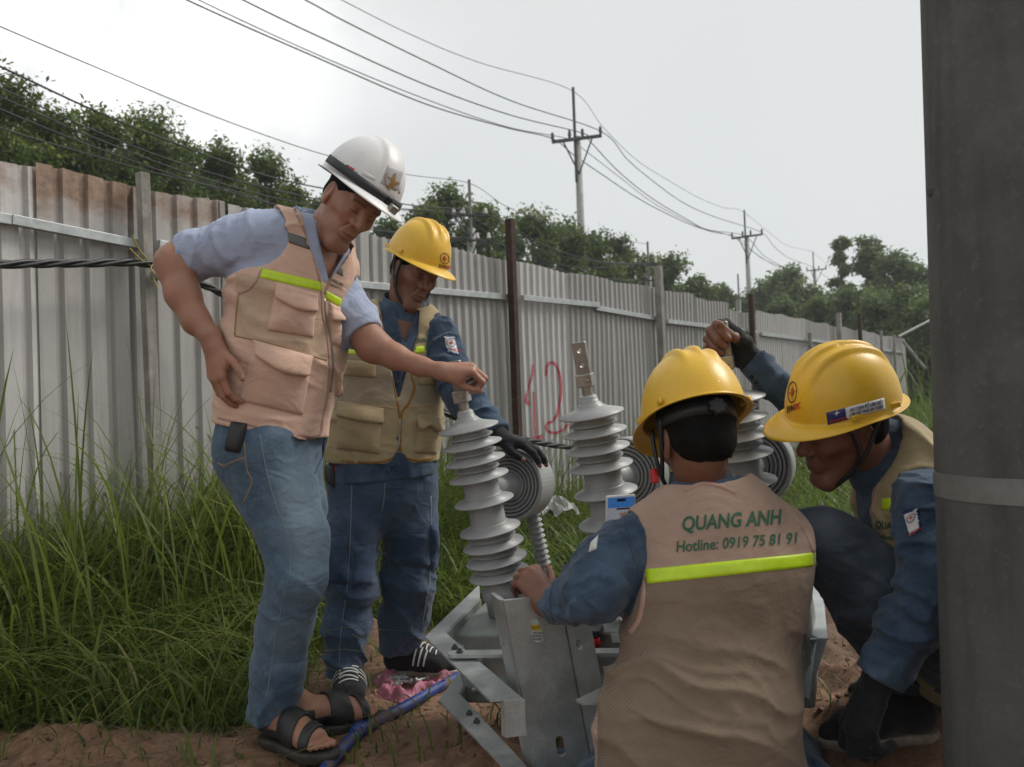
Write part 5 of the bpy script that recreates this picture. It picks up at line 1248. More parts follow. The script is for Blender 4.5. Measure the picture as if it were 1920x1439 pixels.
    strip('seam', [(440, 630), (500, 643), (560, 660), (613, 676)], 3, t, .0018, TAN, vest, 5); strip('seam', [(447, 553), (443, 590), (440, 629)], 3, t, .0015, TAN, vest, 5)
    strip('zip', [(609, 560), (611, 594), (620, 635), (624, 687), (619, 736)], 3.5, t, .003, ZIP, vest, 5)
    for s_, sz, o in (('QUANG ANH', 6.6, (630, 531)), ('Hotline: 0919 75 81 91', 4.2, (630, 540))):
        vv, ff = text_mesh(s_, 1., .02); decal('lettering', vv, ff, o, (sz * .62, sz * .30), (.15 * sz, -sz * 1.1), t, GREENP, vest)
    # jeans
    rl = px2([(488, 842, 2.43, 84), (522, 925, 2.43, 72), (550, 1005, 2.40, 62), (557, 1080, 2.37, 54), (534, 1170, 2.41, 50), (521, 1250, 2.43, 48), (510, 1335, 2.45, 52)])
    llg = px2([(548, 850, 2.57, 54), (562, 950, 2.56, 46), (562, 1075, 2.54, 44), (536, 1200, 2.56, 36), (524, 1330, 2.55, 38)])
    pel = chain(px2([(509, 788, 2.48, 101), (507, 850, 2.48, 99)]), fr, 1.35, .03)
    fold = folds((.75, .2, .8), .09, .22, .010, 31)
    def jf(Q):
        d = smin(smin(pel(Q), chain(rl, k=.03)(Q), .035), chain(llg, k=.03)(Q), .03)
        z = Q[:, 2]; a = np.exp(-((z - .47) / .09) ** 2) * .8 + np.exp(-((z - .10) / .07) ** 2) * 1.3 + .3
        return d + fold(Q) * a
    jf = INT(jf, plane([0, 0, .075], (0, 0, -1)), .004)
    for st in (rl, llg):
        e = st[-1][0]; jf = SUB(jf, cone(e + [0, 0, .05], [e[0], e[1], -.05], .05, .066), .004)
    jpts = [p for p, _ in rl + llg] + [J(515, 780, 2.48)]
    def fd(V):
        q = proj(V); return np.clip(np.exp(-((q[:, 0] - 560 - (q[:, 1] - 950) * .12) / 42) ** 2) * np.exp(-((q[:, 1] - 960) / 130) ** 2) * 1.2 + .3 * np.exp(-((q[:, 1] - 1190) / 60) ** 2) + .25 * fbm(V * 14, 3, 3), 0, 1)
    jn = garment('jeans', jf, jpts, .15, .0052, DEN1, root, fade=fd); tj = bvh(jn)
    strip('seam', [(487, 815), (497, 870), (515, 940), (540, 1005), (545, 1060), (530, 1130), (516, 1200), (506, 1270), (500, 1310)], 2.0, tj, .0015, STITCH, jn, 5)
    strip('seam', [(408, 868), (420, 874), (432, 868), (448, 862), (458, 858)], 2.5, tj, .0015, TAN, jn, 5); strip('seam', [(458, 830), (463, 880), (472, 905), (455, 945)], 2.5, tj, .0015, TAN, jn, 5); strip('fly_seam', [(612, 800), (606, 850), (590, 888)], 3, tj, .002, DEN2, jn, 4)
    patch('key_pouch', [(437, 790), (466, 796), (450, 850), (424, 846)], tj, .018, LEATH, root, 8, 10, .006)
    patch('belt_buckle', [(600, 778), (612, 772), (608, 800), (598, 806)], tj, .008, ZIP, root, 4, 4)
    # skin
    sk = Skin()
    M = frame((.44, -.66, -.60), (.66, .62, -.42)); hc = J(616, 356, 2.375) - M @ np.array([.077, -.01, -.005]) * 1.0
    hs = 1.0; hf = head_sdf(M, hc, hs); nb = J(586, 470, 2.48); nk = cone(hc + M @ np.array([0, -.028, -.045]), nb, .052, .056); nk2 = cone(hc + M @ np.array([.02, .03, -.08]), nb + fr * .045, .026, .026)
    hn = lambda Q: smin(smin(hf(Q), nk(Q), .03), nk2(Q), .03)
    sk.add(hn, [hc + [.13, .13, .16], hc - [.13, .13, .15], nb], .05, .0027, lambda V: head_tint(V, M, hc, hs, .18), 1)
    # right arm, hand on hip
    w = J(401, 650, 2.30); pal, fg, hp = hand_pr(w, (.10, .0, -1), (-.62, -.78, .1), -1, [(.25, .5, .35), (.25, .5, .35), (.3, .5, .35), (.35, .5, .35)], (.85, .1, .1), .98, .03)
    arm = U(chain(px2([(440, 464, 2.39, 40), (358, 479, 2.395, 37), (330, 495, 2.37, 35)]), k=.02), chain(px2([(327, 494, 2.37, 33), (343, 552, 2.34, 31), (368, 602, 2.32, 25)]) + [(w - np.array([.01, 0, -.03]), .026), (w, .024)], k=.02), k=.03)
    hsd = hand_sdf(pal, fg); armh = lambda Q: smin(arm(Q), hsd(Q), .02)
    sk.add(armh, hp + [J(440, 468, 2.39), J(290, 500, 2.4), w], .06, .0032)
    # left arm, hand on the terminal
    w = J(828, 697, 2.43); pal, fg, hp = hand_pr(w, (1, .06, .02), (.1, -.45, .9), 1, [(.85, 1.35, .5), (.8, 1.4, .5), (.8, 1.4, .5), (.8, 1.4, .5)], (.12, .62, .1), .97, .03)
    arm = U(chain(px2([(664, 598, 2.54, 31), (700, 650, 2.505, 30)]), k=.02), chain(px2([(698, 647, 2.505, 28), (740, 669, 2.48, 23), (790, 688, 2.455, 17)]) + [(w, .0225)], k=.02), k=.03)
    hsd2 = hand_sdf(pal, fg); arm2 = lambda Q: smin(arm(Q), hsd2(Q), .02)
    sk.add(arm2, hp + [J(660, 595, 2.54), w], .06, .0032)
    # hidden core of the body, so that it is one figure under the clothes
    corei = U(chain([(p, r * .8) for p, r in core], fr, 1.45, .04), chain([(p, r * .7) for p, r in rl], k=.03), chain([(p, r * .7) for p, r in llg], k=.03), k=.05)
    sk.add(corei, jpts + [c for c, _ in core], .12, .014, slack=2.2)
    # feet and sandals
    for hx, tx, ank in (((-.735, 2.475), (-.535, 2.325), rl[-1][0]), ((-.665, 2.50), (-.435, 2.60), llg[-1][0])):
        zg = g1((hx[0] + tx[0]) / 2, (hx[1] + tx[1]) / 2) + .012; a2 = np.array([ank[0] - .02, ank[1], .15]); fb, ff, wf, d, s, L = foot_sdf(hx, tx, zg + .024, a2)
        sk.add(ff, [wf(-.1, -.06, -.02), wf(1.1, .06, .15), a2], .05, .003)
        slab = INT(INT(U(cone(wf(.07, 0, 0), wf(.5, 0, 0), .043, .040), cone(wf(.5, 0, 0), wf(.75, 0, 0), .042, .050), cone(wf(.75, .002, 0), wf(.98, .006, 0), .048, .035), k=.03), plane([0, 0, zg + .026], (0, 0, 1)), .004), plane([0, 0, zg - .006], (0, 0, -1)), .004)
        bands = None; sh_ = SUB(OFF(fb, .0065), OFF(fb, .001), .001)
        for a, b in ((.34, .60), (.70, .82)):
            bn = INT(INT(sh_, plane(wf(a, 0, 0), -d - s * .25), .002), plane(wf(b, 0, 0), d + s * .25), .002); bands = bn if bands is None else U(bands, bn, k=.003)
        hb = INT(INT(sh_, plane(wf(.2, 0, 0), d), .002), plane([0, 0, zg + .085], (0, 0, 1)), .002); hb = INT(hb, plane([0, 0, zg + .045], (0, 0, -1)), .002); bands = U(bands, hb, k=.003)
        sb = INT(INT(sh_, plane(wf(.12, 0, 0), -d), .002), plane(wf(.45, 0, 0), d), .002); sb = INT(INT(sb, plane([0, 0, zg + .062], (0, 0, 1)), .002), plane([0, 0, zg + .03], (0, 0, -1)), .002); bands = INT(U(bands, sb, k=.003), plane([0, 0, zg + .125], (0, 0, 1)), .003)
        o = garment('sandal', bands, [wf(-.12, -.07, -.03), wf(1.12, .07, .14), wf(-.12, .07, .14), wf(1.12, -.07, -.03)], .02, .0028, LEATH, root, 0); garment('sole', slab, [wf(-.12, -.07, -.03), wf(1.12, .07, .05)] + [wf(-.12, .07, 0), wf(1.12, -.07, 0)], .02, .004, DSOLE, o, 1)
    sk.build(SKIN1, root)
    hair_cap(M, hc, root, hs, back=-.055)
    # white helmet
    h, Wp = helmet(M, hc + M @ np.array([0, -.004, .012]), HWHT, root, 1.0, 'wide', lug=False, tilt=R_(11)); th = bvh(h)
    bandp = [Wp(.1165 * math.sin(a), .1435 * math.cos(a) - .006, .056 - .010 * math.cos(a)) for a in np.linspace(-R_(100), R_(100), 30)]
    V = []; 
    for i, p_ in enumerate(bandp):
        up = Wp(0, 0, 1) - Wp(0, 0, 0); out = nrm(p_ - Wp(0, -.006, .05)); V += [p_ - up * .012 + out * .004, p_ + up * .012 + out * .002, p_ + up * .012 - out * .004, p_ - up * .012 - out * .002]
    mk('elastic_strap', V, [(4 * i + k, 4 * i + (k + 1) % 4, 4 * i + 4 + (k + 1) % 4, 4 * i + 4 + k) for i in range(29) for k in range(4)], LEATH, h, True)
    q = Wp(-.012, .140, .040); mm = MB(); mm.box(q, (.007, .005, .016), M); mm.build('strap_clip', BLK, h, bevel=.002); q = Wp(-.02, .168, .032); mm = MB(); mm.box(q, (.013, .010, .011), M); mm.build('lamp_clip', CASTM, h, bevel=.004)
    patch('front_sticker', [(727, 309), (756, 320), (750, 364), (712, 345)], th, .0026, two('grey_sticker', (.40, .39, .40)), h, 8, 8)
    for pts_, cl in (([(725, 353), (741, 325), (741, 331), (729, 353)], GOLD), ([(737, 326), (741, 325), (737, 357), (733, 352)], GOLD), ([(724, 331), (738, 336), (737, 339), (725, 334)], GOLD), ([(740, 340), (749, 344), (739, 349), (741, 345)], GOLD)):
        v_ = np.array(pts_, float); decal('emblem', v_, [(0, 1, 2, 3)], (0, 0), (1, 0), (0, 1), th, cl, h, .0042, 2)
    strip('emblem', [(731, 327), (724, 327), (721, 336), (724, 350), (730, 358)], 2.2, th, .0042, GOLD, h, 4)
    patch('side_sticker', [(650, 309), (671, 320), (669, 325), (647, 317)], th, .0024, REDI, h, 6, 4); patch('side_sticker', [(650, 309), (655, 311), (652, 318), (647, 316)], th, .003, NAVY, h, 4, 4); patch('side_sticker', [(664, 317), (672, 321), (670, 326), (662, 322)], th, .003, WHT, h, 4, 4)
    patch('reflective_tape', [(631, 298), (646, 303), (642, 312), (624, 306)], th, .0024, WHT, h, 5, 4); patch('reflective_tape', [(682, 321), (705, 334), (702, 340), (677, 328)], th, .0024, WHT, h, 5, 4)
man1(); print('man1', round(time.time() - T0, 1))
# ================================================================ standing man with the yellow helmet
def man2():
    root = thing('person', (P(715, 1290, 2.9)[0], P(715, 1290, 2.9)[1], 0), 'standing man in yellow helmet, khaki vest and denim, one black glove on the drum', 'person')
    lat = nrm((.96, .28, 0)); fr = np.array([lat[1], -lat[0], 0])
    core = px2([(752, 640, 2.96, 86), (738, 700, 2.95, 96), (727, 790, 2.93, 101), (720, 850, 2.92, 103)])
    tor = U(chain(core, fr, 1.38, .04), cone(J(692, 596, 2.96), J(806, 618, 2.98), .056, .058), cone(J(756, 600, 2.98), J(756, 580, 2.98), .06, .045), k=.05)
    ls, le, lw = J(822, 628, 2.96), J(868, 742, 2.84), J(930, 812, 2.70); r_s, r_e, r_w = J(672, 610, 2.96), J(625, 730, 3.05), J(632, 850, 3.0)
    sl = chain([(ls, .070), (le, .066), (lw, .050)], k=.03); sl = DISP(sl, folds(le - ls, .05, .12, .010, 12)); sl = INT(sl, plane(lw + (lw - le) * .05, lw - le), .004)
    sr = DISP(chain([(r_s, .068), (r_e, .062), (r_w, .045)], k=.03), folds((0, 0, 1), .05, .12, .008, 13))
    nk0, nk1 = J(757, 598, 2.97), J(757, 560, 2.965); ax = nrm(nk1 - nk0)
    tail = DISP(chain(px2([(722, 830, 2.92, 98), (720, 895, 2.92, 101)]), fr, 1.36, .03), folds((1, .2, .1), .06, .2, .008, 14)); tail = INT(tail, plane(J(730, 898, 2.9), (.05, 0, -1)), .004)
    vneck = pxpoly([(738, 570), (782, 585), (768, 620), (758, 645), (750, 620)], 2.97)
    sf = U(OFF(tor, -.012), sl, sr, tail, k=.02); sf = SUB(sf, vneck, .004); sf = SUB(sf, cone(nk0 - ax * .02, nk1 + ax * .1, .058, .066), .006)
    pts = [c for c, _ in core] + [ls, le, lw, r_s, r_e, r_w, J(720, 900, 2.92)]
    fdn = lambda V: np.clip(.15 + .6 * fbm(V * 16, 3, 8), 0, 1)
    shirt = garment('denim_shirt', sf, pts, .15, .005, DEN3, root, fade=fdn)
    ts = bvh(shirt)
    strip('placket', [(757, 650), (752, 690), (747, 740), (746, 790)], 8, ts, .003, DEN3, shirt, 4)
    for x, y in ((745, 717), (748, 690), (735, 873), (728, 882)):
        p, n = cast(ts, x, y)
        if p is not None: mm = MB(); mm.lathe([(.006, 0), (.006, .004), (.003, .005)], p + n * .001, axes(n, lat), 10); mm.build('button', DSTEEL, shirt)
    # collar wings
    col = cone(nk0, nk1, .080, .072); col = SUB(col, cone(nk0 - ax * .05, nk1 + ax * .06, .073, .064), .002); col = INT(INT(col, plane(nk1 + ax * .012, ax + fr * .45), .003), plane(nk0 - ax * .02, -ax - fr * .6), .003)
    col = SUB(col, cone(nk0 + fr * .12 - ax * .1, nk1 + fr * .12, .012, .045), .004); co = garment('collar', col, [nk0, nk1], .14, .0034, DEN3, root, 1, fade=lambda V: np.clip(.4 + .7 * fbm(V * 40, 3, 4), 0, 1))
    # vest
    v = DISP(tor, folds((.1, .1, 1), .09, .2, .008, 15)); v = SUB(v, chain([(ls + lat * .01, .074), (le, .085)], k=.02), .006); v = SUB(v, chain([(r_s - lat * .01, .074), (r_e, .085)], k=.02), .006)
    v = SUB(v, pxpoly([(706, 560), (796, 585), (784, 625), (777, 732), (750, 778), (737, 708), (716, 610)], 2.97), .003); v = SUB(v, cone(nk0 - ax * .1, nk1 + ax * .1, .08, .09), .006)
    hem = DISP(chain(px2([(723, 810, 2.93, 102), (719, 858, 2.92, 107)]), fr, 1.36, .03), folds((1, .2, .1), .07, .3, .006, 16)); v = U(v, hem, k=.015); v = INT(v, plane(J(720, 868, 2.85), (-.03, 0, -1)), .005)
    v = SUB(v, pxpoly([(743, 850), (752, 850), (775, 880), (722, 880)], 2.9), .01)
    vest = garment('vest', v, pts, .15, .005, VKHA, root); mesh_attr(vest, lambda q, c: (q[:, 1] > 664) & (q[:, 1] < 757)); t = bvh(vest)
    patch('reflective_band', [(770, 652), (822, 645), (822, 659), (770, 664)], t, .002, LIME, vest, 10, 4); patch('reflective_band', [(640, 652), (728, 655), (732, 668), (640, 664)], t, .002, LIME, vest, 12, 4)
    p = patch('pocket', [(634, 762), (718, 772), (711, 852), (632, 842)], t, .008, VKHA, vest, 14, 12, .016); patch('pocket_flap', lambda u, w_: (632 + 88 * u, 752 + 14 * u + w_ * (28 + 4 * math.sin(3.1 * u))), bvh(p, vest), .005, VKHA, vest, 14, 7, .003, .009)
    p = patch('pocket', [(785, 790), (822, 794), (818, 852), (776, 850)], t, .008, VKHA, vest, 10, 10, .014); patch('pocket_flap', lambda u, w_: (782 + 43 * u, 776 + 6 * u + w_ * (25 + 4 * math.sin(9 * u))), bvh(p, vest), .006, VKHA, vest, 14, 7, .003, .014)
    p = patch('pocket', [(784, 700), (820, 702), (819, 722), (784, 722)], t, .006, VKHA, vest, 8, 6, .006); p = patch('pocket', [(646, 675), (706, 680), (705, 709), (645, 704)], t, .006, VKHA, vest, 10, 8, .01)
    strip('trim', [(714, 590), (725, 644), (737, 708), (747, 765), (750, 790), (747, 846), (730, 862), (690, 868), (640, 864)], 4.5, t, .003, VGOLD, vest, 5); strip('trim', [(780, 622), (772, 698), (777, 727), (766, 757), (753, 778), (751, 846), (764, 860), (790, 864), (815, 858)], 4.5, t, .003, VGOLD, vest, 5); strip('trim', [(828, 592), (829, 615), (823, 640)], 4, t, .003, VGOLD, vest, 5)
    strip('zip', [(750, 786), (749, 815), (747, 845)], 3.2, t, .005, ZIP, vest, 4); strip('seam', [(640, 758), (700, 762), (745, 766)], 2.5, t, .002, VKHA, vest, 4); strip('seam', [(758, 764), (790, 762), (822, 760)], 2.5, t, .002, VKHA, vest, 4)
    vv, ff = text_mesh('QUANG ANH', 1., .02); decal('lettering', vv, ff, (806, 640), (9.5, -1.2), (.6, -11), t, GREENP, vest)
    vv, ff = ring2d(.8, 1.); decal('emblem', vv, ff, (804, 626), (6.5, 0), (0, -6.5), t, GREENP, vest); vv, ff = text_mesh('b', 1.6); decal('emblem', vv, ff, (804, 629), (4, 0), (0, -5), t, GREENP, vest)
    # arm badge
    bd = patch('arm_badge', [(831, 629), (853, 631), (862, 668), (837, 662)], ts, .0022, NAVY, shirt, 8, 10); bd2 = patch('arm_badge', [(832, 631), (852, 633), (860, 666), (838, 660)], ts, .0032, WHT, shirt, 8, 10); tb = bvh(bd2)
    emblem(bd2, tb, (846, 643), (8.5, 1), (1.5, -8.5), NAVY, [('EVN', NAVY), ('HCMC', REDI)])
    # trousers
    rl = px2([(672, 895, 2.90, 54), (664, 990, 2.86, 50), (656, 1090, 2.83, 49), (651, 1170, 2.82, 45), (644, 1262, 2.80, 37)]); ll = px2([(766, 895, 2.96, 52), (771, 990, 2.96, 49), (768, 1085, 2.98, 49), (758, 1160, 3.02, 46), (744, 1232, 3.06, 39)])
    pel = chain(px2([(721, 860, 2.93, 99), (719, 905, 2.93, 100)]), fr, 1.35, .03); fo = folds((.7, .1, .8), .07, .18, .011, 17)
    def jf(Q):
        d = smin(smin(pel(Q), chain(rl, k=.03)(Q), .03), chain(ll, k=.03)(Q), .03); z = Q[:, 2]; return d + fo(Q) * (.35 + np.exp(-((z - .36) / .1) ** 2) + 1.2 * np.exp(-((z - .12) / .08) ** 2))
    jf = INT(jf, plane([0, 0, .085], (0, 0, -1)), .004); jp = [q for q, _ in rl + ll] + [J(720, 850, 2.93)]
    jn = garment('jeans', jf, jp, .14, .0055, DEN2, root, fade=lambda V: np.clip(.25 + .5 * fbm(V * 9, 3, 8) + .25 * np.exp(-((proj(V)[:, 1] - 990) / 60) ** 2), 0, 1)); tj = bvh(jn)
    patch('cargo_pocket', [(614, 1010), (652, 1005), (654, 1095), (612, 1095)], tj, .008, DEN2, jn, 8, 10, .016); patch('cargo_pocket', [(806, 985), (820, 985), (820, 1068), (806, 1072)], tj, .008, DEN2, jn, 5, 8, .012)
    patch('knee_panel', [(664, 1030), (706, 1018), (699, 1092), (660, 1106)], tj, .003, DEN2, jn, 8, 8, .004); patch('knee_panel', [(724, 1000), (806, 1002), (806, 1066), (728, 1058)], tj, .003, DEN2, jn, 10, 8, .004)
    strip('seam', [(660, 900), (657, 1000), (652, 1090), (640, 1180), (636, 1250)], 2.0, tj, .0018, STITCH, jn, 5); strip('seam', [(808, 930), (808, 1010), (806, 1080), (790, 1180)], 2.0, tj, .0018, STITCH, jn, 5); strip('seam', [(722, 905), (720, 935), (716, 960)], 2.0, tj, .0018, STITCH, jn, 4)
    for i, x in enumerate((630, 636)): mm = MB(); mm.tube([J(x, 872 + i, 2.83), J(x + 4, 905, 2.82)], .008, 8); mm.build('plier_handle', REDPL, root, smooth=True)
    patch('tool_pouch', [(613, 872), (628, 872), (628, 915), (616, 905)], tj, .014, LEATH, root, 6, 8, .004)
    for st, he, to in ((rl, (640, 2.86), (634, 2.66)), (ll, (712, 3.08), (834, 3.05))):
        h = np.array([(he[0] - CX) / FPX * he[1], he[1]]); tt = np.array([(to[0] - CX) / FPX * to[1], to[1]]); zg = max(g1(*h), g1(*tt), g1(*((h + tt) / 2))) + .006; shoe(h, tt, zg, np.array([st[-1][0][0], st[-1][0][1], .17]), root)
    # skin
    sk = Skin(); M = frame((.56, -.72, -.42), (.78, .58, -.24)); hc = J(741, 502, 2.90) - M @ np.array([.077, -.01, -.005]) * .96; hf = head_sdf(M, hc, .96, 1.1); nb = J(757, 612, 2.97); nk = cone(hc + M @ np.array([0, -.028, -.045]), nb, .054, .06); nk3 = cone(nb, J(757, 660, 2.93), .05, .03)
    sk.add(lambda Q: smin(smin(hf(Q), nk(Q), .03), nk3(Q), .03), [hc + [.13, .13, .16], hc - [.13, .13, .15], nb, J(757, 670, 2.93)], .05, .003, lambda V: head_tint(V, M, hc, .96, .4), 1)
    w = lw + (lw - le) * .10; pal, fg, hp = hand_pr(w, (.90, -.22, -.36), (.2, -.1, .95), 1, [(.25, .35, .25), (.2, .35, .25), (.2, .4, .3), (.25, .45, .3)], (.5, .3, .2), .95)
    hs = hand_sdf(pal, fg); fore = cone(le, w, .032, .024); sk.add(lambda Q: smin(hs(Q), fore(Q), .02), hp + [le], .05, .0036)
    ci = U(chain([(p, r * .78) for p, r in core], fr, 1.45, .04), chain([(p, r * .6) for p, r in rl], k=.03), chain([(p, r * .6) for p, r in ll], k=.03), chain([(ls, .04), (le, .035)], k=.02), chain([(r_s, .04), (r_e, .035), (r_w, .028)], k=.02), k=.04); sk.add(ci, jp + pts, .1, .014, slack=2.2); sk.build(SKIN2, root)
    gl = U(OFF(U(*pal, k=.014), .0022), *[OFF(U(*[cone(*q) for q in pr[:2]], cone(pr[2][0], pr[2][0] * .45 + pr[2][1] * .55, pr[2][2], pr[2][3]), k=.003), .0022) for pr in fg], OFF(cone(w, le * .25 + w * .75, .029, .034), .002), k=.006)
    garment('glove', gl, hp + [w, le * .3 + w * .7], .05, .0034, GLOVE, root, 1)
    hair_cap(M, hc, root, .96, back=-.05)
    h, Wp = helmet(M, hc + M @ np.array([0, -.004, .012]), HYEL, root, .93, 'ridge', tilt=R_(4)); th = bvh(h)
    emblem(h, th, (833, 485), (8.6, 1.5), (.5, -10.5), INK, [('EVN', INK), ('SPC', REDI)])
    def L(x, y, z): return hc + M @ (np.array([x, y, z]) * .96)
    straps(h, [[L(.082, .02, .03), L(.078, .018, -.02), L(.066, .03, -.075), L(.03, .062, -.118), L(0, .078, -.124)], [L(-.082, .02, .03), L(-.078, .018, -.02), L(-.066, .03, -.075), L(-.03, .062, -.118), L(0, .078, -.124)], [L(.086, -.02, .04), L(.078, -.02, -.0), L(.07, .02, -.066)]], .0052)
    mm = MB(); mm.lathe([(.012, -.03), (.018, -.026), (.018, .026), (.012, .03)], L(0, .066, -.117), axes(M[:, 0], M[:, 2]), 14); mm.build('chin_cup', BLK, h, smooth=True)
man2(); print('man2', round(time.time() - T0, 1))

# ================================================================ crouching man seen from behind
def man3():
    SCL = 1.05
    def J(a, b, d): return P(a, b, d * SCL)
    def px2(st): return [(P(x, y, d * SCL), r * d * SCL / FPX) for x, y, d, r in st]
    root = thing('person', (P(1330, 1439, 1.7)[0], 1.72, 0), 'crouching man seen from behind, yellow helmet, vest with green lettering and lime band', 'person')
    lat = nrm((-.985, -.1, 0)); fr = np.array([-.12, .95, .12]); fr = nrm(fr - lat * (fr @ lat)); LX = -lat
    core = px2([(1336, 1020, 1.77, 150), (1350, 1100, 1.75, 166), (1328, 1200, 1.72, 160), (1316, 1300, 1.68, 162), (1314, 1400, 1.65, 182), (1314, 1480, 1.64, 192)])
    tor = U(chain(core, fr, 1.5, .05), cone(J(1216, 1006, 1.77), J(1462, 1016, 1.77), .060, .064), cone(J(1316, 950, 1.80), J(1215, 1000, 1.78), .040, .05), cone(J(1316, 950, 1.80), J(1465, 1005, 1.78), .044, .052), k=.05)
    ls, le, lw = J(1180, 1022, 1.76), J(1112, 1112, 1.70), P(1034, 1132, 1.875); r_s, r_e, r_w = J(1474, 1035, 1.80), J(1455, 1170, 1.95), J(1260, 1085, 2.02)
    sl = chain([(ls, .068), ((ls + le) / 2, .070), (le, .064), ((le + lw) / 2, .052), (lw, .033)], k=.03); sl = DISP(sl, folds((.8, -.1, .5), .045, .12, .011, 22)); sl = INT(sl, plane(lw + (lw - le) * .03, lw - le), .004)
    sr = DISP(chain([(r_s, .064), (r_e, .056), (r_w, .04)], k=.03), folds((0, 0, 1), .05, .12, .008, 23))
    nk0, nk1 = J(1318, 938, 1.785), J(1312, 886, 1.80); ax = nrm(nk1 - nk0)
    colr = cone(nk0, nk1, .080, .066)
    sf = SUB(U(OFF(tor, -.012), sl, sr, k=.02), cone(J(1318, 915, 1.785), J(1312, 850, 1.79), .05, .13), .006); pts = [c for c, _ in core] + [ls, le, lw, r_s, r_e, r_w]
    fdn = lambda V: np.clip(.1 + .55 * fbm(V * 16, 3, 8), 0, 1)
    shirt = garment('denim_shirt', sf, pts, .15, .0052, DEN3, root, fade=fdn); ts = bvh(shirt)
    co = SUB(colr, cone(nk0 - ax * .05, nk1 + ax * .08, .070, .057), .003); co = INT(INT(co, plane(J(1315, 884, 1.75), ax - fr * .2), .004), plane(nk0 - ax * .03, -ax), .003); garment('collar', co, [nk0, nk1], .13, .0034, DEN3, root, 1, fade=fdn)
    strip('cuff_seam', [(1036, 1096), (1031, 1130), (1038, 1168)], 3, ts, .002, DEN3, shirt, 4); strip('shoulder_seam', [(1168, 970), (1180, 1020), (1196, 1080), (1194, 1118)], 3, ts, .002, DEN3, shirt, 4)
    bd = patch('arm_badge', [(1108, 1018), (1122, 1004), (1118, 1030), (1104, 1036)], ts, .003, WHT, shirt, 6, 6)
    fo = folds((.35, .1, 1), .10, .30, .012, 24)
    def wr(Q):
        z = Q[:, 2]; a = .25 + 1.15 * np.clip((.60 - z) / .28, 0, 1); return fo(Q) * a + folds((1, 0, -.25), .12, .4, .007, 25)(Q) * np.clip((.62 - z) / .2, 0, 1)
    v = DISP(tor, wr); v = SUB(v, chain([(ls - LX * .006, .072), (le + [-.01, 0, -.01], .092)], k=.02), .006); v = SUB(v, chain([(r_s + LX * .012, .062), (r_e + LX * .06, .08)], k=.02), .006); v = SUB(v, cone(J(1318, 928, 1.785), J(1312, 850, 1.79), .070, .135), .006)
    hem = DISP(chain(px2([(1314, 1420, 1.65, 188), (1312, 1490, 1.63, 194)]), fr, 1.45, .03), folds((1, .1, .2), .09, .3, .012, 26)); v = U(v, hem, k=.02); v = INT(v, plane(J(1318, 1505, 1.6), (0, 0, -1)), .005)
    vest = garment('vest', v, pts, .18, .0048, VBACK, root, 2); mesh_attr(vest, lambda q, c: (q[:, 1] > 1082 - (q[:, 0] - 1213) * .098) & (q[:, 0] > 1120)); t = bvh(vest)
    patch('reflective_band', [(1210, 1068), (1529, 1036), (1529, 1062), (1213, 1095)], t, .0022, LIME, vest, 40, 5)
    def lay(o, ux, uy, bend=0): return lambda a, b: (o[0] + ux[0] * a + uy[0] * b, o[1] + ux[1] * a + uy[1] * b + bend * a * a)
    vv, ff = text_mesh('QUANG ANH', 1., .022); w_ = np.ptp(vv[:, 0]); s = 184 / w_; decal('lettering', vv, ff, lay((1371, 989), (s, -s * .075), (3, -38), .0), None, None, t, GREENP, vest, .0018, 1)
    vv, ff = text_mesh('Hotline: 0919 75 81 91', 1., .014); w_ = np.ptp(vv[:, 0]); s = 224 / w_; decal('lettering', vv, ff, lay((1382, 1027), (s, -s * .075), (2, -29), .0), None, None, t, GREENP, vest, .0018, 1)
    strip('trim', [(1167, 962), (1180, 1010), (1196, 1060), (1206, 1110), (1198, 1160), (1180, 1188)], 9, t, .003, VTRIM, vest, 6); strip('trim', [(1282, 920), (1315, 908), (1350, 912), (1380, 925)], 7, t, .003, VTRIM, vest, 6); strip('trim', [(1487, 962), (1512, 1000), (1526, 1036)], 7, t, .003, VTRIM, vest, 5)
    # trousers, knees and shoes (mostly below the frame)
    hipl, hipr = J(1240, 1490, 1.68), J(1400, 1490, 1.68); kl, kr = J(1078, 1470, 1.95), J(1470, 1420, 2.02)
    al, ar = np.array([kl[0] + .02, 1.72, .09]), np.array([kr[0] - .02, 1.76, .09])
    jf = U(chain([(hipl, .105), (kl, .076), (al, .055)], k=.04), chain([(hipr, .105), (kr, .076), (ar, .055)], k=.04), cone(hipl, hipr, .11, .11), k=.05); jf = DISP(jf, folds((.5, .5, .5), .06, .15, .009, 27))
    garment('jeans', jf, [hipl, hipr, kl, kr, al, ar], .14, .007, DEN3, root, fade=fdn)
    for a in (al, ar): shoe(np.array([a[0], a[1] - .06]), np.array([a[0], a[1] + .18]), g1(a[0], a[1]) + .01, np.array([a[0], a[1], .12]), root, False)
    sk = Skin(); M = frame((-.20, .93, -.27), (-.97, -.22, .02)); hc = (J(1230, 826, 1.745) + J(1384, 826, 1.78)) / 2 + M @ np.array([0, .01, .005]); hsz = 1.02; hf = head_sdf(M, hc, hsz)
    nb = J(1316, 950, 1.80); nk = cone(hc + M @ np.array([0, -.02, -.05]), nb, .047, .050)
    sk.add(lambda Q: smin(hf(Q), nk(Q), .03), [hc + [.13, .13, .16], hc - [.13, .13, .15], nb], .05, .0032, lambda V: head_tint(V, M, hc, hsz, .2), 1)
    w = lw + nrm(lw - le) * .012; pal, fg, hp = hand_pr(w, (-.42, .30, .55), (.15, -.75, .62), 1, [(1.1, .8, .4), (1.1, .8, .4), (1.1, .85, .4), (1.05, .85, .4)], (.95, .55, .0), .9, .06)
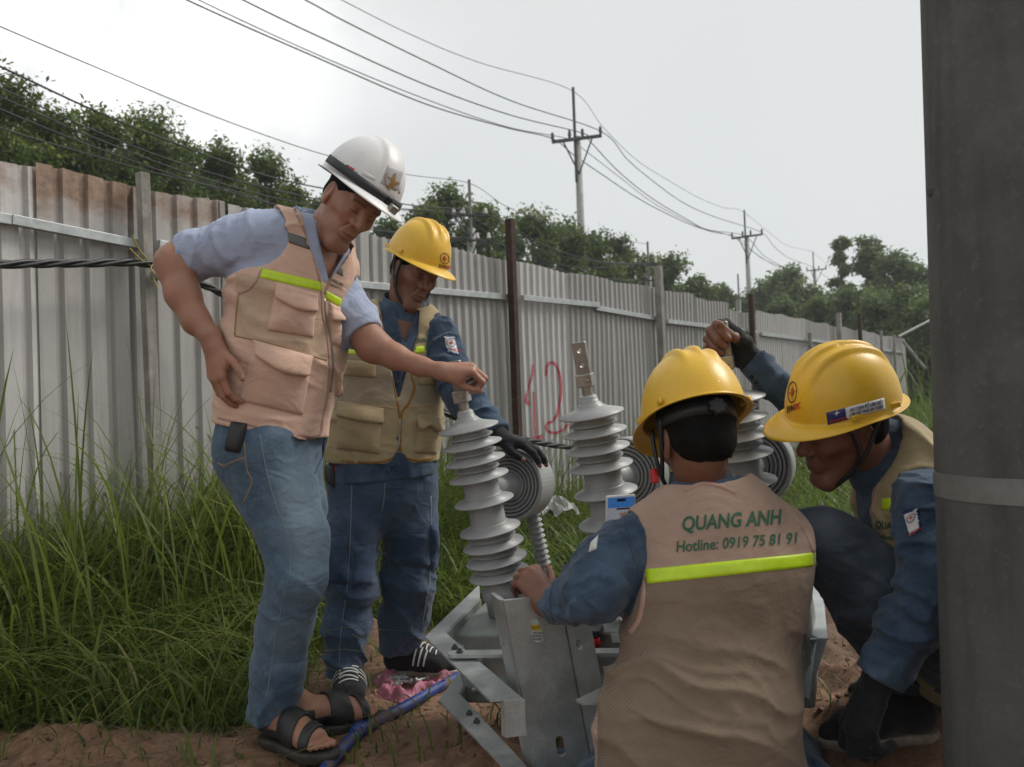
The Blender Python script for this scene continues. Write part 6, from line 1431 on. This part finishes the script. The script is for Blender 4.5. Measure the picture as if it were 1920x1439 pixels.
    hs = hand_sdf(pal, fg); fore = cone(le, w, .034, .027); sk.add(lambda Q: smin(hs(Q), fore(Q), .02), hp + [le], .05, .0034)
    w = r_w; pal, fg, hp = hand_pr(w, (-.75, .0, .62), (.2, .95, .1), 1, [(.9, 1.0, .5)] * 4, (.3, .6, .3), 1.0); hs2 = hand_sdf(pal, fg); sk.add(hs2, hp + [w], .05, .0045)
    ci = U(chain([(p, r * .75) for p, r in core], fr, 1.6, .04), chain([(hipl, .07), (kl, .05), (al, .035)], k=.03), chain([(hipr, .07), (kr, .05), (ar, .035)], k=.03), chain([(r_s, .04), (r_e, .035), (r_w, .028)], k=.02), cone(ls, le, .04, .035), k=.04); sk.add(ci, pts + [kl, kr, al, ar], .1, .014, slack=2.2); sk.build(SKIN3, root)
    hair_cap(M, hc, root, hsz, back=-.10)
    h, Wp = helmet(M, hc + M @ np.array([0, -.004, .012]), HYEL, root, .99, 'ridge', tilt=R_(-6))
    def L(x, y, z): return hc + M @ (np.array([x, y, z]) * hsz)
    bp = [L(.084 * math.sin(a), -.112 * math.cos(a) + .0, .034 + .006 * math.cos(a)) for a in np.linspace(-R_(88), R_(88), 25)]; V = []
    for p_ in bp:
        up = M[:, 2]; out = nrm(p_ - L(0, 0, .034)); V += [p_ - up * .014 + out * .003, p_ + up * .014 + out * .003, p_ + up * .014 - out * .003, p_ - up * .014 - out * .003]
    mk('head_band', V, [(4 * i + k, 4 * i + (k + 1) % 4, 4 * i + 4 + (k + 1) % 4, 4 * i + 4 + k) for i in range(24) for k in range(4)], LEATH, h, True)
    mm = MB(); kc = L(-.0, -.118, .038); Mk = axes(-M[:, 1], M[:, 0]); n = 40; V = []
    for z, k in ((0, 1), (.012, 1), (.015, .8)): V += [kc + Mk @ np.array([(.0185 + .002 * math.cos(7 * a)) * k * math.cos(a), (.0185 + .002 * math.cos(7 * a)) * k * math.sin(a), z]) for a in np.linspace(0, 2 * math.pi, n, endpoint=False)]
    F = [(j * n + i, j * n + (i + 1) % n, (j + 1) * n + (i + 1) % n, (j + 1) * n + i) for j in range(2) for i in range(n)] + [tuple(range(2 * n, 3 * n))]; mk('ratchet_knob', V, F, BLK, h)
    straps(h, [[L(-.084, .03, .03), L(-.082, .03, -.03), L(-.07, .04, -.075), L(-.03, .07, -.122), L(0, .08, -.125)], [L(.084, .03, .03), L(.08, .03, -.03), L(.066, .04, -.075), L(.03, .07, -.122), L(0, .08, -.125)], [L(-.086, -.03, .04), L(-.08, .0, -.03), L(-.07, .04, -.075)]], .005)
    mm = MB(); mm.box(J(1227, 893, 1.78), (.008, .007, .016), M); mm.build('red_buckle', REDPL, h, bevel=.003)
    # phone
    ph = J(1163, 986, 1.955); rx = nrm(CR * .97 + CF * .22 + CU * .03); n = nrm(np.cross(rx, CU * 1.0 - CF * .12)); n = n if n @ CF < 0 else -n; ry = np.cross(n, rx); ry = ry if ry[2] > 0 else -ry; Mp = np.stack([rx, ry, n], 1)
    pr = thing('phone', ph - ry * .07, 'mobile phone with lit blue topped screen in a clear case, held up at the shoulder', 'phone')
    mm = MB(); mm.box(ph, (.0375, .076, .0042), Mp); mm.build('body', WHT, pr, bevel=.004)
    scr = NT('phone_screen'); scr.fin((.02, .02, .03), .15); scr.b.inputs['Emission Color'].default_value = (.42, .42, .48, 1); scr.b.inputs['Emission Strength'].default_value = .35
    sc2 = NT('phone_screen_blue'); sc2.fin((.01, .03, .08), .15); sc2.b.inputs['Emission Color'].default_value = (.03, .13, .36, 1); sc2.b.inputs['Emission Strength'].default_value = .55
    def fl(name, x0, y0, x1, y1, z, m): return mk(name, [ph + Mp @ np.array([x, y, z]) for x, y in ((x0, y0), (x1, y0), (x1, y1), (x0, y1))], [(0, 1, 2, 3)], m, pr)
    fl('screen', -.0335, -.071, .0335, .071, .0048, scr.m); fl('screen_header', -.0335, .046, .0335, .071, .0054, sc2.m); fl('camera_notch', -.011, .061, .011, .068, .0060, INK); fl('screen_bar', -.012, .041, .0335, .045, .0054, INK)
man3(); print('man3', round(time.time() - T0, 1))

# ================================================================ crouching man in profile at the right
def man4():
    root = thing('person', (1.12, 2.1, .2), 'crouching man in profile at right, yellow helmet with text sticker, gloved arm raised', 'person')
    fr = nrm((-.93, -.1, -.3)); lat = nrm((.12, -.98, 0)); lat = nrm(lat - fr * (lat @ fr))
    core = px2([(1690, 872, 2.0, 100), (1712, 950, 2.0, 128), (1752, 1050, 2.0, 138), (1786, 1150, 2.0, 142), (1800, 1210, 2.0, 142)])
    ls, le, lw = J(1736, 940, 1.835), J(1756, 1092, 1.77), J(1655, 1262, 1.79); r_s, r_e, r_w = J(1660, 880, 2.17), J(1540, 800, 2.22), J(1404, 674, 2.21)
    tor = U(chain(core, fr, 1.36, .05), cone(ls + [0, .04, .0], r_s, .062, .066), k=.06)
    sl = chain([(ls, .066), ((ls + le) / 2, .064), (le, .068), ((le + lw) / 2, .058), (lw, .050)], k=.03); sl = DISP(sl, folds((.1, 0, 1), .05, .12, .011, 42)); sl = INT(sl, plane(lw + (lw - le) * .06, lw - le), .004); sl = SUB(sl, cone(lw, lw + (lw - le) * .2, .034, .05), .004)
    sr = chain([(r_s, .064), (r_e, .056), (r_w, .042)], k=.03); sr = DISP(sr, folds(r_w - r_s, .05, .12, .009, 43)); sr = INT(sr, plane(r_w, r_w - r_e), .004)
    sf = U(OFF(tor, -.012), sl, sr, k=.02); pts = [c for c, _ in core] + [ls, le, lw, r_s, r_e, r_w]; fdn = lambda V: np.clip(.1 + .55 * fbm(V * 16, 3, 8), 0, 1)
    shirt = garment('denim_shirt', sf, pts, .15, .0055, DEN3, root, fade=fdn); ts = bvh(shirt)
    nk0, nk1 = J(1660, 880, 2.0), J(1636, 842, 1.99); ax = nrm(nk1 - nk0); co = cone(nk0, nk1, .085, .078); co = SUB(co, cone(nk0 - ax * .05, nk1 + ax * .08, .076, .069), .003); co = INT(INT(co, plane(nk1 + ax * .01, ax), .004), plane(nk0 - ax * .03, -ax), .003); garment('collar', co, [nk0, nk1], .14, .0036, DEN3, root, 1, fade=fdn)
    v = DISP(tor, folds((.6, 0, .8), .09, .25, .009, 44)); v = SUB(v, chain([(ls + lat * .02, .080), (le, .10)], k=.02), .006); v = SUB(v, chain([(r_s - lat * .01, .078), (r_e, .09)], k=.02), .006); v = SUB(v, cone(nk0 - ax * .06, nk1 + ax * .1, .078, .09), .006); v = SUB(v, cone(nk0 + fr * .08, J(1640, 1080, 2.02), .05, .02), .01)
    vest = garment('vest', v, pts, .16, .0055, VKHA, root); mesh_attr(vest, lambda q, c: (q[:, 1] > 1040) & (q[:, 0] < 1600)); t = bvh(vest)
    patch('reflective_band', [(1652, 935), (1686, 932), (1686, 956), (1652, 957)], t, .002, LIME, vest, 6, 4); patch('reflective_band', [(1625, 1015), (1700, 1045), (1700, 1066), (1625, 1036)], t, .002, GREYB, vest, 8, 4)
    for s_, o, sz in (('QUANG', (1668, 992), 14), ('Hotline', (1668, 1012), 9)): vv, ff = text_mesh(s_, 1., .02); decal('lettering', vv, ff, o, (sz, sz * .12), (0, -sz * 1.3), t, GREENP, vest)
    vv, ff = text_mesh('ANH', 1., .03); decal('lettering', vv, ff, (1738, 800), (17, 12), (10, -12), t, GREENP, vest)
    strip('trim', [(1672, 860), (1650, 900), (1636, 950), (1630, 1000)], 5, t, .003, VTRIM, vest, 5); strip('trim', [(1740, 880), (1700, 890), (1688, 930), (1700, 985), (1706, 1040)], 5, t, .003, VTRIM, vest, 5)
    bd = patch('arm_badge', [(1692, 962), (1722, 950), (1728, 995), (1704, 1010)], ts, .003, NAVY, shirt, 8, 8); bd2 = patch('arm_badge', [(1694, 964), (1721, 953), (1726, 993), (1705, 1007)], ts, .004, WHT, shirt, 8, 8); tb = bvh(bd2)
    vv, ff = ring2d(.85, 1.); decal('emblem', vv, ff, (1709, 972), (8, -2), (2, -9), tb, NAVY, bd2, .0025); vv, ff = star2d(.8); decal('emblem', vv, ff, (1709, 972), (8, -2), (2, -9), tb, REDI, bd2, .0028); vv, ff = text_mesh('HCMC', 1., .03); decal('emblem', vv, ff, (1716, 1000), (9, -5), (4, -11), tb, REDI, bd2, .0028)
    # trousers
    hl, hr_ = J(1795, 1205, 1.93), J(1795, 1200, 2.12); kl, kr = J(1543, 1012, 1.97), J(1585, 1025, 2.2); al, ar = J(1700, 1280, 2.06), J(1745, 1285, 2.22)
    jf = U(chain([(hl, .105), ((hl + kl) / 2, .098), (kl, .070), ((kl + al) / 2, .066), (al, .052)], k=.04), chain([(hr_, .105), (kr, .068), (ar, .05)], k=.04), cone(hl, hr_, .11, .11), k=.04); jf = DISP(jf, folds((.5, .1, .8), .055, .14, .010, 45))
    jn = garment('jeans', jf, [hl, hr_, kl, kr, al, ar], .14, .0058, DEN4, root, fade=lambda V: np.clip(.15 + .8 * np.exp(-((proj(V)[:, 0] - 1540) / 40) ** 2 - ((proj(V)[:, 1] - 980) / 25) ** 2) + .4 * fbm(V * 10, 3, 8), 0, 1))
    for a, to in ((al, (-.22, -.03)), (ar, (-.2, .02))):
        zg = min(g1(a[0] - .05, a[1]) + .01, a[2] - .05); shoe(np.array([a[0] + .05, a[1]]), np.array([a[0] + to[0], a[1] + to[1]]), zg, np.array([a[0], a[1], zg + .13]), root, False)
    # skin
    sk = Skin(); M = frame((-.93, -.15, -.29), (.18, -.94, -.26)); hc = J(1626, 819, 1.865) - M @ np.array([-.077, -.01, -.005]); hf = head_sdf(M, hc, 1.); nb = J(1672, 882, 2.0); nk = cone(hc + M @ np.array([0, -.03, -.04]), nb, .054, .062)
    sk.add(lambda Q: smin(hf(Q), nk(Q), .03), [hc + [.14, .13, .16], hc - [.14, .13, .15], nb], .05, .003, lambda V: head_tint(V, M, hc, 1., .3), 1)
    w1_ = lw + nrm(lw - le) * .03; pal1, fg1, hp1 = hand_pr(w1_, (-.40, -.05, -.92), (-.88, -.3, .35), 1, [(.35, .9, .6), (.5, 1.0, .6), (.6, 1.0, .6), (.7, 1.0, .6)], (.55, .5, .2), 1.1, .05); h1 = hand_sdf(pal1, fg1); f1 = cone(le, w1_, .030, .022)
    sk.add(lambda Q: smin(h1(Q), f1(Q), .02), hp1 + [le], .05, .004)
    w2_ = r_w + nrm(r_w - r_e) * .008; pal2, fg2, hp2 = hand_pr(w2_, (-.76, -.08, .60), (.30, .82, .42), -1, [(1.0, 1.25, .7), (1.1, 1.3, .7), (1.15, 1.3, .7), (1.2, 1.3, .7)], (-.05, .55, -.6), 1.12, .03); h2 = hand_sdf(pal2, fg2); f2 = cone(r_e, w2_, .030, .023)
    sk.add(lambda Q: smin(h2(Q), f2(Q), .02), hp2 + [r_e], .05, .0034)
    ci = U(chain([(p, r * .75) for p, r in core], fr, 1.5, .04), chain([(hl, .07), (kl, .045), (al, .035)], k=.03), chain([(hr_, .07), (kr, .045), (ar, .035)], k=.03), cone(ls, le, .04, .035), cone(r_s, r_e, .04, .034), k=.04); sk.add(ci, pts + [kl, kr, al, ar], .1, .014, slack=2.2); sk.build(SKIN3, root)
    for pal, fg, hp, w_, e_, cut in ((pal1, fg1, hp1, w1_, le, 3), (pal2, fg2, hp2, w2_, r_e, 1)):
        fp = []
        for pr in fg:
            if cut == 3: fp.append(OFF(U(*[cone(*q) for q in pr], k=.003), .002))
            else: a, b, ra, rb = pr[0]; fp.append(OFF(cone(a, a * .35 + b * .65, ra, rb), .0022))
        gl = U(OFF(U(*pal, k=.014), .0022), *fp, OFF(cone(w_, e_ * .22 + w_ * .78, .029, .036), .003), k=.006); gl = DISP(gl, folds(e_ - w_, .014, .05, .002, 50)); garment('glove', gl, hp + [w_, e_ * .25 + w_ * .75], .05, .0034, GLOVE, root, 1)
    hair_cap(M, hc, root, 1., back=-.055)
    h, Wp = helmet(M, hc + M @ np.array([0, -.004, .012]), HYEL, root, .96, 'ridge', tilt=R_(5)); th = bvh(h)
    emblem(h, th, (1487, 736), (8.5, -3), (0, -20), INK, [('EVN', INK), ('SPC', REDI)])
    s1 = patch('sticker', [(1549, 774), (1657, 746), (1660, 768), (1552, 797)], th, .0028, WHT, h, 20, 5); s2 = patch('sticker', [(1549, 774), (1588, 764), (1590, 787), (1552, 797)], th, .0034, NAVY, h, 8, 5); tt = bvh(s1)
    for txt, y in (('AN TOÀN ĐỂ LÀM VIỆC', -1), ('LÀM VIỆC PHẢI AN TOÀN', 1)):
        vv, ff = text_mesh(txt, 1., .015); w_ = np.ptp(vv[:, 0]); s = 62 / w_; o = (1623.5, 768.5 + (4.6 if y > 0 else -4.0)); decal('lettering', vv, ff, o, (s, -s * .26), (1.0, -8.6), tt, NAVY, s1, .0016)
    vv, ff = star2d(.9); decal('emblem', vv, ff, (1569, 775), (7, -1.8), (.5, -7), bvh(s2), WHT, s2, .0018); vv, ff = text_mesh('EVNHCMC', 1., .02); s = 30 / np.ptp(vv[:, 0]); decal('lettering', vv, ff, (1571, 789), (s, -s * .26), (.5, -5.5), bvh(s2), REDI, s2, .0018)
    def L(x, y, z): return hc + M @ np.array([x, y, z])
    straps(h, [[L(-.086, .03, .03), L(-.082, .02, -.03), L(-.066, .03, -.075), L(-.03, .062, -.118), L(0, .074, -.124)], [L(.086, .03, .03), L(.082, .02, -.03), L(.066, .03, -.075), L(.03, .062, -.118), L(0, .074, -.124)], [L(-.086, -.04, .03), L(-.08, -.0, -.04), L(-.068, .028, -.07)]], .005)
man4(); print('man4', round(time.time() - T0, 1))
# ================================================================ things lying on the ground
def gp(px, py):
    p = PZ(px, py, .02)
    for _ in range(3): p = PZ(px, py, g1(p[0], p[1]))
    return p
def blue_bar():
    t = NT('blue_paint'); n = t.noise(16, 6, .7); mud = t.rng(n, .51, .58); col = t.mix(t.rng(t.noise(40, 4), .3, .7), (.012, .03, .15), (.025, .06, .26)); col = t.mix(mud, col, (.13, .085, .055)); m = t.fin(col, t.rng(mud, 0, 1, .35, .9), 0, t.bump(n, .4, .006))
    root = thing('blue_pipe', gp(700, 1350), 'bent blue painted pipe smeared with mud lying before the sandals', 'pipe')
    up = np.array([0, 0, .018]); a = [gp(600, 1468), gp(640, 1420), gp(673, 1382)]; b = [gp(667, 1387), gp(760, 1336), gp(858, 1279)]
    mm = MB(); mm.tube(catmull([q + up for q in a], 8), .0175, 16); mm.build('lower_arm', m, root, smooth=True); mm = MB(); mm.tube(catmull([q + up for q in b], 8), [.018] * 8 + [.0165] * 9, 16); mm.build('upper_arm', m, root, smooth=True)
    mm = MB(); mm.tube([a[2] + up - (a[2] - a[1]) * .22, a[2] + up + (a[2] - a[1]) * .18], .0225, 16); mm.build('joint_collar', m, root, smooth=True)
blue_bar()
def bag():
    t = NT('pink_plastic'); n = t.noise(30, 5, .6, None, .6); col = t.mix(t.rng(n, .3, .7), (.58, .17, .27), (.74, .34, .44)); nm = t.bump(t.noise(45, 4, .6, None, 1.2), .7, .008); t.fin(col, .28, 0, nm, .5)
    tr = t.N.new('ShaderNodeBsdfTransparent'); tl = t.N.new('ShaderNodeBsdfTranslucent'); t.L.new(col, tl.inputs[0]); m1 = t.N.new('ShaderNodeMixShader'); m1.inputs[0].default_value = .35; m2 = t.N.new('ShaderNodeMixShader'); m2.inputs[0].default_value = .22
    t.L.new(t.b.outputs[0], m1.inputs[1]); t.L.new(tl.outputs[0], m1.inputs[2]); t.L.new(m1.outputs[0], m2.inputs[1]); t.L.new(tr.outputs[0], m2.inputs[2]); t.L.new(m2.outputs[0], t.N['Material Output'].inputs[0])
    c = gp(774, 1297); nr, na = 22, 90; V = []; X = nrm(CR * [1, 1, 0]); Y = np.array([-X[1], X[0], 0])
    for j in range(nr + 1):
        for k in range(na):
            a = 2 * math.pi * k / na; r = j / nr; R = .138 * (1 + .16 * math.sin(3 * a + 1) + .10 * math.sin(7 * a)); x, y = R * r * math.cos(a) * 1.0, R * r * math.sin(a) * 1.05
            rim = math.exp(-((r - .74) / .2) ** 2); back = .6 + .6 * max(0, math.sin(a)) + .25 * max(0, -math.sin(a))
            q = np.array([[x * 34, y * 34, a * 2.]]); f = 1 - abs(float(vnoise(q, 61)[0])) * 1.5; f2 = float(vnoise(np.array([[x * 95, y * 95, 3.]]), 62)[0]); pl = math.sin(a * 11 + 3 * math.sin(a * 3)) * .004 * rim
            h = .006 + rim * back * (.044 + .018 * f) + .006 * f2 + pl * 1.4 - .012 * max(0, r - .92) / .08
            p = c + X * (x + f2 * .003) + Y * y; V.append([p[0], p[1], max(g1(p[0], p[1]) if j == nr else c[2], c[2] - .02) + max(.003, h)])
    F = [(j * na + k, j * na + (k + 1) % na, (j + 1) * na + (k + 1) % na, (j + 1) * na + k) for j in range(nr) for k in range(na)]
    mk('plastic_bag', V, F, t.m, None, True, label='crumpled translucent pink plastic bag opened on the soil with bolts inside', cat='plastic bag', solid=.0008)
    r = np.random.default_rng(8)
    for i in range(11):
        px, py = r.uniform(708, 800), r.uniform(1274, 1296); an = r.uniform(-.5, .7) + (math.pi if i % 2 else 0); p = gp(px, py); p[2] = c[2] + .022 + .012 * r.random() + .004 * (i % 3); d = nrm(X * math.cos(an) + Y * math.sin(an) + np.array([0, 0, r.uniform(-.1, .18)])); M = axes(d, (0, 0, 1))
        mm = MB(); mm.lathe([(.0045, -.03), (.0052, -.028), (.0052, .03), (.0045, .031)], p, M, 10)
        o = mm.build('bolt', GALV, None, smooth=False, label='galvanised hex bolt lying in the pink plastic bag', cat='bolt', group='loose bolts in the pink bag')
        mm = MB(); mm.lathe([(.010, -.037), (.0105, -.036), (.0105, -.030), (.010, -.029)], p, M, 6); mm.build('bolt_head', GALV, o); mm = MB(); mm.lathe([(.0095, .008), (.010, .009), (.010, .016), (.0095, .017)], p, M, 6); mm.build('nut', GALV, o)
bag()
def clods():
    r = np.random.default_rng(19); n = 5200; Y = 1.5 + 3.2 * r.random(n) ** 1.3; X = r.uniform(-1.6, 1.9, n) * (Y / 2.4) ** .5; k = (soilmask(X, Y) > .5) & (r.random(n) < np.clip(.15 + np.abs(X + .35) * .8, .1, 1)); X, Y = X[k], Y[k]; n = len(X); Z = gh(X, Y)
    s = .0035 + .013 * r.random(n) ** 4; base = np.array([(1, 0, 0), (-1, 0, 0), (0, 1, 0), (0, -1, 0), (0, 0, 1), (0, 0, -1), (.6, .6, .6), (-.6, .6, .6), (.6, -.6, .6), (-.6, -.6, .6)])
    T = [(4, 6, 7), (4, 7, 9), (4, 9, 8), (4, 8, 6), (6, 0, 2), (6, 2, 7), (7, 2, 1), (7, 1, 9), (9, 1, 3), (9, 3, 8), (8, 3, 0), (8, 0, 6), (0, 5, 2), (2, 5, 1), (1, 5, 3), (3, 5, 0)]
    V = (base[None] * (1 + .35 * r.normal(size=(n, 10, 1)) * .5) * s[:, None, None] * [1, 1, .7] + np.stack([X, Y, Z], 1)[:, None]).reshape(-1, 3); F = (np.array(T)[None] + (np.arange(n) * 10)[:, None, None]).reshape(-1, 3)
    o = mk('soil_clods', V, F, SOIL, None, True, label='small crumbs and clods of brown soil strewn over the bare ground', cat='soil', kind='stuff'); attr(o, 'grass', np.zeros(len(V))); attr(o, 'wet', np.repeat(r.random(n) * .5, 10))
    n = 1700; X = r.uniform(-1.9, .2, n); Y = 2.25 + .55 * r.random(n) ** 1.2 + np.where(X > -.8, .8 * r.random(n), 0); Z = gh(X, Y) + .004; L = r.uniform(.02, .09, n); a = r.uniform(0, 6.28, n); w = r.uniform(.0008, .002, n); d = np.stack([np.cos(a), np.sin(a), r.normal(0, .12, n)], 1); sd2 = np.stack([-np.sin(a), np.cos(a), 0 * a], 1); b = np.stack([X, Y, Z], 1)
    V = np.stack([b - sd2 * w[:, None], b + sd2 * w[:, None], b + d * L[:, None] + sd2 * w[:, None], b + d * L[:, None] - sd2 * w[:, None]], 1).reshape(-1, 3)
    mk('straw', V, np.arange(4 * n).reshape(-1, 4), simple('dry_straw', (.20, .145, .08), .9, 0, .3, 5, 0), None, label='dry straw bits lying on the soil edge in the foreground left', cat='straw', kind='stuff')
clods()
print('all', round(time.time() - T0, 1))
# ================================================================ thin humid haze
def haze():
    m = bpy.data.materials.new('haze_air'); m.use_nodes = True; nt = m.node_tree; nt.nodes.clear(); o = nt.nodes.new('ShaderNodeOutputMaterial'); v = nt.nodes.new('ShaderNodeVolumePrincipled')
    v.inputs['Color'].default_value = (.9, .93, .95, 1); v.inputs['Density'].default_value = .0016; v.inputs['Anisotropy'].default_value = .2; nt.links.new(v.outputs[0], o.inputs['Volume'])
    b = MB(); b.box((20, 45, 6.4), (90, 90, 8.0)); h = b.build('haze', m, None, kind='stuff', label='thin pale humid haze over the whole site', cat='haze')
haze()
